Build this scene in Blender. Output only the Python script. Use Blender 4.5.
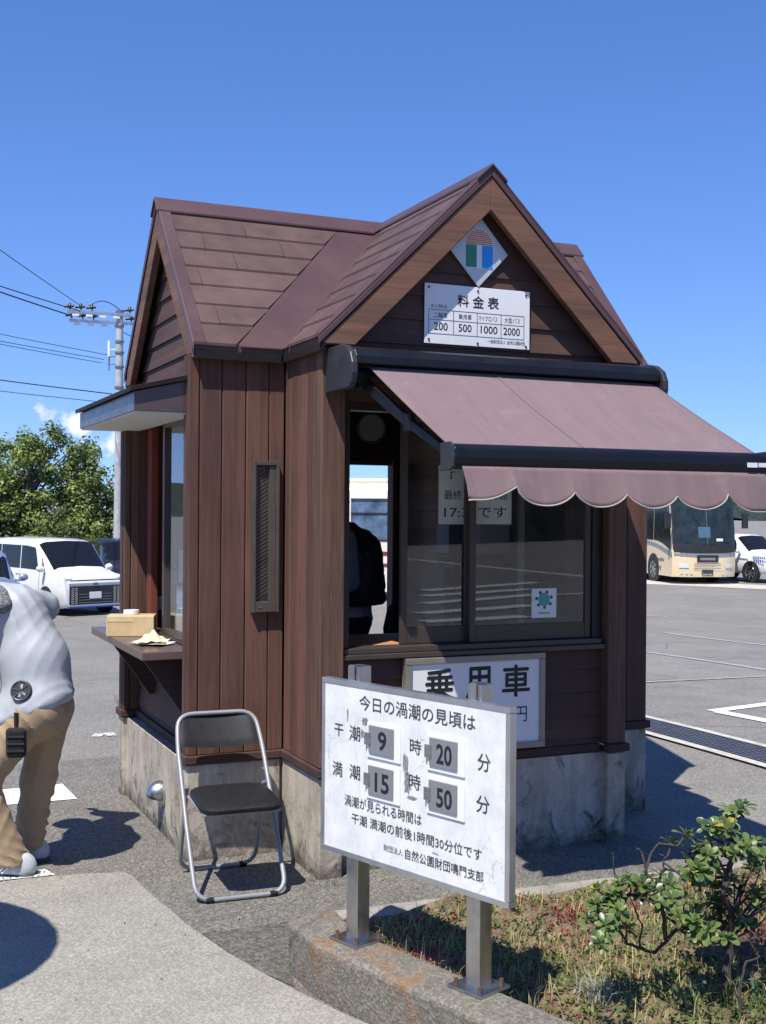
import bpy, bmesh, math, random
import numpy as np
from mathutils import Vector, Matrix

for _o in list(bpy.data.objects):
    bpy.data.objects.remove(_o)
S = bpy.context.scene
COL = S.collection
rnd = random.Random(7)
rad = math.radians

# ------------------------------------------------------------------ camera
YAW, PITCH, ROLL = rad(23.876), rad(-0.1265), rad(0.4135)
_fw = Vector((math.sin(YAW) * math.cos(PITCH), math.cos(YAW) * math.cos(PITCH), math.sin(PITCH)))
_rt = Vector((math.cos(YAW), -math.sin(YAW), 0))
_up = _rt.cross(_fw)
_r2 = _rt * math.cos(ROLL) + _up * math.sin(ROLL)
_u2 = -_rt * math.sin(ROLL) + _up * math.cos(ROLL)
camd = bpy.data.cameras.new("camera")
cam = bpy.data.objects.new("camera", camd)
COL.objects.link(cam)
camd.sensor_fit = 'VERTICAL'
camd.sensor_height = 24
camd.sensor_width = 18
camd.lens = 24 * 1193.6 / 1024
camd.clip_end = 20000
camd.clip_start = 0.05
mw = Matrix((_r2, _u2, -_fw)).transposed().to_4x4()
mw.translation = (0, 0, 1.8)
cam.matrix_world = mw
S.camera = cam

# ------------------------------------------------------------------ light
LIGHT = Vector((0.42, 0.36, -1.0)).normalized()          # direction the sunlight travels
to_sun = -LIGHT
sun_elev = math.asin(to_sun.z)
sun_az = math.atan2(to_sun.x, to_sun.y)                  # clockwise from +Y
W = bpy.data.worlds.new("World")
S.world = W
W.use_nodes = True
nt = W.node_tree
nt.nodes.clear()
out = nt.nodes.new('ShaderNodeOutputWorld')
bg = nt.nodes.new('ShaderNodeBackground')
sky = nt.nodes.new('ShaderNodeTexSky')
sky.sky_type = 'NISHITA'
sky.sun_disc = False
sky.sun_elevation = sun_elev
sky.sun_rotation = sun_az
sky.altitude = 10
sky.air_density = 1.0
sky.dust_density = 0.0
sky.ozone_density = 2.0
hs = nt.nodes.new('ShaderNodeHueSaturation')
hs.inputs['Saturation'].default_value = 1.18
hs.inputs['Value'].default_value = 1.0
nt.links.new(sky.outputs[0], hs.inputs['Color'])
# the pale band at the very horizon is mostly hidden by haze-free sea air: look the sky up a little higher
tcw = nt.nodes.new('ShaderNodeTexCoord')
sepw = nt.nodes.new('ShaderNodeSeparateXYZ')
nt.links.new(tcw.outputs['Generated'], sepw.inputs[0])
mz = nt.nodes.new('ShaderNodeMath')
mz.operation = 'MULTIPLY_ADD'
mz.inputs[1].default_value = 0.85
mz.inputs[2].default_value = 0.08
nt.links.new(sepw.outputs[2], mz.inputs[0])
cmbw = nt.nodes.new('ShaderNodeCombineXYZ')
nt.links.new(sepw.outputs[0], cmbw.inputs[0])
nt.links.new(sepw.outputs[1], cmbw.inputs[1])
nt.links.new(mz.outputs[0], cmbw.inputs[2])
nrmw = nt.nodes.new('ShaderNodeVectorMath')
nrmw.operation = 'NORMALIZE'
nt.links.new(cmbw.outputs[0], nrmw.inputs[0])
nt.links.new(nrmw.outputs[0], sky.inputs['Vector'])
tint = nt.nodes.new('ShaderNodeMix')
tint.data_type = 'RGBA'
tint.blend_type = 'MULTIPLY'
tint.inputs[0].default_value = 1.0
tint.inputs[7].default_value = (0.92, 0.99, 1.36, 1)
nt.links.new(hs.outputs[0], tint.inputs[6])
# small fair weather clouds low over the trees
cn_ = nt.nodes.new('ShaderNodeTexNoise')
cn_.inputs['Scale'].default_value = 48
cn_.inputs['Detail'].default_value = 7
cn_.inputs['Roughness'].default_value = 0.55
nt.links.new(tcw.outputs['Generated'], cn_.inputs['Vector'])
cloud_f = None
for cx_, cy_, rad_ in ((58, 418, 0.036), (76, 424, 0.030), (114, 444, 0.026)):
    dv_ = (_fw + _r2 * ((cx_ - 383) / 1193.6) + _u2 * ((512 - cy_) / 1193.6)).normalized()
    ds_ = nt.nodes.new('ShaderNodeVectorMath')
    ds_.operation = 'DISTANCE'
    nt.links.new(tcw.outputs['Generated'], ds_.inputs[0])
    ds_.inputs[1].default_value = dv_
    mr_ = nt.nodes.new('ShaderNodeMapRange')
    mr_.inputs['From Min'].default_value = rad_
    mr_.inputs['From Max'].default_value = rad_ * 0.12
    mr_.inputs['To Min'].default_value = -0.42
    mr_.inputs['To Max'].default_value = 0.12
    nt.links.new(ds_.outputs['Value'], mr_.inputs['Value'])
    if cloud_f is None:
        cloud_f = mr_.outputs[0]
    else:
        mm_ = nt.nodes.new('ShaderNodeMath')
        mm_.operation = 'MAXIMUM'
        nt.links.new(cloud_f, mm_.inputs[0])
        nt.links.new(mr_.outputs[0], mm_.inputs[1])
        cloud_f = mm_.outputs[0]
ca_ = nt.nodes.new('ShaderNodeMath')
ca_.operation = 'ADD'
nt.links.new(cloud_f, ca_.inputs[0])
nt.links.new(cn_.outputs['Fac'], ca_.inputs[1])
cr_ = nt.nodes.new('ShaderNodeMapRange')
cr_.inputs['From Min'].default_value = 0.43
cr_.inputs['From Max'].default_value = 0.60
nt.links.new(ca_.outputs[0], cr_.inputs['Value'])
cm_ = nt.nodes.new('ShaderNodeMix')
cm_.data_type = 'RGBA'
cm_.inputs[7].default_value = (7.6, 8.0, 9.0, 1)
nt.links.new(cr_.outputs[0], cm_.inputs[0])
nt.links.new(tint.outputs[2], cm_.inputs[6])
nt.links.new(cm_.outputs[2], bg.inputs['Color'])
bg.inputs['Strength'].default_value = 0.088
nt.links.new(bg.outputs[0], out.inputs['Surface'])
sund = bpy.data.lights.new("sun", 'SUN')
sund.energy = 4.6
sund.angle = rad(0.53)
sund.color = (1.0, 0.95, 0.88)
sun = bpy.data.objects.new("sun", sund)
COL.objects.link(sun)
sun.rotation_euler = to_sun.to_track_quat('Z', 'Y').to_euler()
sun.location = (-10, -10, 30)
S.view_settings.view_transform = 'Standard'
S.view_settings.look = 'None'
S.view_settings.gamma = 1
S.view_settings.exposure = 0.6
S.view_settings.use_curve_mapping = False
S.cycles.max_bounces = 8
S.cycles.transparent_max_bounces = 16
S.cycles.use_denoising = True


# ------------------------------------------------------------------ materials
def new_mat(name):
    m = bpy.data.materials.new(name)
    m.use_nodes = True
    n = m.node_tree
    return m, n, n.nodes['Principled BSDF']


def N(n, t, **kw):
    x = n.nodes.new(t)
    for k, v in kw.items():
        if k in x.inputs.keys():
            x.inputs[k].default_value = v
        else:
            setattr(x, k, v)
    return x


def coords(n, scale=(1, 1, 1), kind='Object', rot=(0, 0, 0)):
    tc = n.nodes.new('ShaderNodeTexCoord')
    mp = n.nodes.new('ShaderNodeMapping')
    mp.inputs['Scale'].default_value = scale
    mp.inputs['Rotation'].default_value = rot
    n.links.new(tc.outputs[kind], mp.inputs['Vector'])
    return mp.outputs[0]


def ramp(n, src, stops):
    r = n.nodes.new('ShaderNodeValToRGB')
    e = r.color_ramp.elements
    while len(e) < len(stops):
        e.new(0.5)
    for el, (p, c) in zip(e, stops):
        el.position = p
        el.color = (c[0], c[1], c[2], 1) if len(c) == 3 else c
    n.links.new(src, r.inputs[0])
    return r.outputs[0]


def mixc(n, a, b, fac, mode='MIX'):
    m = n.nodes.new('ShaderNodeMix')
    m.data_type = 'RGBA'
    m.blend_type = mode
    for s, v in ((m.inputs[6], a), (m.inputs[7], b), (m.inputs[0], fac)):
        if hasattr(v, 'links'):
            n.links.new(v, s)
        else:
            s.default_value = (*v, 1) if isinstance(v, tuple) and len(v) == 3 else v
    return m.outputs[2]


def bump(n, bsdf, h, strength=0.3, dist=0.01):
    b = n.nodes.new('ShaderNodeBump')
    b.inputs['Strength'].default_value = strength
    b.inputs['Distance'].default_value = dist
    n.links.new(h, b.inputs['Height'])
    n.links.new(b.outputs[0], bsdf.inputs['Normal'])


def noise(n, vec, scale, detail=4, rough=0.6, dist=0.0):
    x = N(n, 'ShaderNodeTexNoise')
    x.inputs['Scale'].default_value = scale
    x.inputs['Detail'].default_value = detail
    x.inputs['Roughness'].default_value = rough
    x.inputs['Distortion'].default_value = dist
    n.links.new(vec, x.inputs['Vector'])
    return x.outputs['Fac']


def g3(v):
    return (v, v, v)


def mul(c, k):
    return tuple(x * k for x in c)


def toned(n, col):
    a = N(n, 'ShaderNodeAttribute', attribute_name='tone')
    c = N(n, 'ShaderNodeCombineColor')
    for i in range(3):
        n.links.new(a.outputs['Fac'], c.inputs[i])
    return mixc(n, col, c.outputs[0], 1.0, 'MULTIPLY')


def wood(name, base, axis='Z', rough=0.75, vary=0.28, grain=0.8, worn=None):
    """painted / stained timber: long grain along axis, weathering, bump"""
    m, n, p = new_mat(name)
    sc = {'X': (1.2, 26, 26), 'Y': (26, 1.2, 26), 'Z': (26, 26, 1.2)}[axis]
    v = coords(n, sc)
    a = noise(n, v, 1.6, 6, 0.65, 0.6)
    v2 = coords(n, tuple(s * 4 if s > 2 else s * 2.5 for s in sc))
    b = noise(n, v2, 1.5, 3, 0.6)
    v3 = coords(n, (1, 1, 1))
    c = noise(n, v3, 1.7, 4, 0.6)
    v4 = coords(n, {'X': (0.4, 8, 8), 'Y': (8, 0.4, 8), 'Z': (8, 8, 0.4)}[axis])
    d = noise(n, v4, 1.0, 2, 0.5)
    col = ramp(n, a, [(0.25, mul(base, 1 - vary)), (0.5, base), (0.78, mul(base, 1 + vary * 0.8))])
    col = mixc(n, col, ramp(n, b, [(0.3, g3(0.55)), (0.6, g3(1.1))]), 0.35, 'MULTIPLY')
    col = mixc(n, col, ramp(n, d, [(0.3, (0.72, 0.74, 0.78)), (0.7, (1.25, 1.16, 1.08))]), 0.8, 'MULTIPLY')
    col = mixc(n, col, ramp(n, c, [(0.3, g3(0.75)), (0.7, g3(1.2))]), 0.6, 'MULTIPLY')
    if worn:
        w = noise(n, coords(n, tuple(x * 0.6 for x in sc)), 2.2, 5, 0.7)
        col = mixc(n, col, worn, ramp(n, w, [(0.62, g3(0)), (0.72, g3(0.8))]))
    col = toned(n, col)
    n.links.new(col, p.inputs['Base Color'])
    n.links.new(ramp(n, a, [(0.2, g3(rough - 0.12)), (0.8, g3(min(1, rough + 0.12)))]), p.inputs['Roughness'])
    p.inputs['Specular IOR Level'].default_value = 0.35
    bump(n, p, a, 0.35 * grain, 0.004)
    return m


def plain(name, col, rough=0.5, metal=0.0, vary=0.12, nscale=9.0, spec=0.5, bmp=0.0, bscale=60, coat=0.0):
    m, n, p = new_mat(name)
    f = noise(n, coords(n), nscale, 5, 0.62)
    n.links.new(ramp(n, f, [(0.28, mul(col, 1 - vary)), (0.72, tuple(min(1, x * (1 + vary)) for x in col))]), p.inputs['Base Color'])
    n.links.new(ramp(n, f, [(0.3, g3(max(0.02, rough - 0.07))), (0.7, g3(min(1, rough + 0.07)))]), p.inputs['Roughness'])
    p.inputs['Metallic'].default_value = metal
    p.inputs['Specular IOR Level'].default_value = spec
    p.inputs['Coat Weight'].default_value = coat
    p.inputs['Coat Roughness'].default_value = 0.06
    if bmp:
        bump(n, p, noise(n, coords(n), bscale, 4, 0.6), bmp, 0.004)
    return m


def concrete(name, base, stain=0.6, moss=0.3, scale=1.0, zlo=None):
    m, n, p = new_mat(name)
    v = coords(n)
    big = noise(n, v, 3.2 * scale, 8, 0.68, 0.4)
    drip = noise(n, coords(n, (7, 7, 1.6)), 1.0, 7, 0.7, 0.5)
    fine = noise(n, v, 95 * scale, 4, 0.7)
    blot = noise(n, v, 6.5 * scale, 8, 0.75, 1.0)
    col = ramp(n, big, [(0.25, mul(base, 0.62)), (0.5, base), (0.75, mul(base, 1.3))])
    col = mixc(n, col, ramp(n, drip, [(0.36, (0.52, 0.48, 0.42)), (0.6, g3(1.08))]), stain, 'MULTIPLY')
    col = mixc(n, col, ramp(n, fine, [(0.3, g3(0.72)), (0.65, g3(1.12))]), 0.6, 'MULTIPLY')
    col = mixc(n, col, (0.035, 0.033, 0.026), ramp(n, blot, [(0.55, g3(0)), (0.68, g3(moss))]))
    if zlo is not None:
        # splash dirt and moss creeping up from the ground, ragged
        tc = n.nodes.new('ShaderNodeTexCoord')
        sp = n.nodes.new('ShaderNodeSeparateXYZ')
        n.links.new(tc.outputs['Object'], sp.inputs[0])
        md = N(n, 'ShaderNodeMath', operation='MULTIPLY_ADD')
        md.inputs[1].default_value = -1.35
        n.links.new(sp.outputs[2], md.inputs[0])
        n.links.new(blot, md.inputs[2])
        col = mixc(n, col, (0.05, 0.045, 0.034), ramp(n, md.outputs[0], [(0.28, g3(0)), (0.50, g3(0.78))]))
    n.links.new(col, p.inputs['Base Color'])
    p.inputs['Roughness'].default_value = 0.92
    p.inputs['Specular IOR Level'].default_value = 0.25
    bump(n, p, mixc(n, fine, big, 0.35), 0.55, 0.006)
    return m


def glass(name, tint=(0.93, 0.96, 0.96), refl=0.035, dirt=0.025):
    m = bpy.data.materials.new(name)
    m.use_nodes = True
    n = m.node_tree
    n.nodes.clear()
    o = n.nodes.new('ShaderNodeOutputMaterial')
    tr = N(n, 'ShaderNodeBsdfTransparent')
    tr.inputs[0].default_value = (*tint, 1)
    gl = N(n, 'ShaderNodeBsdfGlossy')
    gl.inputs['Roughness'].default_value = 0.015
    gl.inputs['Color'].default_value = (0.95, 0.97, 1, 1)
    fr = N(n, 'ShaderNodeFresnel')
    fr.inputs[0].default_value = 1.55
    ad = N(n, 'ShaderNodeMath', operation='ADD')
    ge = n.nodes.new('ShaderNodeNewGeometry')
    inv = N(n, 'ShaderNodeMath', operation='SUBTRACT')
    inv.inputs[0].default_value = 1.0
    n.links.new(ge.outputs['Backfacing'], inv.inputs[1])
    mu = N(n, 'ShaderNodeMath', operation='MULTIPLY')
    n.links.new(fr.outputs[0], ad.inputs[0])
    ad.inputs[1].default_value = refl
    n.links.new(ad.outputs[0], mu.inputs[0])
    n.links.new(inv.outputs[0], mu.inputs[1])
    mx = n.nodes.new('ShaderNodeMixShader')
    n.links.new(mu.outputs[0], mx.inputs[0])
    n.links.new(tr.outputs[0], mx.inputs[1])
    n.links.new(gl.outputs[0], mx.inputs[2])
    df = N(n, 'ShaderNodeBsdfDiffuse')
    df.inputs[0].default_value = (0.5, 0.5, 0.48, 1)
    m2 = n.nodes.new('ShaderNodeMixShader')
    f = noise(n, coords(n), 7, 5, 0.7)
    n.links.new(ramp(n, f, [(0.35, g3(dirt * 0.3)), (0.75, g3(dirt * 1.6))]), m2.inputs[0])
    n.links.new(mx.outputs[0], m2.inputs[1])
    n.links.new(df.outputs[0], m2.inputs[2])
    n.links.new(m2.outputs[0], o.inputs['Surface'])
    return m


M = {}
M['wall_wood'] = wood('brown stained boards', (0.114, 0.058, 0.042), 'Z', vary=0.36)
M['post_wood'] = wood('weathered brown post', (0.115, 0.066, 0.047), 'Z', worn=(0.2, 0.17, 0.14), vary=0.5)
M['side_wood_x'] = wood('dark siding along x', (0.082, 0.045, 0.034), 'X')
M['side_wood_y'] = wood('dark siding along y', (0.095, 0.056, 0.046), 'Y')
M['barge_wood'] = wood('rake board wood', (0.165, 0.086, 0.056), 'X', vary=0.35)
M['barge_wood_y'] = wood('rake board wood side', (0.165, 0.092, 0.064), 'Y', vary=0.35)
M['trim_wood'] = wood('dark base moulding', (0.06, 0.036, 0.03), 'X', vary=0.3)
M['red_wood'] = wood('red brown interior panel', (0.19, 0.05, 0.028), 'Z', vary=0.3)
M['desk_wood'] = wood('orange wood desk', (0.5, 0.22, 0.1), 'X', vary=0.3, rough=0.5)
M['roof'] = plain('brown slate roof', (0.088, 0.050, 0.043), 0.62, vary=0.26, nscale=5, bmp=0.25, bscale=120)
_n = M['roof'].node_tree
_p = _n.nodes['Principled BSDF']
_n.links.new(toned(_n, _p.inputs['Base Color'].links[0].from_socket), _p.inputs['Base Color'])
M['roof_metal'] = plain('brown roof flashing', (0.085, 0.046, 0.043), 0.42, vary=0.12, nscale=3, spec=0.5)
M['black_metal'] = plain('black trim metal', (0.017, 0.013, 0.012), 0.55, spec=0.2)
M['canopy_metal'] = plain('brown canopy metal', (0.085, 0.055, 0.05), 0.3, vary=0.1, spec=0.7)
M['soffit'] = plain('off white soffit', (0.62, 0.62, 0.58), 0.8, vary=0.05)
M['bronze'] = plain('bronze window frame', (0.075, 0.058, 0.048), 0.42, metal=0.35, vary=0.1)
M['dark_bronze'] = plain('dark bronze frame', (0.03, 0.024, 0.021), 0.45, metal=0.2)
M['found'] = concrete('stained concrete base', (0.47, 0.42, 0.345), 0.6, 0.85, 1.0, 0.0)
M['kerb'] = concrete('planter concrete', (0.30, 0.28, 0.245), 0.5, 0.45, 1.6)
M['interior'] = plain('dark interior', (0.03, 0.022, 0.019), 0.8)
M['navy'] = plain('navy awning metal', (0.006, 0.0065, 0.009), 0.42, vary=0.1, spec=0.35)
M['cap_grey'] = plain('dark grey end cap', (0.03, 0.03, 0.034), 0.4)
M['steel'] = plain('brushed steel', (0.48, 0.47, 0.45), 0.34, metal=1.0, vary=0.12, nscale=20)
M['alu'] = plain('aluminium frame', (0.55, 0.55, 0.55), 0.38, metal=0.9, vary=0.1)
M['white'] = plain('white board', (0.74, 0.74, 0.72), 0.45, vary=0.03)
M['white_dim'] = plain('white plate', (0.74, 0.75, 0.76), 0.4, vary=0.03)
M['ink'] = plain('black lettering', (0.012, 0.012, 0.013), 0.5)
M['ink_soft'] = plain('worn black lettering', (0.05, 0.05, 0.052), 0.6)
M['glass'] = glass('window glass')
M['glass_left'] = glass('display glass', (0.8, 0.86, 0.88), 0.12, 0.03)
M['grey_plate'] = plain('grey number plate', (0.19, 0.20, 0.21), 0.45, vary=0.05)


# ------------------------------------------------------------------ mesh builder
class MB:
    def __init__(s):
        s.v, s.f, s.t = [], [], []
        s.tone = 1.0

    def add(s, vs, fs):
        b = len(s.v)
        s.v += [tuple(x) for x in vs]
        s.f += [tuple(i + b for i in f) for f in fs]
        s.t += [s.tone] * len(fs)
        return s

    def box(s, x0, x1, y0, y1, z0, z1):
        return s.add([(x0, y0, z0), (x1, y0, z0), (x1, y1, z0), (x0, y1, z0), (x0, y0, z1), (x1, y0, z1), (x1, y1, z1), (x0, y1, z1)],
                     [(0, 3, 2, 1), (4, 5, 6, 7), (0, 1, 5, 4), (1, 2, 6, 5), (2, 3, 7, 6), (3, 0, 4, 7)])

    def obox(s, c, ax, ay, az, hx, hy, hz):
        c, ax, ay, az = Vector(c), Vector(ax).normalized(), Vector(ay).normalized(), Vector(az).normalized()
        vs = [c + ax * (hx * i) + ay * (hy * j) + az * (hz * k) for k in (-1, 1) for j, i in ((-1, -1), (-1, 1), (1, 1), (1, -1))]
        return s.add(vs, [(0, 3, 2, 1), (4, 5, 6, 7), (0, 1, 5, 4), (1, 2, 6, 5), (2, 3, 7, 6), (3, 0, 4, 7)])

    def prism(s, pts, ext):
        """closed prism over the polygon pts, extruded by vector ext"""
        n = len(pts)
        e = Vector(ext)
        a = [Vector(p) for p in pts]
        b = [p + e for p in a]
        nrm = Vector((0, 0, 0))
        for i in range(n):
            nrm += (a[i] - a[0]).cross(a[(i + 1) % n] - a[0])
        fl = nrm.dot(e) > 0
        f0, f1 = tuple(range(n)), tuple(range(n, 2 * n))
        if fl:
            f0 = f0[::-1]
        else:
            f1 = f1[::-1]
        sd = []
        for i in range(n):
            j = (i + 1) % n
            q = (i, j, n + j, n + i)
            sd.append(q if fl else q[::-1])
        return s.add(a + b, [f0, f1] + sd)

    def tube(s, pts, r, n=10, closed=False, caps=True):
        P = [Vector(p) for p in pts]
        k = len(P)
        rs = r if isinstance(r, (list, tuple)) else [r] * k
        vs, fs = [], []
        prev = None
        for i, p in enumerate(P):
            if closed:
                t = P[(i + 1) % k] - P[i - 1]
            else:
                t = P[min(i + 1, k - 1)] - P[max(i - 1, 0)]
            t.normalize()
            if prev is None:
                u = t.orthogonal().normalized()
            else:
                u = (prev - t * prev.dot(t)).normalized()
            prev = u
            w = t.cross(u)
            for a in range(n):
                th = 2 * math.pi * a / n
                vs.append(p + (u * math.cos(th) + w * math.sin(th)) * rs[i])
        for i in range(k if closed else k - 1):
            j = (i + 1) % k
            for a in range(n):
                b = (a + 1) % n
                fs.append((i * n + a, i * n + b, j * n + b, j * n + a))
        if caps and not closed:
            fs.append(tuple(range(n))[::-1])
            fs.append(tuple((k - 1) * n + a for a in range(n)))
        return s.add(vs, fs)

    def cyl(s, p0, p1, r, n=20):
        return s.tube([p0, p1], r, n)

    def ball(s, c, r, nu=12, nv=8):
        c = Vector(c)
        rr = Vector(r) if not isinstance(r, (int, float)) else Vector((r, r, r))
        vs = [c + Vector((0, 0, -rr.z))]
        for j in range(1, nv):
            t = -math.pi / 2 + math.pi * j / nv
            for i in range(nu):
                a = 2 * math.pi * i / nu
                vs.append(c + Vector((rr.x * math.cos(t) * math.cos(a), rr.y * math.cos(t) * math.sin(a), rr.z * math.sin(t))))
        vs.append(c + Vector((0, 0, rr.z)))
        fs = []
        for i in range(nu):
            fs.append((0, 1 + (i + 1) % nu, 1 + i))
        for j in range(nv - 2):
            for i in range(nu):
                a = 1 + j * nu + i
                b = 1 + j * nu + (i + 1) % nu
                fs.append((a, b, b + nu, a + nu))
        top = len(vs) - 1
        for i in range(nu):
            fs.append((top, 1 + (nv - 2) * nu + i, 1 + (nv - 2) * nu + (i + 1) % nu))
        return s.add(vs, fs)

    def build(s, name, mat, parent=None, bevel=0.0, smooth=False, seg=2, local=False):
        me = bpy.data.meshes.new(name)
        off = Vector((0, 0, 0))
        if parent is not None and not local:
            r = parent
            while r.parent:
                r = r.parent
            off = r.location
        me.from_pydata([tuple(Vector(v) - off) for v in s.v], [], s.f)
        at_ = me.attributes.new('tone', 'FLOAT', 'FACE')
        if len(at_.data) == len(s.t):
            at_.data.foreach_set('value', s.t)
        mats = mat if isinstance(mat, (list, tuple)) else [mat]
        for x in mats:
            me.materials.append(x)
        o = bpy.data.objects.new(name, me)
        COL.objects.link(o)
        if parent is not None:
            o.parent = parent
        if bevel:
            b = o.modifiers.new('bevel', 'BEVEL')
            b.width = bevel
            b.segments = seg
            b.limit_method = 'ANGLE'
            b.angle_limit = rad(35)
        if smooth:
            for p in me.polygons:
                p.use_smooth = True
            me.set_sharp_from_angle(angle=rad(40))
        me.update()
        return o


def tag(o, label=None, cat=None, group=None, kind=None):
    for k, v in (('label', label), ('category', cat), ('group', group), ('kind', kind)):
        if v:
            o[k] = v
    return o


def thing(name, label, cat, loc=(0, 0, 0), rz=0.0, group=None):
    o = bpy.data.objects.new(name, None)
    o.empty_display_size = 0.1
    COL.objects.link(o)
    o.location = loc
    o.rotation_euler = (0, 0, rz)
    return tag(o, label, cat, group)


def copy_tree(o, parent=None):
    c = o.copy()
    COL.objects.link(c)
    if parent is not None:
        c.parent = parent
    for ch in list(o.children):
        copy_tree(ch, c)
    return c


_font_cache = {}


def glyphs(txt, bold=0.0):
    bold = min(bold, 0.006) if any(ord(c) > 255 for c in txt) else bold
    key = (txt, bold)
    if key not in _font_cache:
        c = bpy.data.curves.new("txt", 'FONT')
        c.body = txt
        c.size = 1
        c.resolution_u = 3
        c.offset = bold
        o = bpy.data.objects.new("txt", c)
        COL.objects.link(o)
        dg = bpy.context.evaluated_depsgraph_get()
        m = bpy.data.meshes.new_from_object(o.evaluated_get(dg))
        V = [(v.co.x, v.co.y) for v in m.vertices]
        F = [tuple(p.vertices) for p in m.polygons]
        bpy.data.objects.remove(o)
        bpy.data.curves.remove(c)
        bpy.data.meshes.remove(m)
        _font_cache[key] = (V, F)
    return _font_cache[key]


def write(mb, txt, o, xd, yd, x0, x1, y0, y1, bold=0.0, keep=False):
    """letters of txt fitted into the box x0..x1, y0..y1 of the plane (o, xd, yd)"""
    V, F = glyphs(txt, bold)
    if not V:
        return
    ax, bx = min(v[0] for v in V), max(v[0] for v in V)
    ay, by = min(v[1] for v in V), max(v[1] for v in V)
    o, xd, yd = Vector(o), Vector(xd), Vector(yd)
    sx, sy = (x1 - x0) / (bx - ax), (y1 - y0) / (by - ay)
    mb.add([o + xd * (x0 + (v[0] - ax) * sx) + yd * (y0 + (v[1] - ay) * sy) for v in V], F)


def heavy(mb, txt, o, xd, yd, x0, x1, y0, y1, d):
    """bolder strokes: the same letters laid a hair apart"""
    n = Vector(xd).cross(Vector(yd)).normalized()
    for k, (dx, dy) in enumerate(((-d, 0), (d, 0), (0, d), (0, -d))):
        write(mb, txt, Vector(o) + n * (0.0002 * k), xd, yd, x0 + dx, x1 + dx, y0 + dy, y1 + dy, 0.0)


def gz(x, y):
    """height of the ground: level round the kiosk, falling gently to the lot beyond"""
    D = x * math.sin(YAW) + y * math.cos(YAW)
    t = min(1.0, max(0.0, (D - 8.5) / 22.5))
    return -0.92 * t * t * (3 - 2 * t)


# ================================================================== GROUND
def asphalt(name, base, speck=1.0, coarse=1.0):
    m, n, p = new_mat(name)
    v = coords(n)
    big = noise(n, v, 0.35, 5, 0.6)
    mid = noise(n, v, 2.3, 6, 0.65)
    fine = noise(n, v, 190 / coarse, 2, 0.6)
    vor = N(n, 'ShaderNodeTexVoronoi')
    vor.inputs['Scale'].default_value = 110 / coarse
    n.links.new(v, vor.inputs['Vector'])
    col = ramp(n, big, [(0.3, mul(base, 0.88)), (0.7, mul(base, 1.12))])
    col = mixc(n, col, ramp(n, mid, [(0.3, g3(0.84)), (0.7, g3(1.12))]), 0.8, 'MULTIPLY')
    bw = N(n, 'ShaderNodeRGBToBW')
    n.links.new(vor.outputs['Color'], bw.inputs[0])
    col = mixc(n, col, ramp(n, bw.outputs[0], [(0.2, g3(0.62)), (0.55, g3(1.0)), (0.85, g3(1.5))]), 0.75 * speck, 'MULTIPLY')
    col = mixc(n, col, ramp(n, fine, [(0.35, g3(0.6)), (0.65, g3(1.3))]), 0.7 * speck, 'MULTIPLY')
    # hairline cracks
    vc = N(n, 'ShaderNodeTexVoronoi', feature='DISTANCE_TO_EDGE')
    vc.inputs['Scale'].default_value = 0.42
    wob = noise(n, v, 3.0, 6, 0.7)
    n.links.new(mixc(n, v, wob, 0.12), vc.inputs['Vector'])
    cmask = ramp(n, noise(n, v, 0.5, 3, 0.6), [(0.45, g3(0)), (0.6, g3(0.75))])
    ck_ = mixc(n, g3(0), ramp(n, vc.outputs['Distance'], [(0.0, g3(1)), (0.006, g3(0))]), cmask)
    col = mixc(n, col, g3(0.03), ck_)
    # dark oil-like stains
    st = noise(n, v, 1.1, 4, 0.7, 0.5)
    col = mixc(n, col, g3(0.55), ramp(n, st, [(0.60, g3(0)), (0.76, g3(0.6))]), 'MULTIPLY')
    n.links.new(col, p.inputs['Base Color'])
    p.inputs['Roughness'].default_value = 0.88
    p.inputs['Specular IOR Level'].default_value = 0.3
    bump(n, p, mixc(n, fine, vor.outputs['Distance'], 0.5), 0.7, 0.006)
    return m


M['asphalt'] = asphalt('car park asphalt', (0.215, 0.204, 0.18))
M['asphalt_near'] = asphalt('coarse dark asphalt', (0.165, 0.155, 0.135), 1.2, 1.1)
M['asphalt_dark'] = asphalt('asphalt repair patch', (0.115, 0.108, 0.095), 1.2, 1.5)
M['apron'] = asphalt('pale brushed concrete', (0.285, 0.27, 0.23), 0.65, 1.0)


def paint_mat():
    m, n, p = new_mat('worn white road paint')
    v = coords(n)
    f = noise(n, v, 22, 6, 0.75)
    n.links.new(ramp(n, f, [(0.3, (0.5, 0.5, 0.48)), (0.5, (0.78, 0.78, 0.76))]), p.inputs['Base Color'])
    g = noise(n, v, 60, 4, 0.8)
    n.links.new(ramp(n, g, [(0.30, g3(0.0)), (0.40, g3(1))]), p.inputs['Alpha'])
    p.inputs['Roughness'].default_value = 0.8
    return m


M['paint'] = paint_mat()
M['paint_worn'] = paint_mat()
for _nd in M['paint_worn'].node_tree.nodes:
    if _nd.type == 'VALTORGB' and _nd.color_ramp.elements[0].color[0] == 0.0:
        _nd.color_ramp.elements[0].position = 0.44
        _nd.color_ramp.elements[1].position = 0.52
M['paint_faint'] = plain('faded road paint', (0.33, 0.33, 0.31), 0.85, vary=0.35, nscale=14)


def DL(D, L):
    return (D * math.sin(YAW) + L * math.cos(YAW), D * math.cos(YAW) - L * math.sin(YAW))


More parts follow.
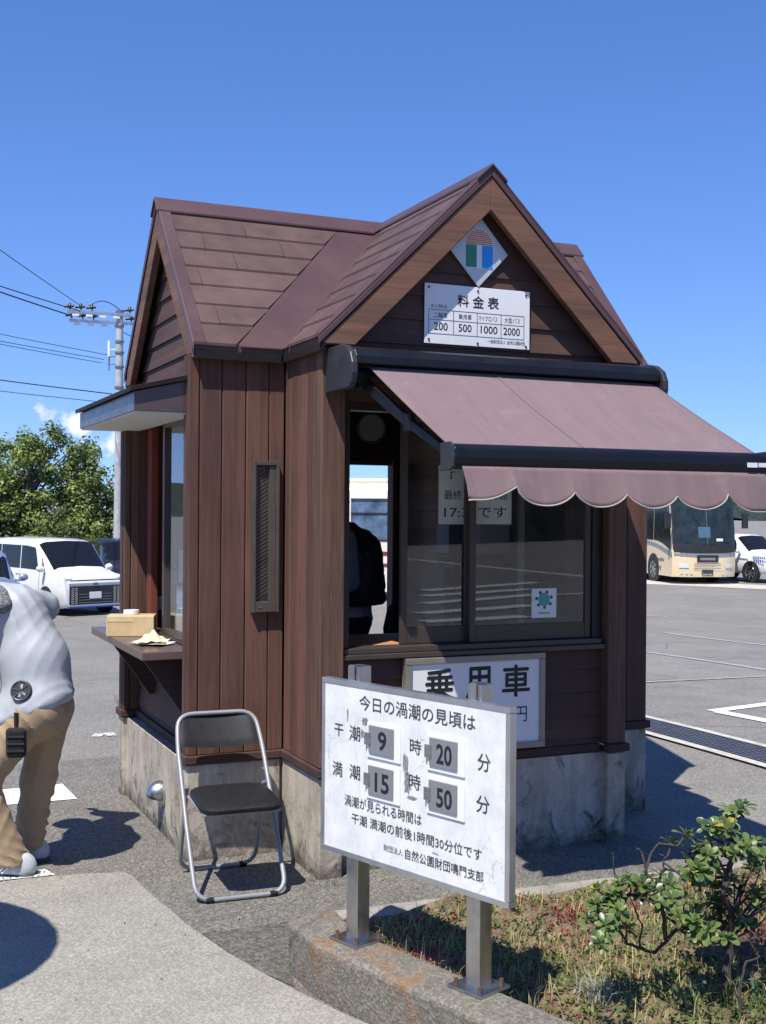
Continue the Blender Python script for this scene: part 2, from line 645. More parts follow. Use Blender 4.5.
def build_ground():
    Ds = [-4000, -900, -200, -80, -40, -20, -10, -5] + list(range(-2, 46)) + [50, 60, 80, 120, 200, 400, 900, 2000, 5000]
    Ls = [-5000, -1500, -500, -200, -100, -60] + list(range(-40, 42, 4)) + [60, 100, 200, 500, 1500, 5000]
    mb = MB()
    vs = []
    for D in Ds:
        for L in Ls:
            x, y = DL(D, L)
            vs.append((x, y, gz(x, y)))
    w = len(Ls)
    fs = [(i * w + j, i * w + j + 1, (i + 1) * w + j + 1, (i + 1) * w + j)[::-1] for i in range(len(Ds) - 1) for j in range(w - 1)]
    mb.add(vs, fs)
    o = mb.build('ground', M['asphalt'], smooth=True)
    tag(o, 'grey asphalt car park sloping gently away behind the kiosk', kind='structure')


build_ground()


def sheet(name, pts, h, mat, label=None, thick=0.0):
    mb = MB()
    vs = [(x, y, gz(x, y) + h) for x, y in pts]
    area = sum(pts[i][0] * pts[(i + 1) % len(pts)][1] - pts[(i + 1) % len(pts)][0] * pts[i][1] for i in range(len(pts)))
    f = tuple(range(len(pts)))
    mb.add(vs, [f if area > 0 else f[::-1]])
    o = mb.build(name, mat)
    tag(o, label, kind='structure')
    return o


def stripe(mb, p, q, w, h=0.008):
    p, q = Vector(p), Vector(q)
    d = q - p
    n = max(1, int(d.length / 0.8))
    s = Vector((-d.y, d.x)).normalized() * w / 2
    vs, fs = [], []
    for i in range(n + 1):
        c = p + d * (i / n)
        for t in (c - s, c + s):
            vs.append((t.x, t.y, gz(t.x, t.y) + h))
    for i in range(n):
        fs.append((2 * i, 2 * i + 2, 2 * i + 3, 2 * i + 1))
    mb.add(vs, fs)


sheet('pavement', [(-4, -3), (5.83, -3), (5.83, 8.6), (5.0, 8.75), (1.8, 8.65), (-4, 8.5)], 0.004, M['asphalt_near'],
      'coarse darker asphalt round the kiosk')
sheet('concrete_path', [(-3, 5.75), (0.62, 5.93), (0.75, 5.94), (0.99, 5.915), (1.22, 5.86), (1.245, 5.78), (1.25, 5.65), (1.265, 5.46), (1.29, 5.28),
                        (1.31, 5.07), (1.34, 4.88), (1.385, 4.64), (1.44, 4.41), (1.505, 4.19), (1.57, 3.99), (1.60, 3.90), (1.75, 3.56), (2.06, 2.98),
                        (2.4, 2.2), (2.6, 1.0), (2.6, -3), (-3, -3)], 0.012, M['apron'], 'pale concrete path in the left foreground')
sheet('asphalt_patch', [(1.35, 4.89), (1.73, 4.90), (1.56, 4.38), (1.52, 4.22), (1.44, 4.42), (1.39, 4.66)], 0.008, M['asphalt_dark'],
      'dark asphalt repair between the path and the planter')


def marking(name, label, mat, draw):
    mb = MB()
    draw(mb)
    return tag(mb.build(name, mat), label, kind='structure')


def quad(mb, pts, h=0.009):
    mb.add([(x, y, gz(x, y) + h) for x, y in pts], [tuple(range(len(pts)))])


marking('painted_marking', 'white painted block beside the person', M['paint'],
        lambda mb: quad(mb, [(0.6, 7.47), (1.26, 7.46), (1.24, 7.9), (0.6, 7.86)]))
marking('painted_marking', 'worn white flecks of paint', M['paint_worn'],
        lambda mb: (stripe(mb, (1.73, 9.53), (1.80, 9.50), 0.12), stripe(mb, (1.82, 9.52), (1.90, 9.52), 0.14)))
marking('painted_marking', 'white painted strip under the shoes', M['paint_worn'],
        lambda mb: quad(mb, [(0.1, 5.65), (0.63, 5.945), (0.9, 5.93), (0.87, 6.045), (0.1, 5.98)], 0.016))
marking('painted_marking', 'white painted angle beside the drain grating', M['paint'],
        lambda mb: (stripe(mb, (7.19, 8.76), (9.6, 9.32), 0.14), stripe(mb, (7.22, 8.72), (7.32, 7.0), 0.15)))
marking('painted_marking', 'faded white bay line', M['paint_faint'], lambda mb: (stripe(mb, (15.7, 20.7), (14.2, 15.0), 0.13),
        stripe(mb, (11.2, 15.2), (10.3, 10.9), 0.11), stripe(mb, (18.6, 26.3), (19.15, 25.1), 0.12)))
marking('painted_marking', 'faint line across the lot', M['paint_faint'], lambda mb: stripe(mb, (7.6, 10.95), (12, 11.1), 0.07))
# crossing stripes in front of the kiosk, behind the photographer: what the ticket window mirrors
def crossing(mb):
    for a, b_ in (((8.3, -6.1), (10.4, -6.5)), ((8.9, -7.5), (11.7, -8.5)), ((9.9, -9.4), (13.2, -10.9)), ((10.8, -11.2), (14.0, -12.5)), ((11.5, -12.7), (15.5, -14.6))):
        stripe(mb, a, b_, 0.42, 0.016)
    stripe(mb, (18.3, -30), (18.1, -13), 0.3, 0.016)
    stripe(mb, (13.6, -10.7), (16.0, -11.3), 0.2, 0.016)
marking('crosswalk', 'white crossing stripes mirrored in the ticket window', M['paint'], crossing)
def pave_band(mb):
    stripe(mb, (27.3, 38.6), (33.5, 28.0), 2.4, 0.01)
marking('pavement_band', 'pale paved band at the foot of the bus', plain('pale paving', (0.45, 0.42, 0.37), 0.9, vary=0.2, nscale=3), pave_band)

# drain grating
gt = thing('drain_grate', 'long steel drain grating set flush in the asphalt right of the kiosk', 'drain', (6.1, 8.0, 0))
def _grate():
    mb = MB()
    for k in range(9):
        x = 5.93 + k * 0.046
        stripe(mb, (x, 2.0), (x + 0.02, 10.5), 0.016, 0.024)
    for k in range(95):
        y = 2.05 + k * 0.089
        stripe(mb, (5.915, y), (6.325, y), 0.010, 0.020)
    mb.build('bars', M['steel_dark'], gt)
    mb = MB()
    stripe(mb, (6.11, 2.0), (6.125, 10.5), 0.43, 0.008)
    mb.build('trough', M['black_metal'], gt)
    mb = MB()
    stripe(mb, (5.865, 2.0), (5.885, 10.5), 0.09, 0.018)
    stripe(mb, (6.36, 2.0), (6.38, 10.5), 0.08, 0.018)
    mb.build('kerb_edge', M['edge_conc'], gt)
M['steel_dark'] = plain('galvanised grating', (0.2, 0.21, 0.23), 0.5, metal=0.6, vary=0.3)
M['edge_conc'] = concrete('grating edge concrete', (0.5, 0.47, 0.42), 0.2, 0.1, 3)
_grate()

# ================================================================== KIOSK
XC, YC = 2.95, 6.71
XL0, XL1 = 2.06, 3.84          # front / back wing, in X
YF, YN, YP, YB = 5.395, 5.93, 7.49, 8.025
XW0, XW1 = 1.545, 4.37          # side wings, in X
K = thing('ticket_kiosk', 'small brown timber ticket kiosk with crossed gable roofs, an awning and a stained concrete base', 'kiosk', (XC, YC, 0))

# ---- concrete base
b = MB()
b.box(1.56, 4.34, 5.96, 7.46, -0.15, 0.49)
b.box(2.16, 3.74, 5.455, 5.95, -0.15, 0.488)
b.box(2.09, 3.81, 7.47, 8.0, -0.15, 0.49)
b.build('foundation', M['found'], K)
b = MB()
for (x0, x1, y0, y1) in ((2.06, 2.185, YF, 5.945), (3.725, 3.84, YF, 5.945), (1.545, 2.045, 5.93, 5.955), (1.545, 1.65, 5.962, 6.06), (1.535, 1.66, 7.45, 7.58), (3.85, 4.37, 5.93, 5.955),
                         (4.25, 4.37, 7.37, 7.49)):
    MB().box(x0, x1, y0, y1, -0.15, 0.492).build('plinth', M['found'], K, bevel=0.008)

# ---- base moulding
b = MB()
for (x0, x1, y0, y1) in ((2.045, 2.20, YF - 0.018, YF + 0.02), (2.045, 2.07, YF + 0.021, YN - 0.019), (1.527, 2.07, YN - 0.018, YN + 0.02), (1.527, 1.56, YN + 0.021, 6.07),
                         (1.518, 1.67, 7.43, 7.595), (3.71, 3.858, YF - 0.018, YF + 0.02), (3.835, 3.858, YF + 0.021, YN - 0.019), (3.835, 4.39, YN - 0.018, YN + 0.02),
                         (2.20, 3.71, 5.44, 5.47), (1.61, 1.65, 6.071, 7.429), (4.36, 4.39, 5.951, 7.5)):
    b.box(x0, x1, y0, y1, 0.497, 0.54)
b.build('base_moulding', M['trim_wood'], K, bevel=0.006)


# ---- vertical board walls
def vboards(mb, axis, c0, joints, z0, z1, out, thick=0.03):
    """boards standing side by side; axis 'x' or 'y' is the direction they follow, c0 the outer face"""
    for a, bb in zip(joints[:-1], joints[1:]):
        lo, hi = a + 0.0025, bb - 0.0025
        j = rnd.uniform(-0.0012, 0.0012)
        mb.tone = rnd.uniform(0.86, 1.14)
        f, k = c0 + j, c0 - out * thick
        l, h = min(f, k), max(f, k)
        if axis == 'x':
            mb.box(lo, hi, l, h, z0, z1)
        else:
            mb.box(l, h, lo, hi, z0, z1)
    mb.tone = 0.8
    a, bb = joints[0], joints[-1]
    f, k = c0 - out * 0.012, c0 - out * (thick + 0.03)
    l, h = min(f, k), max(f, k)
    if axis == 'x':
        mb.box(a, bb, l, h, z0 + 0.002, z1 - 0.002)
    else:
        mb.box(l, h, a, bb, z0 + 0.002, z1 - 0.002)


ZT = 2.592
w = MB()
vboards(w, 'x', YN, [1.545, 1.602, 1.72, 1.848, 1.973, 2.058], 0.541, ZT, -1)
vboards(w, 'y', XL0, [5.50, 5.60, 5.72, 5.83, YN - 0.003], 0.541, ZT, -1)
w.build('board_wall', M['wall_wood'], K, bevel=0.004, seg=1)
w = MB()
vboards(w, 'x', YN, [3.842, 3.96, 4.09, 4.22, 4.37], 0.541, ZT, -1)
vboards(w, 'y', XL1, [5.50, 5.62, 5.74, YN - 0.003], 0.541, ZT, 1)
vboards(w, 'y', XW1, [YN + 0.035, 6.1, 6.3, 6.5, 6.7, 6.9, 7.1, 7.3, YP - 0.035], 0.541, ZT, 1)
w.build('board_wall', M['wall_wood'], K, bevel=0.004, seg=1)
w = MB()
vboards(w, 'x', YP, [1.61, 1.66, 1.79, 1.92, XL0 - 0.003], 0.541, ZT, 1)
vboards(w, 'x', YP, [XL1 + 0.003, 3.97, 4.1, 4.23, XW1], 0.541, ZT, 1)
vboards(w, 'y', XL0, [YP + 0.003, 7.6, 7.75, 7.9, YB], 0.541, ZT, -1)
vboards(w, 'y', XL1, [YP + 0.003, 7.6, 7.75, 7.9, YB], 0.541, ZT, 1)
for (x0, x1, z0, z1) in ((XL0 + 0.03, 2.98, 0.541, ZT), (3.62, XL1 - 0.03, 0.541, ZT), (2.985, 3.615, 0.541, 0.84), (2.985, 3.615, 2.16, ZT)):
    w.box(x0, x1, YB - 0.07, YB - 0.01, z0, z1)
w.box(3.80, 3.86, 7.455, 7.52, 0.541, 2.58)
w.box(2.04, 2.10, 7.455, 7.52, 0.541, 2.58)
w.build('back_wall', M['wall_wood'], K, bevel=0.004, seg=1)

# ---- corner posts
for (x0, x1, y0, y1) in ((2.06, 2.185, YF, 5.495), (3.725, 3.84, YF, 5.495), (1.55, 1.61, 5.962, 6.055)):
    MB().box(x0, x1, y0, y1, 0.541, 2.585).build('corner_post', M['post_wood'], K, bevel=0.006)
p_ = MB()
vboards(p_, 'x', 7.44, [1.535, 1.575, 1.63, 1.70, 1.79, 1.88], 0.541, 2.5, -1)
p_.box(1.535, 1.60, 7.475, 7.575, 0.541, 2.5)
p_.build('corner_post', M['post_wood'], K, bevel=0.004)


# ---- lap siding
def lap(mb, p00, p10, p11, p01, nrm, t0=0.016, t1=0.004):
    nrm = Vector(nrm)
    q = [Vector(p) for p in (p00, p10, p11, p01)]
    mb.tone = rnd.uniform(0.85, 1.15)
    back = [p - nrm * 0.004 for p in q]
    fr = [q[0] + nrm * t0, q[1] + nrm * t0, q[2] + nrm * t1, q[3] + nrm * t1]
    a, bq, c = fr[0], fr[1], fr[2]
    fl = (bq - a).cross(c - a).dot(nrm) < 0
    F = [(4, 5, 6, 7), (0, 3, 2, 1), (0, 1, 5, 4), (1, 2, 6, 5), (2, 3, 7, 6), (3, 0, 4, 7)]
    if fl:
        F = [f[::-1] for f in F]
    mb.add(back + fr, F)


def m_front(z):
    return (3.47 - z) / 0.985


s = MB()
lv = [2.505, 2.63, 2.757, 2.88, 3.005, 3.13, 3.255, 3.38]
for z0, z1 in zip(lv[:-1], lv[1:]):
    h0, h1 = min(m_front(z0), 0.85), min(m_front(z1), 0.85)
    lap(s, (XC - h0, 5.445, z0), (XC + h0, 5.445, z0), (XC + h1, 5.445, z1), (XC - h1, 5.445, z1), (0, -1, 0))
s.prism([(XC - 0.88, 5.45, 2.59), (XC + 0.88, 5.45, 2.59), (XC, 5.45, 3.47)], (0, 0.03, 0))
s.box(2.19, 3.72, 5.45, 5.48, 2.33, 2.588)
s.build('gable_siding', M['side_wood_x'], K)
s = MB()
lv2 = [0.541, 0.572, 0.697, 0.822, 0.947, 1.05]
for z0, z1 in zip(lv2[:-1], lv2[1:]):
    lap(s, (2.187, 5.475, z0), (3.723, 5.475, z0), (3.723, 5.475, z1), (2.187, 5.475, z1), (0, -1, 0))
s.box(2.187, 3.723, 5.48, 5.52, 0.541, 1.05)
s.build('front_siding', M['side_wood_x'], K)
# left gable (recessed behind the rake boards) and left wall below the counter
s = MB()
for z0, z1 in zip(lv[:-1], lv[1:]):
    h0, h1 = min((3.47 - z0) / 1.084, 0.76), min((3.47 - z1) / 1.084, 0.76)
    lap(s, (1.645, YC + h0, z0), (1.645, YC - h0, z0), (1.645, YC - h1, z1), (1.645, YC + h1, z1), (-1, 0, 0))
s.prism([(1.65, YC - 0.76, 2.58), (1.65, YC + 0.76, 2.58), (1.65, YC, 3.45)], (0.03, 0, 0))
s.box(1.65, 1.69, 6.0, 7.42, 2.30, 2.578)
s.build('gable_siding', M['side_wood_y'], K)
s = MB()
for z0, z1 in zip(lv2[:-1], lv2[1:]):
    lap(s, (1.645, 7.44, z0), (1.645, 6.06, z0), (1.645, 6.06, z1), (1.645, 7.44, z1), (-1, 0, 0))
s.box(1.65, 1.69, 6.0, 7.42, 0.541, 1.01)
s.build('side_siding', M['side_wood_y'], K)
# other gables
s = MB()
s.prism([(4.30, YC - 0.76, 2.58), (4.30, YC + 0.76, 2.58), (4.30, YC, 3.45)], (0.03, 0, 0))
s.prism([(XC - 0.86, 7.95, 2.59), (XC + 0.86, 7.95, 2.59), (XC, 7.95, 3.46)], (0, 0.03, 0))
s.build('gable_siding', M['side_wood_y'], K)

# ---- roof
ROOF = MB()
ZR, ZE = 3.535, 2.635
SH, FL, RC = MB(), MB(), MB()
TRS, EVS = [], []


def slope(a, bv, L, hw, oh, flash):
    a, bv = Vector((*a, 0)), Vector((*bv, 0))
    k = (ZR - ZE) / hw

    def P(t, w, dz=0.0):
        v = Vector((XC, YC, ZR - k * w + dz)) + a * t + bv * w
        return v
    ROOF.prism([P(0, 0), P(L, 0), P(L, hw), P(oh, hw)], (0, 0, -0.036))
    FL.prism([P(0, 0, 0.0005), P(flash, 0, 0.0005), P(oh + flash, hw + 0.012, 0.0005), P(oh - 0.002, hw + 0.012, 0.0005)], (0, 0, 0.006))
    sl = math.hypot(hw, ZR - ZE)
    e = 0.161 * hw / sl
    wlo = hw + 0.012
    r = 0
    while wlo > 0.03:
        whi = max(0.02, wlo - e)
        tv0, tv1 = oh * wlo / hw + flash + 0.002, oh * whi / hw + flash + 0.002
        t1 = L - 0.062
        cuts = []
        t = (r % 2) * 0.23 + rnd.uniform(0.0, 0.12)
        while t < t1 - 0.03:
            if t > max(tv0, tv1) + 0.08:
                cuts.append(t)
            t += 0.46
        lo = [tv0] + [c + 0.002 for c in cuts]
        lo_u = [tv1] + [c + 0.002 for c in cuts]
        hi = [c - 0.002 for c in cuts] + [t1]
        for i in range(len(hi)):
            if hi[i] - lo[i] < 0.01:
                continue
            j = rnd.uniform(0, 0.0025)
            vs = [P(lo[i], wlo, 0.0005), P(hi[i], wlo, 0.0005), P(hi[i], whi, 0.0005), P(lo_u[i], whi, 0.0005),
                  P(lo[i], wlo, 0.015 + j), P(hi[i], wlo, 0.015 + j), P(hi[i], whi, 0.004), P(lo_u[i], whi, 0.004)]
            F = [(4, 5, 6, 7), (0, 3, 2, 1), (0, 1, 5, 4), (1, 2, 6, 5), (2, 3, 7, 6), (3, 0, 4, 7)]
            nrm = (vs[5] - vs[4]).cross(vs[6] - vs[4])
            if nrm.z < 0:
                F = [f[::-1] for f in F]
            SH.tone = rnd.uniform(0.88, 1.12)
            SH.add(vs, F)
        wlo = whi
        r += 1
    TR, EV = MB(), MB()
    TRS.append(TR)
    EVS.append(EV)
    # rake trim: strip on top plus drip face over the gable edge
    TR.prism([P(L - 0.06, 0.0, 0.001), P(L + 0.007, 0.0, 0.001), P(L + 0.007, hw + 0.014, 0.001), P(L - 0.06, hw + 0.014, 0.001)], (0, 0, 0.018))
    TR.prism([P(L + 0.001, 0, -0.036), P(L + 0.007, 0, -0.036), P(L + 0.007, hw + 0.014, -0.036), P(L + 0.001, hw + 0.014, -0.036)], (0, 0, 0.0365))
    # eave edge
    d = (P(L - 0.002, hw) - P(oh, hw))
    EV.prism([P(oh - 0.035, hw - 0.045, -0.002 - 0.075), P(oh + 0.01, hw + 0.004, -0.075), P(L - 0.002, hw + 0.004, -0.075), P(L - 0.002, hw - 0.045, -0.077)], (0, 0, 0.04))
    # ridge cap
    RC.prism([P(0.0, -0.0, 0.012), P(L + 0.018, -0.0, 0.012), P(L + 0.018, 0.085, 0.017), P(0.085, 0.085, 0.017)], (0, 0, 0.014))


HWX, HWY = 0.92, 0.83
for sx in (-1, 1):
    slope((0, -1), (sx, 0), 1.378, HWX, HWY, 0.10)
    slope((0, 1), (sx, 0), 1.385, HWX, HWY, 0.10)
for sy in (-1, 1):
    slope((-1, 0), (0, sy), 1.395, HWY, HWX, 0.24)
    slope((1, 0), (0, sy), 1.39, HWY, HWX, 0.24)
roof = ROOF.build('roof', M['roof'], K)
SH.build('shingle_courses', M['roof'], roof)
FL.build('valley_flashing', M['roof_metal'], roof)
for q in TRS:
    q.build('rake_trim', M['roof_metal'], roof, bevel=0.003)
for q in EVS:
    q.build('eave_edge', M['black_metal'], roof)
RC.build('ridge_cap', M['roof_metal'], roof, bevel=0.003)


# ---- rake boards
def rake(axis, c0, c1, xc, hw, m, zend, mat):
    zu, zb = 3.495, 3.325
    for sgn in (-1, 1):
        xt = xc + sgn * (hw + 0.0)
        pts = [(xc, zu), (xt, zu - hw * m), (xt, min(zend, zu - hw * m - 0.004)), (xc + sgn * (zb - zend) / m, zend), (xc, zb)]
        if axis == 'x':
            mb = MB().prism([(px, c0, pz) for px, pz in pts], (0, c1 - c0, 0))
        else:
            mb = MB().prism([(c0, px, pz) for px, pz in pts], (c1 - c0, 0, 0))
        mb.build('rake_board', mat, K, bevel=0.004)


rake('x', 5.332, 5.372, XC, 0.905, 0.985, 2.592, M['barge_wood'])
rake('y', 1.557, 1.597, YC, 0.815, 1.087, 2.56, M['barge_wood_y'])
rake('y', 4.33, 4.36, YC, 0.815, 1.087, 2.56, M['barge_wood_y'])
rake('x', 8.05, 8.085, XC, 0.905, 0.985, 2.592, M['barge_wood'])

# ---- interior shell
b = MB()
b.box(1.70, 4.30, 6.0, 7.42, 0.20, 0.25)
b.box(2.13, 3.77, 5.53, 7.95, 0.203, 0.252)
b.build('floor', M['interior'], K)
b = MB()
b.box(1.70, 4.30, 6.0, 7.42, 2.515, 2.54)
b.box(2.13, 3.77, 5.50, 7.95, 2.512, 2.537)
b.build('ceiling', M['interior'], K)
b = MB()
b.box(1.70, 2.10, 7.385, 7.40, 0.26, 2.5)
b.build('inner_panel', M['red_wood'], K)
s = MB()
z = 0.3
while z < 2.45:
    lap(s, (3.775, 7.93, z), (3.775, 7.45, z), (3.775, 7.45, z + 0.119), (3.775, 7.93, z + 0.119), (-1, 0, 0), 0.01, 0.003)
    z += 0.124
s.build('inner_siding', wood('inner lap boards', (0.2, 0.125, 0.09), 'Y'), K)
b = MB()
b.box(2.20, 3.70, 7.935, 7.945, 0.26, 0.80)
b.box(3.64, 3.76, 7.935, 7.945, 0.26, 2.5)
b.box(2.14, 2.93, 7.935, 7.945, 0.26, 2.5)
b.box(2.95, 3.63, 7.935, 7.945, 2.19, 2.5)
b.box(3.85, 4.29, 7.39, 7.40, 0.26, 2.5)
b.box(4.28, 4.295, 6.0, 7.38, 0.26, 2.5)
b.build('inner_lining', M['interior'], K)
# rear window frame
b = MB()
b.box(2.985, 3.02, 7.93, 8.0, 0.842, 2.158)
b.box(3.575, 3.613, 7.90, 8.0, 0.842, 2.158)
b.box(3.021, 3.574, 7.93, 8.0, 0.842, 0.88)
b.box(3.021, 3.574, 7.93, 8.0, 2.12, 2.158)
b.build('rear_window_frame', M['post_wood'], K, bevel=0.003)

# ---- ticket counter inside
MB().box(2.20, 3.70, 5.555, 6.12, 1.075, 1.105).build('ticket_counter', M['desk_wood'], K, bevel=0.004)
b = MB().box(2.189, 3.721, 5.412, 5.55, 1.056, 1.082)
b.box(2.20, 3.71, 5.43, 5.548, 1.0825, 1.112)
b.build('window_sill', M['bronze'], K, bevel=0.004)

# ---- front ticket window
wf = MB()
wf.box(2.187, 2.235, 5.455, 5.545, 1.113, 2.33)
wf.box(3.66, 3.722, 5.455, 5.545, 1.113, 2.33)
wf.box(2.236, 3.659, 5.455, 5.545, 2.29, 2.33)
fr = wf.build('window_frame', M['dark_bronze'], K, bevel=0.003)


def sash(x0, x1, y0, y1, z0, z1, st, br, tr, name='sash'):
    mb = MB()
    mb.box(x0, x0 + st, y0, y1, z0, z1)
    mb.box(x1 - st, x1, y0, y1, z0, z1)
    mb.box(x0 + st, x1 - st, y0 + 0.002, y1 - 0.002, z0, z0 + br)
    mb.box(x0 + st, x1 - st, y0 + 0.002, y1 - 0.002, z1 - tr, z1)
    o = mb.build(name, M['bronze'], K, bevel=0.003)
    ym = (y0 + y1) / 2
    MB().box(x0 + st - 0.004, x1 - st + 0.004, ym - 0.0025, ym + 0.0025, z0 + br - 0.004, z1 - tr + 0.004).build('pane', M['glass'], o)
    return o


sash(2.54, 2.945, 5.505, 5.532, 1.114, 2.288, 0.035, 0.085, 0.04)
sash(2.915, 3.658, 5.468, 5.496, 1.114, 2.288, 0.036, 0.085, 0.04)
mb = MB().box(3.23, 3.262, 5.507, 5.53, 1.2, 2.28)
mb.build('inner_stile', M['bronze'], K)

# ---- slot window in the board wall
sw = MB()
sw.box(1.875, 1.893, YN - 0.04, YN - 0.002, 1.262, 2.048)
sw.box(2.002, 2.02, YN - 0.04, YN - 0.002, 1.262, 2.048)
sw.box(1.8935, 2.0015, YN - 0.038, YN - 0.002, 2.024, 2.046)
sw.box(1.8935, 2.0015, YN - 0.038, YN - 0.002, 1.264, 1.318)
sw.box(1.968, 2.001, YN - 0.03, YN - 0.002, 1.319, 2.023)
o = sw.build('slot_window', plain('slot window frame', (0.10, 0.085, 0.072), 0.45, metal=0.3), K, bevel=0.002)
MB().box(1.894, 1.967, YN - 0.005, YN - 0.0025, 1.319, 2.023).build('backing', M['black_metal'], o)
lou = MB()
for k in range(34):
    z = 1.325 + k * 0.0205
    lou.prism([(1.895, YN - 0.009, z), (1.966, YN - 0.009, z + 0.042), (1.966, YN - 0.009, z + 0.047), (1.895, YN - 0.009, z + 0.005)], (0, 0.003, 0))
lou.build('wire_glass_lines', plain('wired glass lines', (0.10, 0.09, 0.09), 0.4), o)
MB().box(1.894, 1.967, YN - 0.014, YN - 0.0115, 1.319, 2.023).build('pane', M['glass'], o)
MB().box(1.905, 1.93, YN - 0.0402, YN - 0.038, 1.285, 1.292).build('latch', M['steel'], o)

# ---- left display window, shelf, canopy
wl = MB()
wl.box(1.615, 1.66, 6.735, 6.775, 1.08, 2.30)
wl.box(1.615, 1.66, 6.057, 6.095, 1.08, 2.30)
wl.box(1.617, 1.658, 6.096, 6.734, 1.08, 1.115)
wl.box(1.617, 1.658, 6.096, 6.734, 2.255, 2.30)
wl.box(1.61, 1.665, 6.057, 7.36, 2.302, 2.335)
wl.box(1.61, 1.68, 6.057, 7.36, 1.062, 1.079)
o = wl.build('side_window', M['bronze'], K, bevel=0.003)
MB().box(1.636, 1.640, 6.092, 6.738, 1.112, 2.258).build('pane', M['glass_left'], o)
MB().box(1.66, 1.70, 7.25, 7.36, 1.08, 2.30).build('window_jamb', M['red_wood'], K)

sh = MB().prism([(1.345, 6.06, 1.017), (1.64, 6.06, 1.017), (1.64, 7.362, 1.017), (1.42, 7.49, 1.017), (1.345, 7.49, 1.017)], (0, 0, 0.043))
shelf = sh.build('counter_shelf', plain('brown counter shelf', (0.11, 0.07, 0.062), 0.32, vary=0.1, spec=0.6), K, bevel=0.004)
for y in (6.2, 7.0):
    MB().prism([(1.375, y, 1.014), (1.63, y, 1.014), (1.63, y, 0.70), (1.60, y, 0.70)], (0, 0.03, 0)).build('bracket', M['trim_wood'], shelf)

cn = MB()
cn.prism([(1.28, 5.99, 2.288), (1.28, 5.99, 2.385), (1.628, 5.99, 2.468), (1.628, 5.99, 2.288)], (0, 1.575, 0))
can = cn.build('canopy', M['canopy_metal'], K, bevel=0.002)
MB().box(1.288, 1.626, 5.998, 7.557, 2.279, 2.2875).build('soffit', M['soffit'], can)
MB().prism([(1.255, 5.965, 2.384), (1.255, 5.965, 2.406), (1.64, 5.965, 2.502), (1.64, 5.965, 2.472)], (0, 1.625, 0)).build('canopy_roof', M['black_metal'], can, bevel=0.002)
MB().box(1.63, 1.66, 5.99, 7.50, 2.337, 2.47).build('canopy_backboard', M['trim_wood'], can)

# ---- vent hood on the base
vh = MB()
for k in range(9):
    pass
c = Vector((1.555, 6.50, 0.215))
vs, fs = [], []
nA, nB = 14, 7
for j in range(nB + 1):
    t = math.pi / 2 * j / nB
    for i in range(nA + 1):
        a_ = math.pi * (i / nA) - math.radians(20) * (1 - i / nA) + math.radians(20) * (i / nA)
        vs.append(c + Vector((-0.085 * math.sin(t), 0.065 * math.cos(a_) * math.cos(t), 0.075 * math.sin(a_) * math.cos(t) + 0.01)))
for j in range(nB):
    for i in range(nA):
        fs.append((j * (nA + 1) + i, (j + 1) * (nA + 1) + i, (j + 1) * (nA + 1) + i + 1, j * (nA + 1) + i + 1))
vh.add(vs, fs)
vo = vh.build('vent_hood', M['steel'], K, smooth=True)
sm = vo.modifiers.new('solid', 'SOLIDIFY')
sm.thickness = 0.004
MB().cyl((1.558, 6.50, 0.222), (1.545, 6.50, 0.222), 0.075, 24).build('vent_flange', M['steel'], vo)

# ---- awning
AW = MB()
prof = [(5.392, 2.56), (5.17, 2.562), (5.105, 2.545), (5.078, 2.51), (5.075, 2.472), (5.13, 2.470), (5.392, 2.50)]
AW.prism([(2.106, y, z) for y, z in prof], (1.708, 0, 0))
aw = AW.build('awning', M['navy'], K, bevel=0.006)
capp = [(5.393, 2.572), (5.20, 2.574), (5.13, 2.560), (5.075, 2.525), (5.050, 2.475), (5.048, 2.43), (5.062, 2.385), (5.09, 2.362), (5.13, 2.358), (5.393, 2.358)]
for x in (2.074, 3.815):
    MB().prism([(x, y, z) for y, z in capp], (0.031, 0, 0)).build('end_cap', M['cap_grey'], aw, bevel=0.006)
MB().cyl((2.107, 5.19, 2.43), (3.814, 5.19, 2.43), 0.038, 16).build('roller', M['navy'], aw, smooth=True)
bar = MB()
bp = [(4.505, 2.075), (4.43, 2.078), (4.405, 2.06), (4.398, 2.02), (4.405, 1.985), (4.43, 1.972), (4.50, 1.972)]
bar.prism([(2.272, y, z) for y, z in bp], (1.662, 0, 0))
bo = bar.build('front_bar', M['navy'], aw, bevel=0.01, seg=3)
for x in (2.258, 3.935):
    MB().prism([(x, y * 1.0, z) for y, z in [(4.512, 2.082), (4.43, 2.086), (4.398, 2.066), (4.391, 2.02), (4.398, 1.98), (4.43, 1.964), (4.508, 1.964)]], (0.013, 0, 0)).build('bar_end', M['cap_grey'], bo, bevel=0.003)
lb = MB().box(3.80, 3.86, 4.3955, 4.3975, 2.008, 2.030)
lb.box(3.867, 3.918, 4.3955, 4.3975, 2.010, 2.030)
lb.build('sticker', M['white_dim'], bo)
for x0, x1, xe in ((2.20, 2.33, 2.235), (3.74, 3.90, 3.80)):
    arm = MB()
    e = Vector(((x0 + x1) / 2 + 0.01, 4.85, 2.19))
    for p0, p1, th in (((x0, 5.23, 2.41), e, 0.026), (e, (x1, 4.51, 2.02), 0.021)):
        p0, p1 = Vector(p0), Vector(p1)
        d = (p1 - p0)
        side = d.cross(Vector((0, 0, 1))).normalized()
        arm.obox((p0 + p1) / 2, d, side, d.cross(side), d.length / 2, 0.014, th)
    arm.cyl(e - Vector((0, 0, 0.04)), e + Vector((0, 0, 0.04)), 0.03, 12)
    arm.cyl(Vector((x0, 5.23, 2.37)), Vector((x0, 5.23, 2.45)), 0.03, 12)
    arm.build('folding_arm', M['navy'], aw, bevel=0.004)


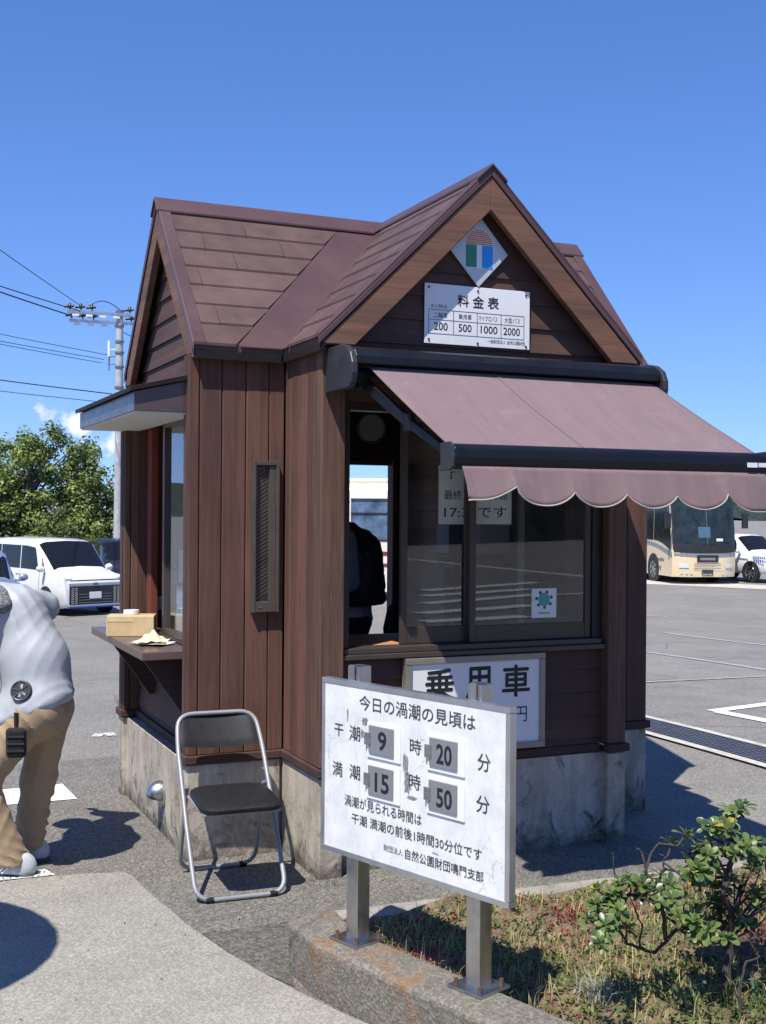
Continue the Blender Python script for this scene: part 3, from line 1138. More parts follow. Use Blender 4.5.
def fabric(name, col):
    m, n, p = new_mat(name)
    v = coords(n)
    f = noise(n, v, 2.2, 4, 0.6)
    wv = noise(n, coords(n, (500, 500, 500)), 1, 2, 0.6)
    st = noise(n, coords(n, (30, 1.2, 1.2)), 1, 4, 0.6)
    c = ramp(n, f, [(0.3, mul(col, 0.92)), (0.7, mul(col, 1.08))])
    c = mixc(n, c, ramp(n, wv, [(0.3, g3(0.8)), (0.7, g3(1.15))]), 0.5, 'MULTIPLY')
    c = mixc(n, c, ramp(n, st, [(0.35, g3(0.90)), (0.7, g3(1.05))]), 0.8, 'MULTIPLY')
    bl = noise(n, v, 5.5, 6, 0.7, 0.8)
    c = mixc(n, c, (0.30, 0.24, 0.22), ramp(n, bl, [(0.56, g3(0)), (0.72, g3(0.22))]))
    n.links.new(c, p.inputs['Base Color'])
    p.inputs['Roughness'].default_value = 0.95
    p.inputs['Sheen Weight'].default_value = 0.15
    bump(n, p, wv, 0.2, 0.001)
    return m


M['fabric'] = fabric('mauve awning fabric', (0.175, 0.117, 0.118))
fb = MB()
nu, nv_ = 48, 20
vs, fs = [], []
for j in range(nv_ + 1):
    t = j / nv_
    for i in range(nu + 1):
        u = i / nu
        xa, xb = 2.19 + 0.085 * t, 3.795 + 0.125 * t
        sag = -0.012 * math.sin(math.pi * t) * (0.5 + 0.5 * math.sin(math.pi * u)) + 0.0012 * math.sin(u * 60 + t * 3) * math.sin(math.pi * t)
        vs.append((xa + (xb - xa) * u, 5.125 + (4.455 - 5.125) * t, 2.468 + (2.068 - 2.468) * t + sag))
for j in range(nv_):
    for i in range(nu):
        q = j * (nu + 1) + i
        fs.append((q, q + nu + 1, q + nu + 2, q + 1))
fb.add(vs, fs)
fo = fb.build('canopy_fabric', M['fabric'], aw, smooth=True)
for k in (0.42,):
    sm_ = MB()
    pts = [Vector(vs[j * (nu + 1) + int(nu * k)]) + Vector((0, 0, 0.0019)) for j in range(nv_ + 1)]
    for a_, b_ in zip(pts[:-1], pts[1:]):
        sm_.add([a_ + Vector((-0.009, 0, 0)), a_ + Vector((0.009, 0, 0)), b_ + Vector((0.009, 0, 0)), b_ + Vector((-0.009, 0, 0)), a_ + Vector((-0.009, 0, 0.0008)), a_ + Vector((0.009, 0, 0.0008)), b_ + Vector((0.009, 0, 0.0008)), b_ + Vector((-0.009, 0, 0.0008))],
                [(0, 3, 2, 1), (4, 5, 6, 7), (0, 1, 5, 4), (1, 2, 6, 5), (2, 3, 7, 6), (3, 0, 4, 7)])
    sm_.build('seam', M['fabric'], fo)
mo = fo.modifiers.new('solid', 'SOLIDIFY')
mo.thickness = 0.003

peaks = [2.55, 2.83, 3.105, 3.38, 3.655]


def val_bottom(x):
    # scalloped lower edge: troughs between the peaks
    ed = [2.28] + peaks + [3.915]
    for a, b_ in zip(ed[:-1], ed[1:]):
        if a <= x <= b_ + 1e-6:
            t = (x - a) / (b_ - a)
            if a == 2.28:
                return 1.842 + 0.06 * max(0, (t - 0.35) / 0.65) ** 1.8
            if b_ == 3.915:
                return 1.80 + 0.085 * max(0, 1 - t / 0.6) ** 1.7
            return 1.888 - 0.062 * (4 * t * (1 - t)) ** 0.72 - 0.014 * (x - 2.3)
    return 1.85


va, pi_ = MB(), []
NX, NZ = 170, 8
vs, fs = [], []
for i in range(NX + 1):
    x = 2.31 + (3.915 - 2.31) * i / NX
    zb = val_bottom(min(3.914, max(2.311, x)))
    for j in range(NZ + 1):
        t = j / NZ
        z = 1.985 + (zb - 1.985) * t
        y = 4.408 - 0.048 * t + 0.006 * t * math.sin(x * 17 + 1.0) + 0.003 * t * math.sin(x * 41) + 0.03 * t * max(0, (x - 3.72) / 0.2) ** 2
        xx = x + (0.022 * t if i == NX else 0) - (0.0 if i else -0.02 * t)
        vs.append((xx, y, z))
        if j == NZ:
            pi_.append((xx, y, z))
for i in range(NX):
    for j in range(NZ):
        q = i * (NZ + 1) + j
        fs.append((q, q + 1, q + NZ + 2, q + NZ + 1))
va.add(vs, fs)
vo = va.build('valance', M['fabric'], aw, smooth=True)
mo = vo.modifiers.new('solid', 'SOLIDIFY')
mo.thickness = 0.003
MB().tube(pi_, 0.0036, 6).build('piping', plain('cream piping', (0.38, 0.35, 0.29), 0.7), vo, smooth=True)

# ================================================================== SIGNS ON THE KIOSK
def board_sign(name, label, cat, x0, x1, z0, z1, y, mat='white', thick=0.006):
    t = thing(name, label, cat, ((x0 + x1) / 2, y, z0))
    MB().box(x0, x1, y - thick, y, z0, z1).build('panel', M[mat], t, bevel=0.0015)
    return t


PB = board_sign('price_board', 'white parking price board with a four column table, screwed to the front gable', 'sign', 2.62, 3.232, 2.641, 2.945, 5.425)
o_, xd, yd = (2.62, 5.4185, 2.641), (1, 0, 0), (0, 0, 1)
L = MB()
sx, sz = 0.612 / 105.0, 0.304 / 60.0


def pb(txt, ax, bx, ay, by, bold=0.012):
    """box in board pixels, from its top left corner"""
    write(L, txt, o_, xd, yd, ax * sx, bx * sx, 0.304 - by * sz, 0.304 - ay * sz, bold)


for ch, ax in (('料', 32), ('金', 47), ('表', 62)):
    heavy(L, ch, o_, xd, yd, ax * sx, (ax + 11) * sx, 0.304 - 21 * sz, 0.304 - 9 * sz, 0.0011)
pb('各１回料金', 6, 22, 20.5, 24, 0.01)
for t_, ax, bx in (('二輪車', 9, 22), ('乗用車', 33, 46), ('マイクロバス', 53, 72), ('大型バス', 79, 95)):
    pb(t_, ax, bx, 28.5, 34, 0.012)
for t_, ax, bx in (('200', 9, 22.5), ('500', 33, 46), ('1000', 55, 72), ('2000', 78, 95)):
    pb(t_, ax, bx, 38.5, 46.5, 0.014)
pb('一般財団法人 自然公園財団', 62, 100, 52, 56, 0.008)
L.build('lettering', M['ink'], PB)
L = MB()
for xx in (4, 28, 51.5, 75.5, 99):
    L.box(2.62 + xx * sx - 0.0012, 2.62 + xx * sx + 0.0012, 5.4176, 5.4188, 2.641 + 0.304 - 50 * sz, 2.641 + 0.304 - 26 * sz)
for yy in (26, 36, 50):
    L.box(2.62 + 4 * sx, 2.62 + 99 * sx, 5.4180, 5.4189, 2.641 + 0.304 - yy * sz - 0.0012, 2.641 + 0.304 - yy * sz + 0.0012)
L.build('table_lines', M['ink_soft'], PB)
for xx, yy in ((4, 4), (52, 4), (101, 4), (4, 56), (52, 57), (101, 57)):
    cx, cz = 2.62 + xx * sx, 2.945 - yy * sz
    MB().cyl((cx, 5.4195, cz), (cx, 5.415, cz), 0.006, 10).build('screw', M['ink_soft'], PB)

# diamond emblem
EM = thing('emblem_sign', 'diamond shaped pale metal emblem sign with a colourful arch, under the roof peak', 'sign', (2.925, 5.42, 2.95))
MB().prism([(2.925, 5.415, 3.315), (3.097, 5.415, 3.125), (2.925, 5.415, 2.945), (2.752, 5.415, 3.135)], (0, 0.01, 0)).build('panel', plain('pale emblem plate', (0.52, 0.55, 0.56), 0.35, metal=0.2, vary=0.05), EM, bevel=0.001)
ex, ez, ew, eh, er = 2.927, 3.045, 0.080, 0.12, 0.080
ye = 5.4138


def arch(w, zb, zs, r, n=20):
    return [(ex - w, zb), (ex + w, zb)] + [(ex + r * math.cos(math.pi * i / n), zs + r * math.sin(math.pi * i / n)) for i in range(n + 1)]


MB().prism([(x, ye, z) for x, z in arch(0.084, ez - 0.004, ez + 0.115, 0.084)], (0, 0.0008, 0)).build('arch_border', M['white'], EM)
MB().box(ex - 0.079, ex - 0.016, ye - 0.0015, ye - 0.0003, ez, ez + 0.115).build('green_field', plain('emblem green', (0.03, 0.22, 0.13), 0.4), EM)
MB().box(ex + 0.016, ex + 0.079, ye - 0.0015, ye - 0.0003, ez, ez + 0.115).build('blue_field', plain('emblem blue', (0.02, 0.28, 0.75), 0.4), EM)
st = MB()
for k in range(8):
    z0 = ez + 0.118 + k * 0.0098
    dz = z0 + 0.003 - (ez + 0.115)
    hw_ = math.sqrt(max(0.0001, 0.079 ** 2 - dz * dz))
    st.box(ex - hw_, ex + hw_, ye - 0.0015, ye - 0.0003, z0, z0 + 0.0062)
st.build('orange_stripes', plain('emblem orange', (0.5, 0.17, 0.07), 0.4), EM)

# big vehicle sign under the window
BS = thing('vehicle_sign', 'large framed white sign with big black characters under the ticket window', 'sign', (2.93, 5.43, 0.56))
f_ = MB()
f_.box(2.525, 3.335, 5.40, 5.455, 0.556, 0.59)
f_.box(2.525, 3.335, 5.40, 5.455, 1.02, 1.052)
f_.box(2.525, 2.557, 5.402, 5.455, 0.591, 1.019)
f_.box(3.303, 3.335, 5.402, 5.455, 0.591, 1.019)
f_.build('frame', plain('dull tan metal frame', (0.30, 0.27, 0.23), 0.45, metal=0.5), BS, bevel=0.003)
MB().box(2.555, 3.305, 5.412, 5.45, 0.588, 1.022).build('panel', M['white'], BS)
L = MB()
o2 = (0, 5.4105, 0)
for ch, x0, x1 in (('乗', 2.632, 2.80), ('用', 2.866, 3.01), ('車', 3.078, 3.245)):
    heavy(L, ch, o2, (1, 0, 0), (0, 0, 1), x0 + 0.003, x1 - 0.003, 0.83, 0.992, 0.0032)
write(L, '円', o2, (1, 0, 0), (0, 0, 1), 3.155, 3.228, 0.695, 0.775, 0.0)
L.build('lettering', M['ink'], BS)

# notice behind the glass
NS = board_sign('time_notice', 'white notice reading 17:30 hung inside the glass, half behind the awning valance', 'sign', 2.765, 3.20, 1.725, 2.03, 5.540, 'white', 0.003)
L = MB()
o3 = (2.765, 5.5362, 1.725)
write(L, '「', o3, (1, 0, 0), (0, 0, 1), 0.068, 0.098, 0.235, 0.275, 0.01)
write(L, '最終', o3, (1, 0, 0), (0, 0, 1), 0.033, 0.135, 0.128, 0.178, 0.02)
write(L, '時間', o3, (1, 0, 0), (0, 0, 1), 0.30, 0.405, 0.128, 0.178, 0.02)
write(L, '17:30です', o3, (1, 0, 0), (0, 0, 1), 0.033, 0.405, 0.035, 0.092, 0.018)
L.build('lettering', M['ink'], NS)

# sticker on the glass: plain generic teal rosette
SK = board_sign('window_sticker', 'small white sticker with a teal rosette on the ticket window glass', 'sticker', 3.293, 3.446, 1.228, 1.384, 5.4795, 'white_dim', 0.0012)
MB().cyl((3.369, 5.4772, 1.325), (3.369, 5.4782, 1.325), 0.036, 20).build('rosette', plain('teal print', (0.08, 0.36, 0.36), 0.5), SK)
r_ = MB()
for k in range(7):
    a_ = k * math.tau / 7 + 0.3
    cx, cz = 3.369 + 0.047 * math.cos(a_), 1.325 + 0.042 * math.sin(a_)
    r_.cyl((cx, 5.4770, cz), (cx, 5.4782, cz), 0.0095, 10)
r_.build('dots', plain('dark teal print', (0.02, 0.12, 0.16), 0.5), SK)
r_ = MB()
r_.box(3.335, 3.405, 5.4772, 5.4782, 1.248, 1.258)
r_.build('caption_bar', plain('pale teal print', (0.25, 0.4, 0.5), 0.5), SK)

# ================================================================== TIDE SIGN AND PLANTER
TD = Vector((0.333, -0.943, 0)).normalized()         # along the board
TN = Vector((-0.943, -0.333, 0)).normalized()        # towards the path
TP0 = Vector((1.701, 4.091, 0)) + TN * 0.045
UZ = Vector((0, 0, 1))


def kerb_mat():
    m = asphalt('rust streaked planter concrete', (0.175, 0.16, 0.13), 0.85, 1.3)
    n = m.node_tree
    p = n.nodes['Principled BSDF']
    src = p.inputs['Base Color'].links[0].from_socket
    v = coords(n)
    r1 = noise(n, v, 4.2, 6, 0.7, 0.6)
    rust = mixc(n, (0.19, 0.085, 0.03), (0.27, 0.15, 0.07), noise(n, v, 30, 3, 0.6))
    col = mixc(n, src, rust, ramp(n, r1, [(0.53, g3(0)), (0.66, g3(0.75))]))
    n.links.new(col, p.inputs['Base Color'])
    return m


M['kerb_rust'] = kerb_mat()
PL = thing('planter', 'low concrete planter bed edged by a rust stained kerb in front of the kiosk', 'planter', (2.6, 3.6, 0))
kb = MB()
e = Vector((0.30, -0.954, 0)).normalized()
c0 = Vector((1.556, 4.11, 0))
far = c0 + e * 4.2
nn = Vector((0.954, 0.30, 0)).normalized()
kb.prism([c0 + UZ * -0.1, far + UZ * -0.1, far + nn * 0.21 + UZ * -0.1, c0 + nn * 0.21 + UZ * -0.1, Vector((1.775, 4.50, -0.1)), Vector((1.55, 4.388, -0.1))], (0, 0, 0.30))
kb.build('kerb', M['kerb_rust'], PL, bevel=0.022, seg=3)
kb = MB()
c1 = Vector((1.778, 4.49, 0))
kb.prism([(c0.x + 0.02, c0.y + 0.02, -0.1), (c1.x, c1.y + 0.005, -0.1), (c1.x + 0.10, c1.y - 0.02, -0.1), (5.6, 4.30, -0.1), (5.6, 4.42, -0.1), (c1.x + 0.05, c1.y + 0.11, -0.1)], (0, 0, 0.235))
kb.build('kerb', M['kerb'], PL, bevel=0.012, seg=2)


def soil_z(x, y):
    return 0.15 + 0.035 * math.sin(x * 3.1 + 0.4) * math.cos(y * 2.7) + 0.02 * math.sin(x * 9 + y * 7)


def in_bed(x, y):
    a = Vector((x, y, 0)) - c0
    return a.dot(nn) > 0.21 and y < 4.40 - 0.055 * (x - 1.9) and x < 5.5 and y > 0.8


def soil():
    m, n, p = new_mat('dry planter soil')
    v = coords(n)
    f = noise(n, v, 14, 8, 0.75)
    h = noise(n, v, 60, 5, 0.7)
    c = ramp(n, f, [(0.3, (0.08, 0.06, 0.04)), (0.5, (0.20, 0.15, 0.09)), (0.7, (0.33, 0.25, 0.15))])
    c = mixc(n, c, ramp(n, h, [(0.3, g3(0.5)), (0.7, g3(1.3))]), 0.7, 'MULTIPLY')
    n.links.new(c, p.inputs['Base Color'])
    p.inputs['Roughness'].default_value = 1
    bump(n, p, h, 0.9, 0.02)
    mb = MB()
    vs, idx = [], {}
    nx, ny = 60, 60
    for j in range(ny + 1):
        for i in range(nx + 1):
            x, y = 1.72 + 3.85 * i / nx, 0.8 + 3.64 * j / ny
            # pull points left of the kerb line onto it
            d = (Vector((x, y, 0)) - c0).dot(nn)
            if d < 0.18:
                x += (0.18 - d) * nn.x
                y += (0.18 - d) * nn.y
            y = min(y, 4.43 - 0.03 * (x - 1.9))
            vs.append((x, y, soil_z(x, y)))
    for j in range(ny):
        for i in range(nx):
            q = j * (nx + 1) + i
            fs_ = (q, q + 1, q + nx + 2, q + nx + 1)
            a, b_, c_ = (Vector(vs[k]) for k in (fs_[0], fs_[1], fs_[2]))
            if (b_ - a).cross(c_ - a).length > 1e-5:
                idx[q] = fs_
    mb.add(vs, list(idx.values()))
    tag(mb.build('planter_soil', m, smooth=True), 'dry brown soil of the planter bed', kind='structure')


soil()


def leafmat(name, col, vary=0.35, rough=0.45, spec=0.5, trans=0.25, scale=40):
    m, n, p = new_mat(name)
    v = coords(n)
    f = noise(n, v, scale, 2, 0.5)
    c = ramp(n, f, [(0.3, mul(col, 1 - vary)), (0.5, col), (0.72, (col[0] * (1 + vary * 1.3), col[1] * (1 + vary), col[2] * (1 + vary * 0.6)))])
    n.links.new(c, p.inputs['Base Color'])
    p.inputs['Roughness'].default_value = rough
    p.inputs['Specular IOR Level'].default_value = spec
    o = [x for x in n.nodes if x.type == 'OUTPUT_MATERIAL'][0]
    t = N(n, 'ShaderNodeBsdfTranslucent')
    n.links.new(mixc(n, c, (0.9, 1.0, 0.35), 0.3, 'MULTIPLY'), t.inputs[0])
    mx = n.nodes.new('ShaderNodeMixShader')
    mx.inputs[0].default_value = trans
    n.links.new(p.outputs[0], mx.inputs[1])
    n.links.new(t.outputs[0], mx.inputs[2])
    n.links.new(mx.outputs[0], o.inputs['Surface'])
    return m


def blade(mb, x, y, z, h, w, az, lean):
    d = Vector((math.cos(az), math.sin(az), 0))
    s = Vector((-d.y, d.x, 0)) * w / 2
    b_ = Vector((x, y, z))
    m_ = b_ + d * h * lean * 0.35 + UZ * h * 0.6
    t = b_ + d * h * lean + UZ * h * (1.0 - 0.35 * lean)
    mb.add([b_ - s, b_ + s, m_ + s * 0.7, m_ - s * 0.7, t], [(0, 1, 2, 3), (3, 2, 4)])


def clumpy(x, y, k=1.0, ph=0.0):
    return 0.5 + 0.5 * math.sin(x * 5.3 * k + ph + 1.7 * math.sin(y * 4.1 * k + ph)) * math.cos(y * 6.1 * k - ph + 1.3 * math.sin(x * 3.7 * k))


def cover():
    rg = random.Random(11)
    specs = {'green': leafmat('fresh grass', (0.19, 0.25, 0.06), scale=9), 'straw': leafmat('dry straw', (0.50, 0.40, 0.20), 0.3, 0.7, 0.2, scale=9),
             'red': leafmat('red sedum', (0.26, 0.065, 0.055), 0.4, 0.5, 0.4, scale=12), 'weed': leafmat('low green weed', (0.14, 0.175, 0.055), 0.4, scale=9)}
    mb = {k: MB() for k in specs}
    n = 0
    while n < 26000:
        x, y = rg.uniform(1.75, 4.3), rg.uniform(1.9, 4.4)
        # nothing needed nearer the lens than the frame shows, but the bed goes on
        if not in_bed(x, y):
            continue
        n += 1
        z = soil_z(x, y) - 0.004
        g_, r_, s_ = clumpy(x, y), clumpy(x, y, 0.8, 2.1), clumpy(x, y, 1.3, 4.0)
        u = rg.random()
        edge = (Vector((x, y, 0)) - c0).dot(nn) < 0.42 or y > 4.05
        if u < 0.40 * s_ * s_ + 0.06:
            blade(mb['straw'], x, y, z, rg.uniform(0.03, 0.12), rg.uniform(0.0018, 0.0035), rg.uniform(0, 6.28), rg.uniform(0.3, 1.25))
        elif u < 0.40 * s_ * s_ + 0.06 + 0.34 * max(0, g_ - 0.25):
            blade(mb['green'], x, y, z, rg.uniform(0.03, 0.10), rg.uniform(0.002, 0.0045), rg.uniform(0, 6.28), rg.uniform(0.1, 0.9))
        elif u > 1 - (0.75 * max(0.0, r_ - 0.62) + (0.10 if edge else 0)):
            for _ in range(4):
                px, py = x + rg.uniform(-0.014, 0.014), y + rg.uniform(-0.014, 0.014)
                blade(mb['red'], px, py, z + rg.uniform(0, 0.025), rg.uniform(0.008, 0.018), rg.uniform(0.006, 0.010), rg.uniform(0, 6.28), rg.uniform(0.5, 1.3))
        elif u > 0.72:
            for _ in range(3):
                px, py = x + rg.uniform(-0.015, 0.015), y + rg.uniform(-0.015, 0.015)
                blade(mb['weed'], px, py, z + rg.uniform(0, 0.02), rg.uniform(0.012, 0.03), rg.uniform(0.008, 0.014), rg.uniform(0, 6.28), rg.uniform(0.5, 1.3))
    allv = MB()
    mats, pm = [], []
    for i, (k, m) in enumerate(specs.items()):
        mats.append(m)
        allv.add(mb[k].v, mb[k].f)
        pm += [i] * len(mb[k].f)
    o = allv.build('ground_cover', mats)
    o.data.polygons.foreach_set('material_index', pm[:len(o.data.polygons)])
    tag(o, 'mixed dry grass, weeds and red sedum carpeting the planter bed', 'ground cover', kind='stuff')


cover()

# ---- shrub
ROS = [(2.7, 3.155, 0.807), (2.766, 3.278, 0.705), (2.619, 3.208, 0.737), (2.804, 3.302, 0.618), (2.687, 3.31, 0.642), (2.691, 3.086, 0.674), (2.733, 3.065, 0.665), (2.699, 3.395, 0.563), (2.505, 3.164, 0.602), (2.55, 3.154, 0.603), (2.86, 3.458, 0.499), (2.732, 3.248, 0.493), (2.908, 3.395, 0.436), (2.662, 3.251, 0.478), (2.778, 3.316, 0.357), (2.551, 3.12, 0.434), (2.653, 3.314, 0.339), (2.623, 3.407, 0.637), (2.338, 3.269, 0.583), (2.471, 3.357, 0.493), (2.483, 3.329, 0.517), (2.372, 3.086, 0.615), (2.338, 3.363, 0.481), (2.24, 3.296, 0.479), (2.246, 3.181, 0.519), (2.117, 3.072, 0.525), (2.433, 3.406, 0.361), (2.541, 3.249, 0.437), (2.674, 3.348, 0.416), (2.946, 3.412, 0.483), (2.936, 3.346, 0.531), (2.842, 3.428, 0.453), (2.746, 3.218, 0.438), (2.813, 3.38, 0.591), (2.817, 3.238, 0.656), (3.099, 3.434, 0.488), (3.091, 3.412, 0.418), (2.829, 3.099, 0.656), (2.8, 3.114, 0.48), (2.779, 3.147, 0.517), (3.172, 3.446, 0.447)]
LIMBS = {
 'A': ([(2.737, 3.26, 0.12), (2.739, 3.26, 0.183), (2.755, 3.26, 0.271), (2.746, 3.25, 0.347), (2.737, 3.22, 0.438), (2.675, 3.2, 0.514), (2.696, 3.2, 0.573), (2.735, 3.22, 0.634), (2.757, 3.24, 0.684), (2.73, 3.2, 0.749), (2.705, 3.16, 0.80)], 0.015),
 'B': ([(2.746, 3.25, 0.347), (2.698, 3.28, 0.398), (2.625, 3.3, 0.418), (2.575, 3.32, 0.366), (2.547, 3.34, 0.326), (2.519, 3.36, 0.285), (2.454, 3.36, 0.311), (2.413, 3.37, 0.327), (2.387, 3.38, 0.372), (2.363, 3.4, 0.431)], 0.0085),
 'C': ([(2.547, 3.34, 0.336), (2.533, 3.33, 0.404), (2.522, 3.33, 0.468), (2.509, 3.35, 0.517), (2.484, 3.36, 0.562), (2.469, 3.37, 0.632), (2.447, 3.37, 0.648)], 0.0085),
 'D': ([(2.737, 3.22, 0.438), (2.732, 3.15, 0.509), (2.754, 3.1, 0.517), (2.791, 3.08, 0.527), (2.796, 3.05, 0.595)], 0.006),
 'E': ([(2.62, 3.05, 0.13), (2.626, 3.05, 0.278), (2.647, 3.05, 0.342), (2.71, 3.06, 0.347), (2.683, 3.08, 0.403), (2.748, 3.08, 0.403), (2.776, 3.05, 0.461)], 0.005),
 'F': ([(2.473, 3.36, 0.563), (2.505, 3.36, 0.635), (2.524, 3.35, 0.663)], 0.006),
 'G': ([(2.509, 3.35, 0.517), (2.532, 3.33, 0.582), (2.528, 3.33, 0.623), (2.515, 3.33, 0.633)], 0.004),
 'H': ([(2.696, 3.2, 0.573), (2.671, 3.22, 0.624), (2.64, 3.215, 0.68), (2.62, 3.21, 0.735)], 0.004),
 'I': ([(2.454, 3.36, 0.311), (2.449, 3.34, 0.394), (2.366, 3.3, 0.523)], 0.004),
 'J': ([(2.363, 3.4, 0.431), (2.385, 3.4, 0.52), (2.372, 3.4, 0.626), (2.367, 3.4, 0.635)], 0.004),
}


def shrub():
    rg = random.Random(5)
    T = thing('shrub', 'sparse gnarled shrub with glossy green leaf rosettes growing in the planter', 'shrub', (2.74, 3.26, 0.15))
    tr = MB()
    nodes = []
    for pts, r in LIMBS.values():
        P = []
        V = [Vector(p) for p in pts]
        for a, b_ in zip(V[:-1], V[1:]):
            for k in range(4):
                P.append(a.lerp(b_, k / 4) + Vector((rg.uniform(-1, 1), rg.uniform(-1, 1), rg.uniform(-1, 1))) * 0.003)
        P.append(V[-1])
        n = len(P)
        tr.tube(P, [r * (1 - 0.6 * i / n) * rg.uniform(0.9, 1.15) for i in range(n)], 7)
        nodes += P[2:]
    bright, dark, yel = MB(), MB(), MB()
    more = []
    for c in ROS:
        for _ in range(2):
            d = Vector((rg.gauss(0, 1), rg.gauss(0, 1), rg.gauss(0, 0.8))).normalized() * rg.uniform(0.05, 0.085)
            more.append(tuple(Vector(c) + d))
    for c in ROS + more:
        c = Vector(c)
        near = min((q for q in nodes), key=lambda q: (q - c).length + 0.25 * max(0, q.z - c.z))
        mid = near.lerp(c, 0.55) + Vector((rg.uniform(-0.02, 0.02), rg.uniform(-0.02, 0.02), -0.02))
        tr.tube([near, mid, c], [0.0042, 0.0034, 0.0026], 5)
        axis = ((c - near).normalized() * 0.5 + UZ + Vector((rg.uniform(-0.4, 0.4), rg.uniform(-0.6, 0.1), 0))).normalized()
        u = axis.orthogonal().normalized()
        w = axis.cross(u)
        for ring, (cnt, el) in enumerate(((6, 0.15), (5, 0.6), (3, 1.1))):
            for k in range(cnt):
                a_ = math.tau * (k + 0.37 * ring + rg.uniform(-0.15, 0.15)) / cnt
                rd = u * math.cos(a_) + w * math.sin(a_)
                ee = el + rg.uniform(-0.3, 0.3)
                d = rd * math.cos(ee) + axis * math.sin(ee)
                up_ = axis * math.cos(ee) - rd * math.sin(ee)
                s = d.cross(up_).normalized()
                ln = rg.uniform(0.026, 0.05) * (1 - 0.18 * ring)
                wd = ln * rg.uniform(0.48, 0.62)
                prof_ = ((0.0, 0.08), (0.25, 0.45), (0.55, 0.92), (0.78, 1.0), (0.93, 0.66), (1.0, 0.12))
                vs = []
                for t, q in prof_:
                    m_ = c + d * ln * (0.08 + t) + up_ * (-0.22 * ln * t * t)
                    vs += [m_ - s * wd / 2 * q + up_ * wd * 0.13 * q, m_, m_ + s * wd / 2 * q + up_ * wd * 0.13 * q]
                F = []
                for i in range(len(prof_) - 1):
                    b0 = i * 3
                    F += [(b0, b0 + 1, b0 + 4, b0 + 3), (b0 + 1, b0 + 2, b0 + 5, b0 + 4)]
                r0 = rg.random()
                (yel if r0 > 0.985 else (bright if r0 > 0.30 else dark)).add(vs, F)
    # low suckers round the stem
    for k in range(60):
        x, y = 2.74 + rg.gauss(0, 0.11), 3.22 + rg.gauss(0, 0.09)
        blade(dark, x, y, soil_z(x, y), rg.uniform(0.05, 0.13), rg.uniform(0.008, 0.016), rg.uniform(0, 6.28), rg.uniform(0.3, 0.9))
    tk = tr.build('branches', wood('grey brown bark', (0.065, 0.055, 0.048), 'Z', 0.9, 0.5), T, smooth=True)
    al = MB()
    pm = []
    mats = [leafmat('glossy green leaf', (0.12, 0.17, 0.045), 0.35, 0.42, 0.45, 0.25, 22), leafmat('dark green leaf', (0.05, 0.09, 0.028), 0.35, 0.35, 0.6, 0.2, 22),
            leafmat('yellow leaf', (0.45, 0.36, 0.06), 0.3, 0.45, 0.4, 0.25, 22)]
    for i, q in enumerate((bright, dark, yel)):
        al.add(q.v, q.f)
        pm += [i] * len(q.f)
    lo = al.build('leaves', mats, T, smooth=True)
    lo.data.polygons.foreach_set('material_index', pm)
    # second small rosette plant, right of the stem
    T2 = thing('small_weed', 'pale silvery weed clump in the planter below the shrub', 'weed', (2.33, 3.42, 0.15))
    q = MB()
    for k in range(90):
        x, y = 2.33 + rg.gauss(0, 0.03), 3.42 + rg.gauss(0, 0.03)
        blade(q, x, y, soil_z(x, y), rg.uniform(0.03, 0.10), rg.uniform(0.004, 0.008), rg.uniform(0, 6.28), rg.uniform(0.2, 0.9))
    q.build('leaves', leafmat('silvery leaf', (0.30, 0.31, 0.25), 0.3, 0.7, 0.2, 0.2, 22), T2)


shrub()

# ---- tide sign
TS = thing('tide_sign', 'weathered white tide time board on two steel posts, standing on the planter kerb', 'sign', (1.80, 3.80, 0.2))


def tp(u, z, off=0.0):
    return TP0 + TD * u + TN * off + UZ * z


U0, U1, Z0, Z1 = -0.125, 0.80, 0.525, 1.168
pc = tp((U0 + U1) / 2, (Z0 + Z1) / 2, 0.0)


def peel():
    m, n, p = new_mat('peeling white sheet')
    v = coords(n)
    vo = N(n, 'ShaderNodeTexVoronoi', feature='DISTANCE_TO_EDGE')
    vo.inputs['Scale'].default_value = 6.5
    d = noise(n, v, 5, 4, 0.7)
    wv = mixc(n, v, d, 0.25)
    n.links.new(wv, vo.inputs['Vector'])
    crack = ramp(n, vo.outputs['Distance'], [(0.0, g3(1)), (0.018, g3(0.0))])
    msk = ramp(n, noise(n, v, 3.0, 4, 0.6), [(0.47, g3(0)), (0.62, g3(0.8))])
    dirt = noise(n, v, 9, 7, 0.75)
    col = ramp(n, dirt, [(0.3, (0.56, 0.57, 0.56)), (0.6, (0.72, 0.73, 0.72))])
    f = mixc(n, g3(0), crack, msk)
    col = mixc(n, col, (0.33, 0.33, 0.32), f)
    n.links.new(col, p.inputs['Base Color'])
    p.inputs['Roughness'].default_value = 0.5
    bump(n, p, mixc(n, dirt, vo.outputs['Distance'], 0.5), 0.25, 0.003)
    return m


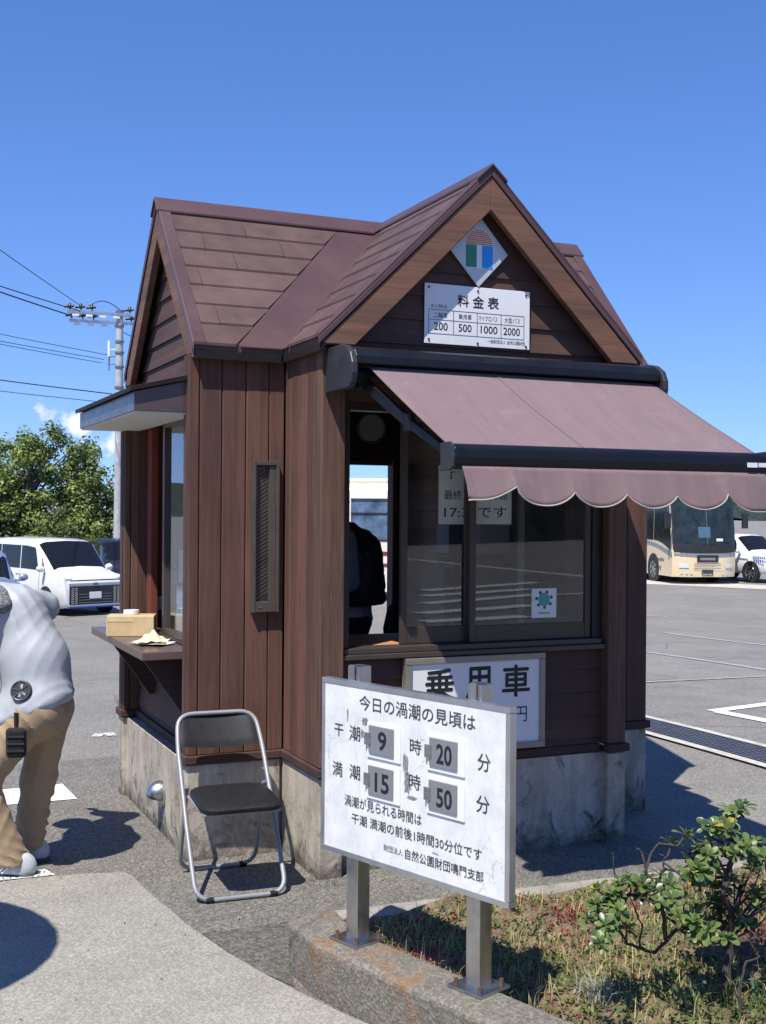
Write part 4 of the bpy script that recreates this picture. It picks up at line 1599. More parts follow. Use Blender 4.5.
mb = MB().obox(pc, TD, TN, UZ, (U1 - U0) / 2 - 0.012, 0.006, (Z1 - Z0) / 2 - 0.012)
mb.build('board', peel(), TS)
fm = MB()
th = 0.017
uc, zc = (U0 + U1) / 2, (Z0 + Z1) / 2
hu, hz = (U1 - U0) / 2, (Z1 - Z0) / 2
fm.obox(tp(uc, Z1 - 0.009, -0.009), TD, TN, UZ, hu, th, 0.010)
fm.obox(tp(uc, Z0 + 0.009, -0.009), TD, TN, UZ, hu, th, 0.010)
fm.obox(tp(U0 + 0.009, zc, -0.009), TD, TN, UZ, 0.010, th - 0.001, hz - 0.02)
fm.obox(tp(U1 - 0.009, zc, -0.009), TD, TN, UZ, 0.010, th - 0.001, hz - 0.02)
fm.build('frame', M['alu'], TS, bevel=0.002)
MB().obox(tp(uc, zc, -0.0125), TD, TN, UZ, hu - 0.02, 0.006, hz - 0.02).build('back_sheet', M['alu'], TS)
M['bolt'] = plain('rusty bolt', (0.16, 0.09, 0.06), 0.6, metal=0.6, vary=0.4, nscale=90)
for u in (0.008, 0.612):
    c = tp(u, 0, -0.062)
    ps = MB().obox(c + UZ * 0.715, TD, TN, UZ, 0.031, 0.031, 0.505)
    po = ps.build('post', M['steel'], TS, bevel=0.003)
    MB().obox(c + UZ * 0.206, TD, TN, UZ, 0.075, 0.075, 0.0055).build('base_plate', M['steel'], po, bevel=0.002)
    for a in (-1, 1):
        for b_ in (-1, 1):
            q = c + TD * (0.054 * a) + TN * (0.054 * b_)
            MB().cyl(q + UZ * 0.21, q + UZ * 0.232, 0.0075, 8).build('anchor_bolt', M['bolt'], po)
    bk = MB().obox(c + TN * 0.036 + UZ * 1.195, TD, TN, UZ, 0.012, 0.003, 0.03)
    bk.build('bracket', M['steel'], po)

L, LG = MB(), MB()


def tw(txt, u0, u1, z0, z1, bold=0.012, skew=0.0, mbx=None):
    write(mbx or L, txt, tp(0, 0, 0.0075), TD, UZ, u0, u1, z0, z1, bold)


tw('今日の渦潮の見頃は', 0.083, 0.652, 1.073, 1.127, 0.012)
tw('干', -0.052, -0.003, 0.960, 1.006)
tw('潮', 0.031, 0.089, 0.956, 1.010)
tw('満', -0.062, -0.006, 0.811, 0.866)
tw('潮', 0.033, 0.090, 0.815, 0.868)
tw('時', 0.346, 0.401, 0.954, 1.007)
tw('時', 0.342, 0.400, 0.832, 0.885)
tw('分', 0.662, 0.719, 0.947, 1.005)
tw('分', 0.657, 0.716, 0.810, 0.867)
tw('渦潮が見られる時間は', 0.007, 0.406, 0.712, 0.753, 0.006)
tw('干潮 満潮の前後1時間30分位です', 0.046, 0.684, 0.652, 0.692, 0.006)
tw('財団法人', 0.217, 0.314, 0.589, 0.612, 0.0)
tw('自然公園財団鳴門支部', 0.326, 0.692, 0.583, 0.620, 0.012)
L.build('lettering', M['ink_soft'], TS)
for (u0, u1, z0, z1, txt, du0, du1, dz0, dz1) in (
        (0.145, 0.272, 0.927, 1.026, '9', 0.195, 0.239, 0.943, 1.011), (0.449, 0.578, 0.930, 1.026, '20', 0.484, 0.556, 0.942, 1.010),
        (0.143, 0.271, 0.780, 0.882, '15', 0.180, 0.253, 0.793, 0.862), (0.447, 0.578, 0.783, 0.882, '50', 0.486, 0.558, 0.796, 0.862)):
    c = tp((u0 + u1) / 2 + 0.008, (z0 + z1) / 2 - 0.004, 0.008)
    hd = MB().obox(c, TD, TN, UZ, (u1 - u0) / 2 + 0.022, 0.004, (z1 - z0) / 2 + 0.014)
    ho = hd.build('number_holder', M['white'], TS, bevel=0.002)
    MB().obox(tp((u0 + u1) / 2, (z0 + z1) / 2, 0.015), TD, TN, UZ, (u1 - u0) / 2, 0.0025, (z1 - z0) / 2).build('number_plate', M['grey_plate'], ho, bevel=0.001)
    D_ = MB()
    write(D_, txt, tp(0, 0, 0.0185), TD, UZ, du0, du1, dz0, dz1, 0.02)
    D_.build('digits', M['ink'], ho)
    hg = MB().obox(tp(u0 - 0.004, (z0 + z1) / 2, 0.0185), TD, TN, UZ, 0.016, 0.0015, 0.022)
    for k in (-1, 1):
        for j in (-1, 1):
            q = tp(u0 - 0.004 + 0.009 * j, (z0 + z1) / 2 + 0.012 * k, 0.02)
            hg.cyl(q, q + TN * 0.003, 0.003, 8)
    hg.build('hinge', M['steel'], ho)
# torn patches where the sheet has come off
rg = random.Random(21)


M['torn'] = plain('grey torn backing', (0.22, 0.22, 0.22), 0.8, vary=0.5, nscale=60)


def patch(mb, u, z, w, h, n=16):
    mb = MB()
    pts = []
    for k in range(n):
        a = math.tau * k / n
        r = rg.uniform(0.55, 1.0)
        pts.append(tp(u + w * r * math.cos(a), z + h * r * math.sin(a), 0.0068))
    mb.add(pts, [tuple(range(n))])
    mb.build('torn_patch', M['torn'], TS)


pt = None
patch(pt, 0.325, 0.905, 0.018, 0.055)
patch(pt, 0.335, 0.845, 0.022, 0.045)
patch(pt, 0.115, 1.035, 0.022, 0.018)
patch(pt, 0.10, 0.985, 0.012, 0.02)
patch(pt, 0.02, 1.045, 0.005, 0.03)
patch(pt, 0.36, 0.80, 0.03, 0.008)
patch(pt, 0.47, 0.632, 0.02, 0.004)

# ================================================================== FOLDING CHAIR
CH = thing('folding_chair', 'black padded folding chair with grey tube frame standing against the kiosk base', 'chair', (1.635, 5.26, 0.006), rad(-3))
tube_m = plain('grey painted tube', (0.27, 0.275, 0.28), 0.45, metal=0.25, vary=0.08)
vinyl = plain('black vinyl', (0.014, 0.014, 0.015), 0.5, vary=0.15, nscale=30, spec=0.3, bmp=0.15, bscale=200)


def rounded(pts, r, n=6):
    """polyline with rounded inner corners"""
    P = [Vector(p) for p in pts]
    out_ = [P[0]]
    for i in range(1, len(P) - 1):
        a, b_, c = P[i - 1], P[i], P[i + 1]
        d0, d1 = (a - b_), (c - b_)
        k = min(r, d0.length * 0.45, d1.length * 0.45)
        p0, p1 = b_ + d0.normalized() * k, b_ + d1.normalized() * k
        for j in range(n + 1):
            t = j / n
            out_.append(p0.lerp(b_, t).lerp(b_.lerp(p1, t), t))
    out_.append(P[-1])
    return out_


def ft(z, s):            # front tube: foot to back rest top
    t = z / 0.765
    return (s * (0.215 - 0.004 * t), 0.0 + 0.555 * t, z)


hw_ = 0.21
R0 = 0.0115
fr_pts = [ft(0.40, -1), ft(0.0, -1), ft(0.0, 1), ft(0.40, 1)]
loop = [ft(0.3, -1), (-0.212, 0.0, R0), (0.212, 0.0, R0), ft(0.3, 1), ft(0.62, 1), (0.195, 0.553, 0.768), (-0.195, 0.553, 0.768), ft(0.62, -1), ft(0.3, -1)]
P = rounded(loop, 0.085, 7)
MB().tube(P[:-1], R0, 12, closed=True).build('front_frame', tube_m, CH, smooth=True, local=True)
rl = [ft(0.455, -1), (-0.192, 0.50, R0), (0.192, 0.50, R0), ft(0.455, 1)]
rl[0] = (-0.190, rl[0][1], 0.455)
rl[3] = (0.190, rl[3][1], 0.455)
MB().tube(rounded(rl, 0.09, 7), 0.0105, 12).build('rear_frame', tube_m, CH, smooth=True, local=True)


def pad(outline, thick, nrm, mb, dome=0.012, sag=None):
    """cushion from an outline in a plane"""
    n = len(outline)
    c = sum((Vector(p) for p in outline), Vector()) / n
    nrm = Vector(nrm).normalized()
    rings = [(1.0, 0.0), (1.025, thick * 0.3), (1.02, thick * 0.65), (0.96, thick * 0.92), (0.8, thick * 1.0 + dome * 0.5), (0.4, thick + dome), ]
    vs = []
    for sc_, h in rings:
        for p in outline:
            vs.append(c + (Vector(p) - c) * sc_ + nrm * h)
    vs.append(c + nrm * (thick + dome))
    vs.append(c)
    k = len(vs)
    F = []
    for r in range(len(rings) - 1):
        for i in range(n):
            j = (i + 1) % n
            F.append((r * n + i, r * n + j, (r + 1) * n + j, (r + 1) * n + i))
    for i in range(n):
        j = (i + 1) % n
        F.append(((len(rings) - 1) * n + i, (len(rings) - 1) * n + j, k - 2))
        F.append((j, i, k - 1))
    mb.add(vs, F)


ol = []
for p in rounded([(0, -0.03, 0.405), (0.19, -0.035, 0.405), (0.185, 0.345, 0.43), (-0.185, 0.345, 0.43), (-0.19, -0.035, 0.405), (0, -0.03, 0.405)], 0.10, 7)[:-1]:
    ol.append(p)
mb = MB()
pad(ol, 0.03, (0, -0.06, 1), mb)
mb.build('seat', vinyl, CH, smooth=True, local=True)
so = MB()
for s in (-1, 1):
    so.tube([(s * 0.178, 0.0, 0.398), (s * 0.190, 0.30, 0.418)], 0.008, 8)
so.tube([(-0.178, 0.0, 0.398), (0.178, 0.0, 0.398)], 0.008, 8)
so.build('seat_rail', tube_m, CH, smooth=True, local=True)
# curved back pad
bk = MB()
nu, nz = 22, 8
grid = {}
vs = []
for side in (0, 1):
    for j in range(nz + 1):
        for i in range(nu + 1):
            u = -1 + 2 * i / nu
            t = j / nz
            zlo, zhi = 0.628 - 0.016 * (1 - u * u), 0.762
            z = zlo + (zhi - zlo) * t
            wz = 0.199 - 0.02 * max(0, (z - 0.70) / 0.06) ** 2
            x = u * wz
            edge_ = min(1.0, (1 - abs(u)) * 7, (min(t, 1 - t)) * 5 + 0.12)
            base_y = 0.555 * z / 0.765 + 0.022 * (1 - u * u)
            y = base_y + (0.012 if side else -0.012) * math.sqrt(max(0.02, edge_))
            vs.append((x, y, z))
n1 = (nu + 1) * (nz + 1)
F = []
for j in range(nz):
    for i in range(nu):
        q = j * (nu + 1) + i
        F.append((q, q + 1, q + nu + 2, q + nu + 1))
        F.append((n1 + q, n1 + q + nu + 1, n1 + q + nu + 2, n1 + q + 1))
for i in range(nu):
    F.append((i, n1 + i, n1 + i + 1, i + 1))
    q = nz * (nu + 1) + i
    F.append((q, q + 1, n1 + q + 1, n1 + q))
for j in range(nz):
    q = j * (nu + 1)
    F.append((q, q + nu + 1, n1 + q + nu + 1, n1 + q))
    q += nu
    F.append((q, n1 + q, n1 + q + nu + 1, q + nu + 1))
bk.add(vs, F)
bk.build('backrest', vinyl, CH, smooth=True, local=True)
for s in (-1, 1):
    q = Vector((s * 0.196, 0.33, 0.452))
    MB().cyl(q + Vector((-0.012, 0, 0)), q + Vector((0.012, 0, 0)), 0.011, 10).build('hinge', M['steel_dark'], CH, local=True)
    for (x, y) in ((s * 0.15, 0.0), (s * 0.13, 0.50)):
        MB().tube([(x - 0.018, y, R0), (x + 0.018, y, R0)], R0 + 0.0025, 10).build('foot_cap', vinyl, CH, local=True, smooth=True)

# ================================================================== THINGS ON THE COUNTER
BX = thing('cardboard_box', 'taped brown cardboard box wrapped in clear film on the side counter', 'box', (1.474, 6.92, 1.06), rad(-18))
card = plain('brown cardboard', (0.56, 0.42, 0.22), 0.75, vary=0.16, nscale=8)
MB().box(-0.134, 0.134, -0.085, 0.085, 0.0, 0.118).build('carton', card, BX, bevel=0.004, local=True)
t_ = MB()
t_.box(-0.1355, 0.1355, -0.025, 0.025, 0.1185, 0.1195)
t_.box(-0.1355, -0.1345, -0.025, 0.025, 0.05, 0.1184)
t_.box(-0.132, 0.02, -0.0868, -0.0856, 0.085, 0.115)
t_.build('tape', plain('glossy tape', (0.62, 0.5, 0.27), 0.2, vary=0.2), BX, local=True)
t_ = MB()
for k in range(5):
    t_.box(-0.1362, -0.1348, -0.075 + k * 0.03, -0.06 + k * 0.03, 0.012, 0.092)
t_.build('printed_label', plain('printed paper', (0.6, 0.63, 0.65), 0.6, vary=0.35, nscale=70), BX, local=True)
TRL = thing('tape_roll', 'roll of white tape lying on top of the cardboard box', 'tape roll', (1.475, 6.94, 1.181))
mb = MB()
prof_ = [(0.022, 0), (0.045, 0), (0.045, 0.024), (0.022, 0.024)]
n = 24
vs = [(r * math.cos(math.tau * i / n), r * math.sin(math.tau * i / n), z) for i in range(n) for r, z in prof_]
F = [(i * 4 + k, ((i + 1) % n) * 4 + k, ((i + 1) % n) * 4 + (k + 1) % 4, i * 4 + (k + 1) % 4) for i in range(n) for k in range(4)]
mb.add(vs, F)
mb.build('roll', M['white_dim'], TRL, smooth=True, local=True)
PP = thing('paper_stack', 'loose printed leaflets spread on the side counter', 'papers', (1.49, 6.45, 1.061))
for k, (x, y, a, c) in enumerate(((0.0, 0.0, 0.2, (0.72, 0.76, 0.78)), (0.02, 0.05, -0.35, (0.55, 0.7, 0.74)), (-0.02, -0.06, 0.7, (0.75, 0.74, 0.66)))):
    mb = MB()
    vs = []
    for j in range(7):
        for i in range(5):
            px, py = (i / 4 - 0.5) * 0.15, (j / 6 - 0.5) * 0.21
            vs.append((x + px * math.cos(a) - py * math.sin(a), y + px * math.sin(a) + py * math.cos(a), 0.002 + 0.003 * k + 0.004 * (math.sin(i * 1.3 + k) * math.cos(j * 1.1) + 1)))
    mb.add(vs, [(j * 5 + i, j * 5 + i + 1, j * 5 + i + 6, j * 5 + i + 5) for j in range(6) for i in range(4)])
    mb.build('leaflet', plain('leaflet %d' % k, c, 0.5, vary=0.2, nscale=40), PP, smooth=True, local=True)
TW = MB()
vs, F = [], []
nu, nv_ = 24, 24
for j in range(nv_ + 1):
    for i in range(nu + 1):
        u, v = i / nu * 2 - 1, j / nv_ * 2 - 1
        r = math.sqrt(u * u + v * v)
        h = 0.055 * max(0, 1 - r * 0.95) + 0.010 * math.sin(u * 9 + v * 4) * max(0, 1 - r * 0.7) + 0.004 * math.sin(v * 17) + 0.005
        vs.append((1.475 + u * 0.075 + v * 0.02, 6.40 + v * 0.085, 1.075 + max(0, h)))
for j in range(nv_):
    for i in range(nu):
        q = j * (nu + 1) + i
        F.append((q, q + 1, q + nu + 2, q + nu + 1))
TW.add(vs, F)
tag(TW.build('towel', plain('cream towel', (0.66, 0.58, 0.38), 0.95, vary=0.2, nscale=14, bmp=0.3, bscale=250), smooth=True), 'crumpled cream towel on the leaflets on the counter', 'towel')
NC = board_sign('price_card', 'small white card fixed low on the red brown panel inside the side window', 'card', 1.695, 1.765, 1.165, 1.245, 7.384, 'white', 0.003)
mb = MB()
for k in range(4):
    mb.box(1.704, 1.756 - 0.008 * (k % 2), 7.3803, 7.381, 1.18 + k * 0.014, 1.184 + k * 0.014)
mb.build('printed_lines', M['ink_soft'], NC)
WC = thing('wall_clock', 'round pale clock high on the inner back wall seen through the open ticket window', 'clock', (3.40, 7.93, 2.35))
MB().cyl((3.40, 7.925, 2.385), (3.40, 7.90, 2.385), 0.105, 32).build('face', plain('pale dial', (0.5, 0.5, 0.46), 0.4), WC)
q = MB()
q.tube([(3.40 + 0.105 * math.cos(math.tau * i / 32), 7.90, 2.385 + 0.105 * math.sin(math.tau * i / 32)) for i in range(32)], 0.009, 8, closed=True)
q.build('rim', M['steel_dark'], WC, smooth=True)
BD = thing('binder', 'dark blue box file on the shelf inside the kiosk', 'binder', (3.72, 7.2, 1.50))
MB().box(3.66, 3.86, 7.17, 7.36, 1.502, 1.70).build('cover', plain('dark blue card', (0.015, 0.03, 0.09), 0.5), BD, bevel=0.003)
BW_ = thing('storage_box', 'white storage box on the shelf inside the kiosk', 'box', (3.98, 7.2, 1.50))
MB().box(3.87, 4.10, 7.12, 7.36, 1.502, 1.70).build('body', M['white_dim'], BW_, bevel=0.004)
MB().box(3.865, 4.105, 7.115, 7.365, 1.701, 1.72).build('lid', M['white_dim'], BW_, bevel=0.003)
SHF = thing('inner_shelf', 'dark shelf board fixed across the inner corner of the kiosk', 'shelf', (3.95, 7.2, 1.45))
MB().box(3.62, 4.275, 7.08, 7.38, 1.475, 1.5).build('board', M['trim_wood'], SHF, bevel=0.002)
for x in (3.68, 4.2):
    MB().box(x, x + 0.03, 7.12, 7.38, 1.40, 1.474).build('bracket', M['trim_wood'], SHF)

LS = thing('reflection_sheets', 'pale blue and white sheets added inside the side window to stand in for bright reflections', 'added sheets', (1.70, 6.4, 1.085))
for k, (y0, y1, z0, z1, c) in enumerate(((6.12, 6.38, 1.085, 1.42, (0.62, 0.66, 0.7)), (6.40, 6.70, 1.085, 1.36, (0.5, 0.6, 0.72)), (6.12, 6.36, 1.43, 1.66, (0.45, 0.56, 0.7)), (6.42, 6.70, 1.38, 1.56, (0.7, 0.7, 0.68)))):  # added sheets, coloured like the bright reflection in this pane
    MB().box(1.675 + 0.006 * k, 1.678 + 0.006 * k, y0, y1, z0, z1).build('sheet', plain('reflection sheet %d' % k, c, 0.5, vary=0.45, nscale=26), LS)


def base_weeds():
    rg = random.Random(31)
    q = MB()
    for (x, y, n, sp) in ((2.02, 5.38, 40, 0.03), (2.12, 5.30, 30, 0.03), (1.60, 7.36, 26, 0.04), (1.52, 5.92, 24, 0.03), (1.78, 5.9, 20, 0.05), (1.36, 4.90, 40, 0.035), (1.56, 4.40, 30, 0.03),
                          (2.3, 5.36, 16, 0.06), (3.0, 5.42, 14, 0.1), (1.60, 4.30, 20, 0.03)):
        for _ in range(n):
            blade(q, x + rg.gauss(0, sp), y + rg.gauss(0, sp), 0.0, rg.uniform(0.008, 0.035), rg.uniform(0.002, 0.005), rg.uniform(0, 6.28), rg.uniform(0.3, 1.2))
    tag(q.build('ground_weeds', leafmat('crack weeds', (0.15, 0.17, 0.05), scale=9)), 'small weeds sprouting along the kiosk base and the path edge', kind='stuff')
    q = MB()
    for _ in range(260):
        x, y = rg.uniform(0.4, 4.5), rg.uniform(4.3, 6.2)
        blade(q, x, y, 0.012, rg.uniform(0.006, 0.016), rg.uniform(0.003, 0.008), rg.uniform(0, 6.28), 1.5)
    tag(q.build('leaf_litter', leafmat('dry leaf litter', (0.25, 0.19, 0.11), scale=9)), 'scattered dry leaf litter and grit on the ground', kind='stuff')


base_weeds()

OC = thing('office_chair', 'black office chair inside the kiosk, only its rounded back showing above the counter', 'chair', (3.30, 6.75, 0.252), rad(20))
mb = MB()
mb.tube([(0, 0.19, 0.55), (0, 0.20, 0.62), (0, 0.21, 0.80), (0, 0.215, 0.93), (0, 0.215, 0.98)], [0.10, 0.17, 0.19, 0.15, 0.06], 20)
o = mb.build('backrest', vinyl, OC, smooth=True, local=True)
for v_ in o.data.vertices:
    v_.co.y = 0.2 + (v_.co.y - 0.2) * 0.25
mb = MB()
mb.tube([(0, 0, 0.42), (0, 0, 0.44), (0, 0, 0.48), (0, 0, 0.495)], [0.20, 0.225, 0.22, 0.18], 24)
mb.build('seat', vinyl, OC, smooth=True, local=True)
MB().tube([(0, 0, 0.06), (0, 0, 0.42)], 0.025, 10).build('stem', M['steel_dark'], OC, smooth=True, local=True)
MB().tube([(0, 0.17, 0.44), (0, 0.24, 0.48), (0, 0.245, 0.62)], 0.018, 8).build('back_bracket', M['steel_dark'], OC, smooth=True, local=True)
for k in range(5):
    a = math.tau * k / 5
    MB().tube([(0, 0, 0.08), (0.24 * math.cos(a), 0.24 * math.sin(a), 0.03)], [0.022, 0.014], 8).build('leg', M['steel_dark'], OC, smooth=True, local=True)
BF = thing('blue_box_file', 'blue paper box standing on the ticket counter at its left end', 'box file', (2.27, 5.78, 1.1055))
MB().box(-0.03, 0.03, -0.10, 0.10, 0.0, 0.19).build('body', plain('blue card', (0.03, 0.10, 0.24), 0.5), BF, bevel=0.002, local=True)
mb = MB()
for k in range(5):
    mb.box(-0.02, 0.02, -0.1015, -0.1003, 0.03 + k * 0.03, 0.04 + k * 0.03)
mb.build('label_lines', M['white_dim'], BF, local=True)
CT = thing('paper_pad', 'small white paper pad lying on the ticket counter behind the closed sash', 'paper pad', (3.05, 5.72, 1.1055), rad(12))
MB().box(-0.075, 0.075, -0.05, 0.05, 0.0, 0.012).build('sheets', M['white_dim'], CT, local=True)
MB().tube([(-0.05, 0.01, 0.0165), (0.06, 0.03, 0.0165)], 0.004, 8).build('pen', dark_ink if False else M['ink'], CT, local=True)

# ================================================================== VEHICLES
carpaint_white = plain('white car paint', (0.80, 0.80, 0.80), 0.25, vary=0.02, coat=0.8)
carpaint_silver = plain('silver blue car paint', (0.30, 0.36, 0.46), 0.3, metal=0.4, vary=0.03, coat=0.8)
carpaint_black = plain('black car paint', (0.015, 0.016, 0.02), 0.2, vary=0.1, coat=0.8)
cream = plain('cream bus paint', (0.74, 0.60, 0.37), 0.3, vary=0.03, coat=0.6)
ivory = plain('ivory bus paint', (0.78, 0.72, 0.58), 0.3, vary=0.03, coat=0.6)
cglass = plain('tinted car glass', (0.010, 0.011, 0.014), 0.06, vary=0.2, spec=0.35)
bglass = plain('bus windscreen glass', (0.022, 0.032, 0.034), 0.08, vary=0.6, nscale=2.2, spec=0.3)
rubber = plain('tyre rubber', (0.018, 0.018, 0.018), 0.8)
chrome = plain('bright chrome', (0.72, 0.73, 0.75), 0.12, metal=1.0)
dark_pl = plain('dark plastic', (0.02, 0.02, 0.022), 0.5)
lamp_m = plain('clear lamp', (0.62, 0.66, 0.7), 0.08, vary=0.3, nscale=30, spec=0.8)
plate_w = plain('number plate white', (0.7, 0.72, 0.7), 0.5, vary=0.06)
plate_g = plain('number plate green', (0.035, 0.055, 0.04), 0.5)
bluetrim = plain('blue bumper trim', (0.07, 0.13, 0.42), 0.3)


def wheel(parent, c, r, w, rimmat, side):
    """side = +1 / -1: which way the outer face looks along y"""
    q = MB()
    n = 28
    prof_ = [(r * 0.62, -w / 2), (r * 0.93, -w / 2), (r, -w * 0.32), (r, w * 0.32), (r * 0.93, w / 2), (r * 0.62, w / 2)]
    vs = [(c[0] + R_ * math.cos(math.tau * i / n), c[1] + y, c[2] + R_ * math.sin(math.tau * i / n)) for i in range(n) for R_, y in prof_]
    k = len(prof_)
    q.add(vs, [(i * k + j, i * k + (j + 1) % k, ((i + 1) % n) * k + (j + 1) % k, ((i + 1) % n) * k + j) for i in range(n) for j in range(k)])
    t = q.build('wheel', rubber, parent, smooth=True, local=True)
    q = MB()
    y0 = c[1] + side * (w / 2 - 0.035)
    q.cyl((c[0], y0 - 0.02, c[2]), (c[0], y0, c[2]), r * 0.66, 24)
    q.build('wheel_disc', dark_pl, t, local=True)
    q = MB()
    y1 = c[1] + side * (w / 2 - 0.012)
    for s in range(7):
        a = math.tau * s / 7
        d = Vector((math.cos(a), 0, math.sin(a)))
        e = Vector((-d.z, 0, d.x))
        q.obox(Vector((c[0], y1, c[2])) + d * r * 0.34, d, e, (0, 1, 0), r * 0.3, r * 0.055, 0.01)
    q.tube([(c[0] + r * 0.64 * math.cos(math.tau * i / 28), y1, c[2] + r * 0.64 * math.sin(math.tau * i / 28)) for i in range(28)], 0.016, 6, closed=True)
    q.cyl((c[0], y1 - 0.015, c[2]), (c[0], y1 + 0.012 * side, c[2]), r * 0.13, 12)
    q.build('rim', rimmat, t, local=True)


class Body:
    """lofted car body: stations (x, zb, w, belt, wr, roof), forward is +x"""
    V = (0, 1, 2, 3, 4, 5, 6)

    def __init__(s, st):
        s.st = sorted(st)

    def sec(s, x):
        st = s.st
        x = max(st[0][0], min(st[-1][0], x))
        for a, b_ in zip(st[:-1], st[1:]):
            if a[0] <= x <= b_[0]:
                t = (x - a[0]) / (b_[0] - a[0] + 1e-9)
                zb, w, bl, wr, rf = (a[i] + (b_[i] - a[i]) * t for i in range(1, 6))
                return [(w * 0.90, zb), (w * 0.985, zb + 0.10), (w, zb + (bl - zb) * 0.6), (w * 0.975, bl), (wr + 0.02, max(bl + 0.01, rf - 0.09)),
                        (wr * 0.82, max(bl + 0.02, rf - 0.015)), (0.0, max(bl + 0.03, rf + 0.012))]

    def P(s, x, v, side=1, off=0.0):
        c = s.sec(x)
        i = min(5, int(v))
        t = v - i
        y = c[i][0] + (c[i + 1][0] - c[i][0]) * t
        z = c[i][1] + (c[i + 1][1] - c[i][1]) * t
        p = Vector((x, y * side, z))
        if off:
            e = 0.02
            cx = s.sec(x + e)
            y2 = cx[i][0] + (cx[i + 1][0] - cx[i][0]) * t
            z2 = cx[i][1] + (cx[i + 1][1] - cx[i][1]) * t
            du = Vector((e, (y2 - y), z2 - z))
            dv = Vector((0, c[i + 1][0] - c[i][0], c[i + 1][1] - c[i][1]))
            n = dv.cross(du)
            if n.length > 1e-9:
                n.normalize()
                if n.y < -0.2 or n.z < -0.5:
                    n = -n
                n.y *= side
                p += n * off
        return p

    def shell(s, mat, parent):
        xs = []
        for a, b_ in zip(s.st[:-1], s.st[1:]):
            k = max(1, int((b_[0] - a[0]) / 0.25))
            xs += [a[0] + (b_[0] - a[0]) * i / k for i in range(k)]
        xs.append(s.st[-1][0])
        q = MB()
        vs, F = [], []
        vv = [0, 1, 2, 3, 4, 5, 6]
        ring = [(v, 1) for v in vv] + [(v, -1) for v in vv[-2::-1]]
        n = len(ring)
        for x in xs:
            for v, sd in ring:
                vs.append(s.P(x, v, sd))
        for i in range(len(xs) - 1):
            for j in range(n):
                k = (j + 1) % n
                F.append((i * n + j, i * n + k, (i + 1) * n + k, (i + 1) * n + j))
        F.append(tuple(range(n))[::-1])
        F.append(tuple((len(xs) - 1) * n + j for j in range(n)))
        q.add(vs, F)
        o = q.build('body', mat, parent, smooth=True, local=True)
        o.data.set_sharp_from_angle(angle=rad(50))
        return o

    def patch(s, q, corners, off=0.008, side=1, nu=6, nv=3):
        """corners: (x,v) bottom rear, bottom front, top front, top rear"""
        vs = []
        for j in range(nv + 1):
            for i in range(nu + 1):
                u, t = i / nu, j / nv
                x = (corners[0][0] * (1 - u) + corners[1][0] * u) * (1 - t) + (corners[3][0] * (1 - u) + corners[2][0] * u) * t
                v = (corners[0][1] * (1 - u) + corners[1][1] * u) * (1 - t) + (corners[3][1] * (1 - u) + corners[2][1] * u) * t
                vs.append(s.P(x, v, side, off))
        F = [(j * (nu + 1) + i, j * (nu + 1) + i + 1, (j + 1) * (nu + 1) + i + 1, (j + 1) * (nu + 1) + i) for j in range(nv) for i in range(nu)]
        if side > 0:
            F = [f[::-1] for f in F]
        q.add(vs, F)


def car(name, label, cat, loc, heading, stations, paint, wheels, wr, rows, screen, group=None, trim=None):
    """heading: world direction (dx, dy) of the bonnet. rows: side windows as x ranges"""
    T = thing(name, label, cat, loc, math.atan2(heading[1], heading[0]), group)
    B = Body(stations)
    body = B.shell(paint, T)
    for sd in (1, -1):
        for x0, x1, s0, s1 in rows:
            q = MB()
            B.patch(q, ((x0, 3.06), (x1, 3.06), (x1 + s1, 3.88), (x0 + s0, 3.88)), 0.007, sd)
            q.build('side_window', cglass, T, smooth=True, local=True)
    q = MB()
    for sd in (1, -1):
        B.patch(q, ((screen[0], 4.15), (screen[1], 4.15), (screen[1], 6.0), (screen[0], 6.0)), 0.007, sd, 8, 6)
    q.build('windscreen', cglass, T, smooth=True, local=True)
    w = stations[len(stations) // 2][2]
    for x in wheels:
        for sd in (1, -1):
            q = MB()
            q.cyl((x, sd * (w - 0.06), wr + 0.03), (x, sd * (w + 0.004), wr + 0.03), wr + 0.055, 28)
            q.build('wheel_arch', dark_pl, T, local=True)
            wheel(T, (x, sd * (w - 0.085), wr), wr, 0.21, chrome if trim != 'dark' else M['steel'], sd)
    x = screen[0] + 0.15
    for sd in (1, -1):
        q = MB()
        p = B.P(screen[1] - 0.25, 3.0, sd)
        q.ball((p.x, p.y + sd * 0.13, p.z + 0.10), (0.07, 0.11, 0.085), 14, 8)
        q.obox((p.x, p.y + sd * 0.03, p.z + 0.03), (1, 0, 0), (0, 1, 0), (0, 0, 1), 0.04, 0.07, 0.02)
        q.build('wing_mirror', paint, T, smooth=True, local=True)
    return T, B


def face(T, B, xf, parts):
    """parts on the nose: (name, mat, y0, y1, z0, z1, depth)"""
    for nm, mat, y0, y1, z0, z1, d in parts:
        MB().box(xf - 0.06, xf + d, y0, y1, z0, z1).build(nm, mat, T, bevel=0.006, local=True)


def sight(px, D, az=0.0):
    """heading that looks back along the line of sight through picture column px, turned by az degrees to the viewer's right"""
    a = YAW + math.atan((px - 383) / 1193.6) + math.pi - rad(az)
    return (math.sin(a), math.cos(a))


def spot(px, D):
    L_ = (px - 383) / 1193.6 * D
    x, y = DL(D, L_)
    return (x, y, gz(x, y))


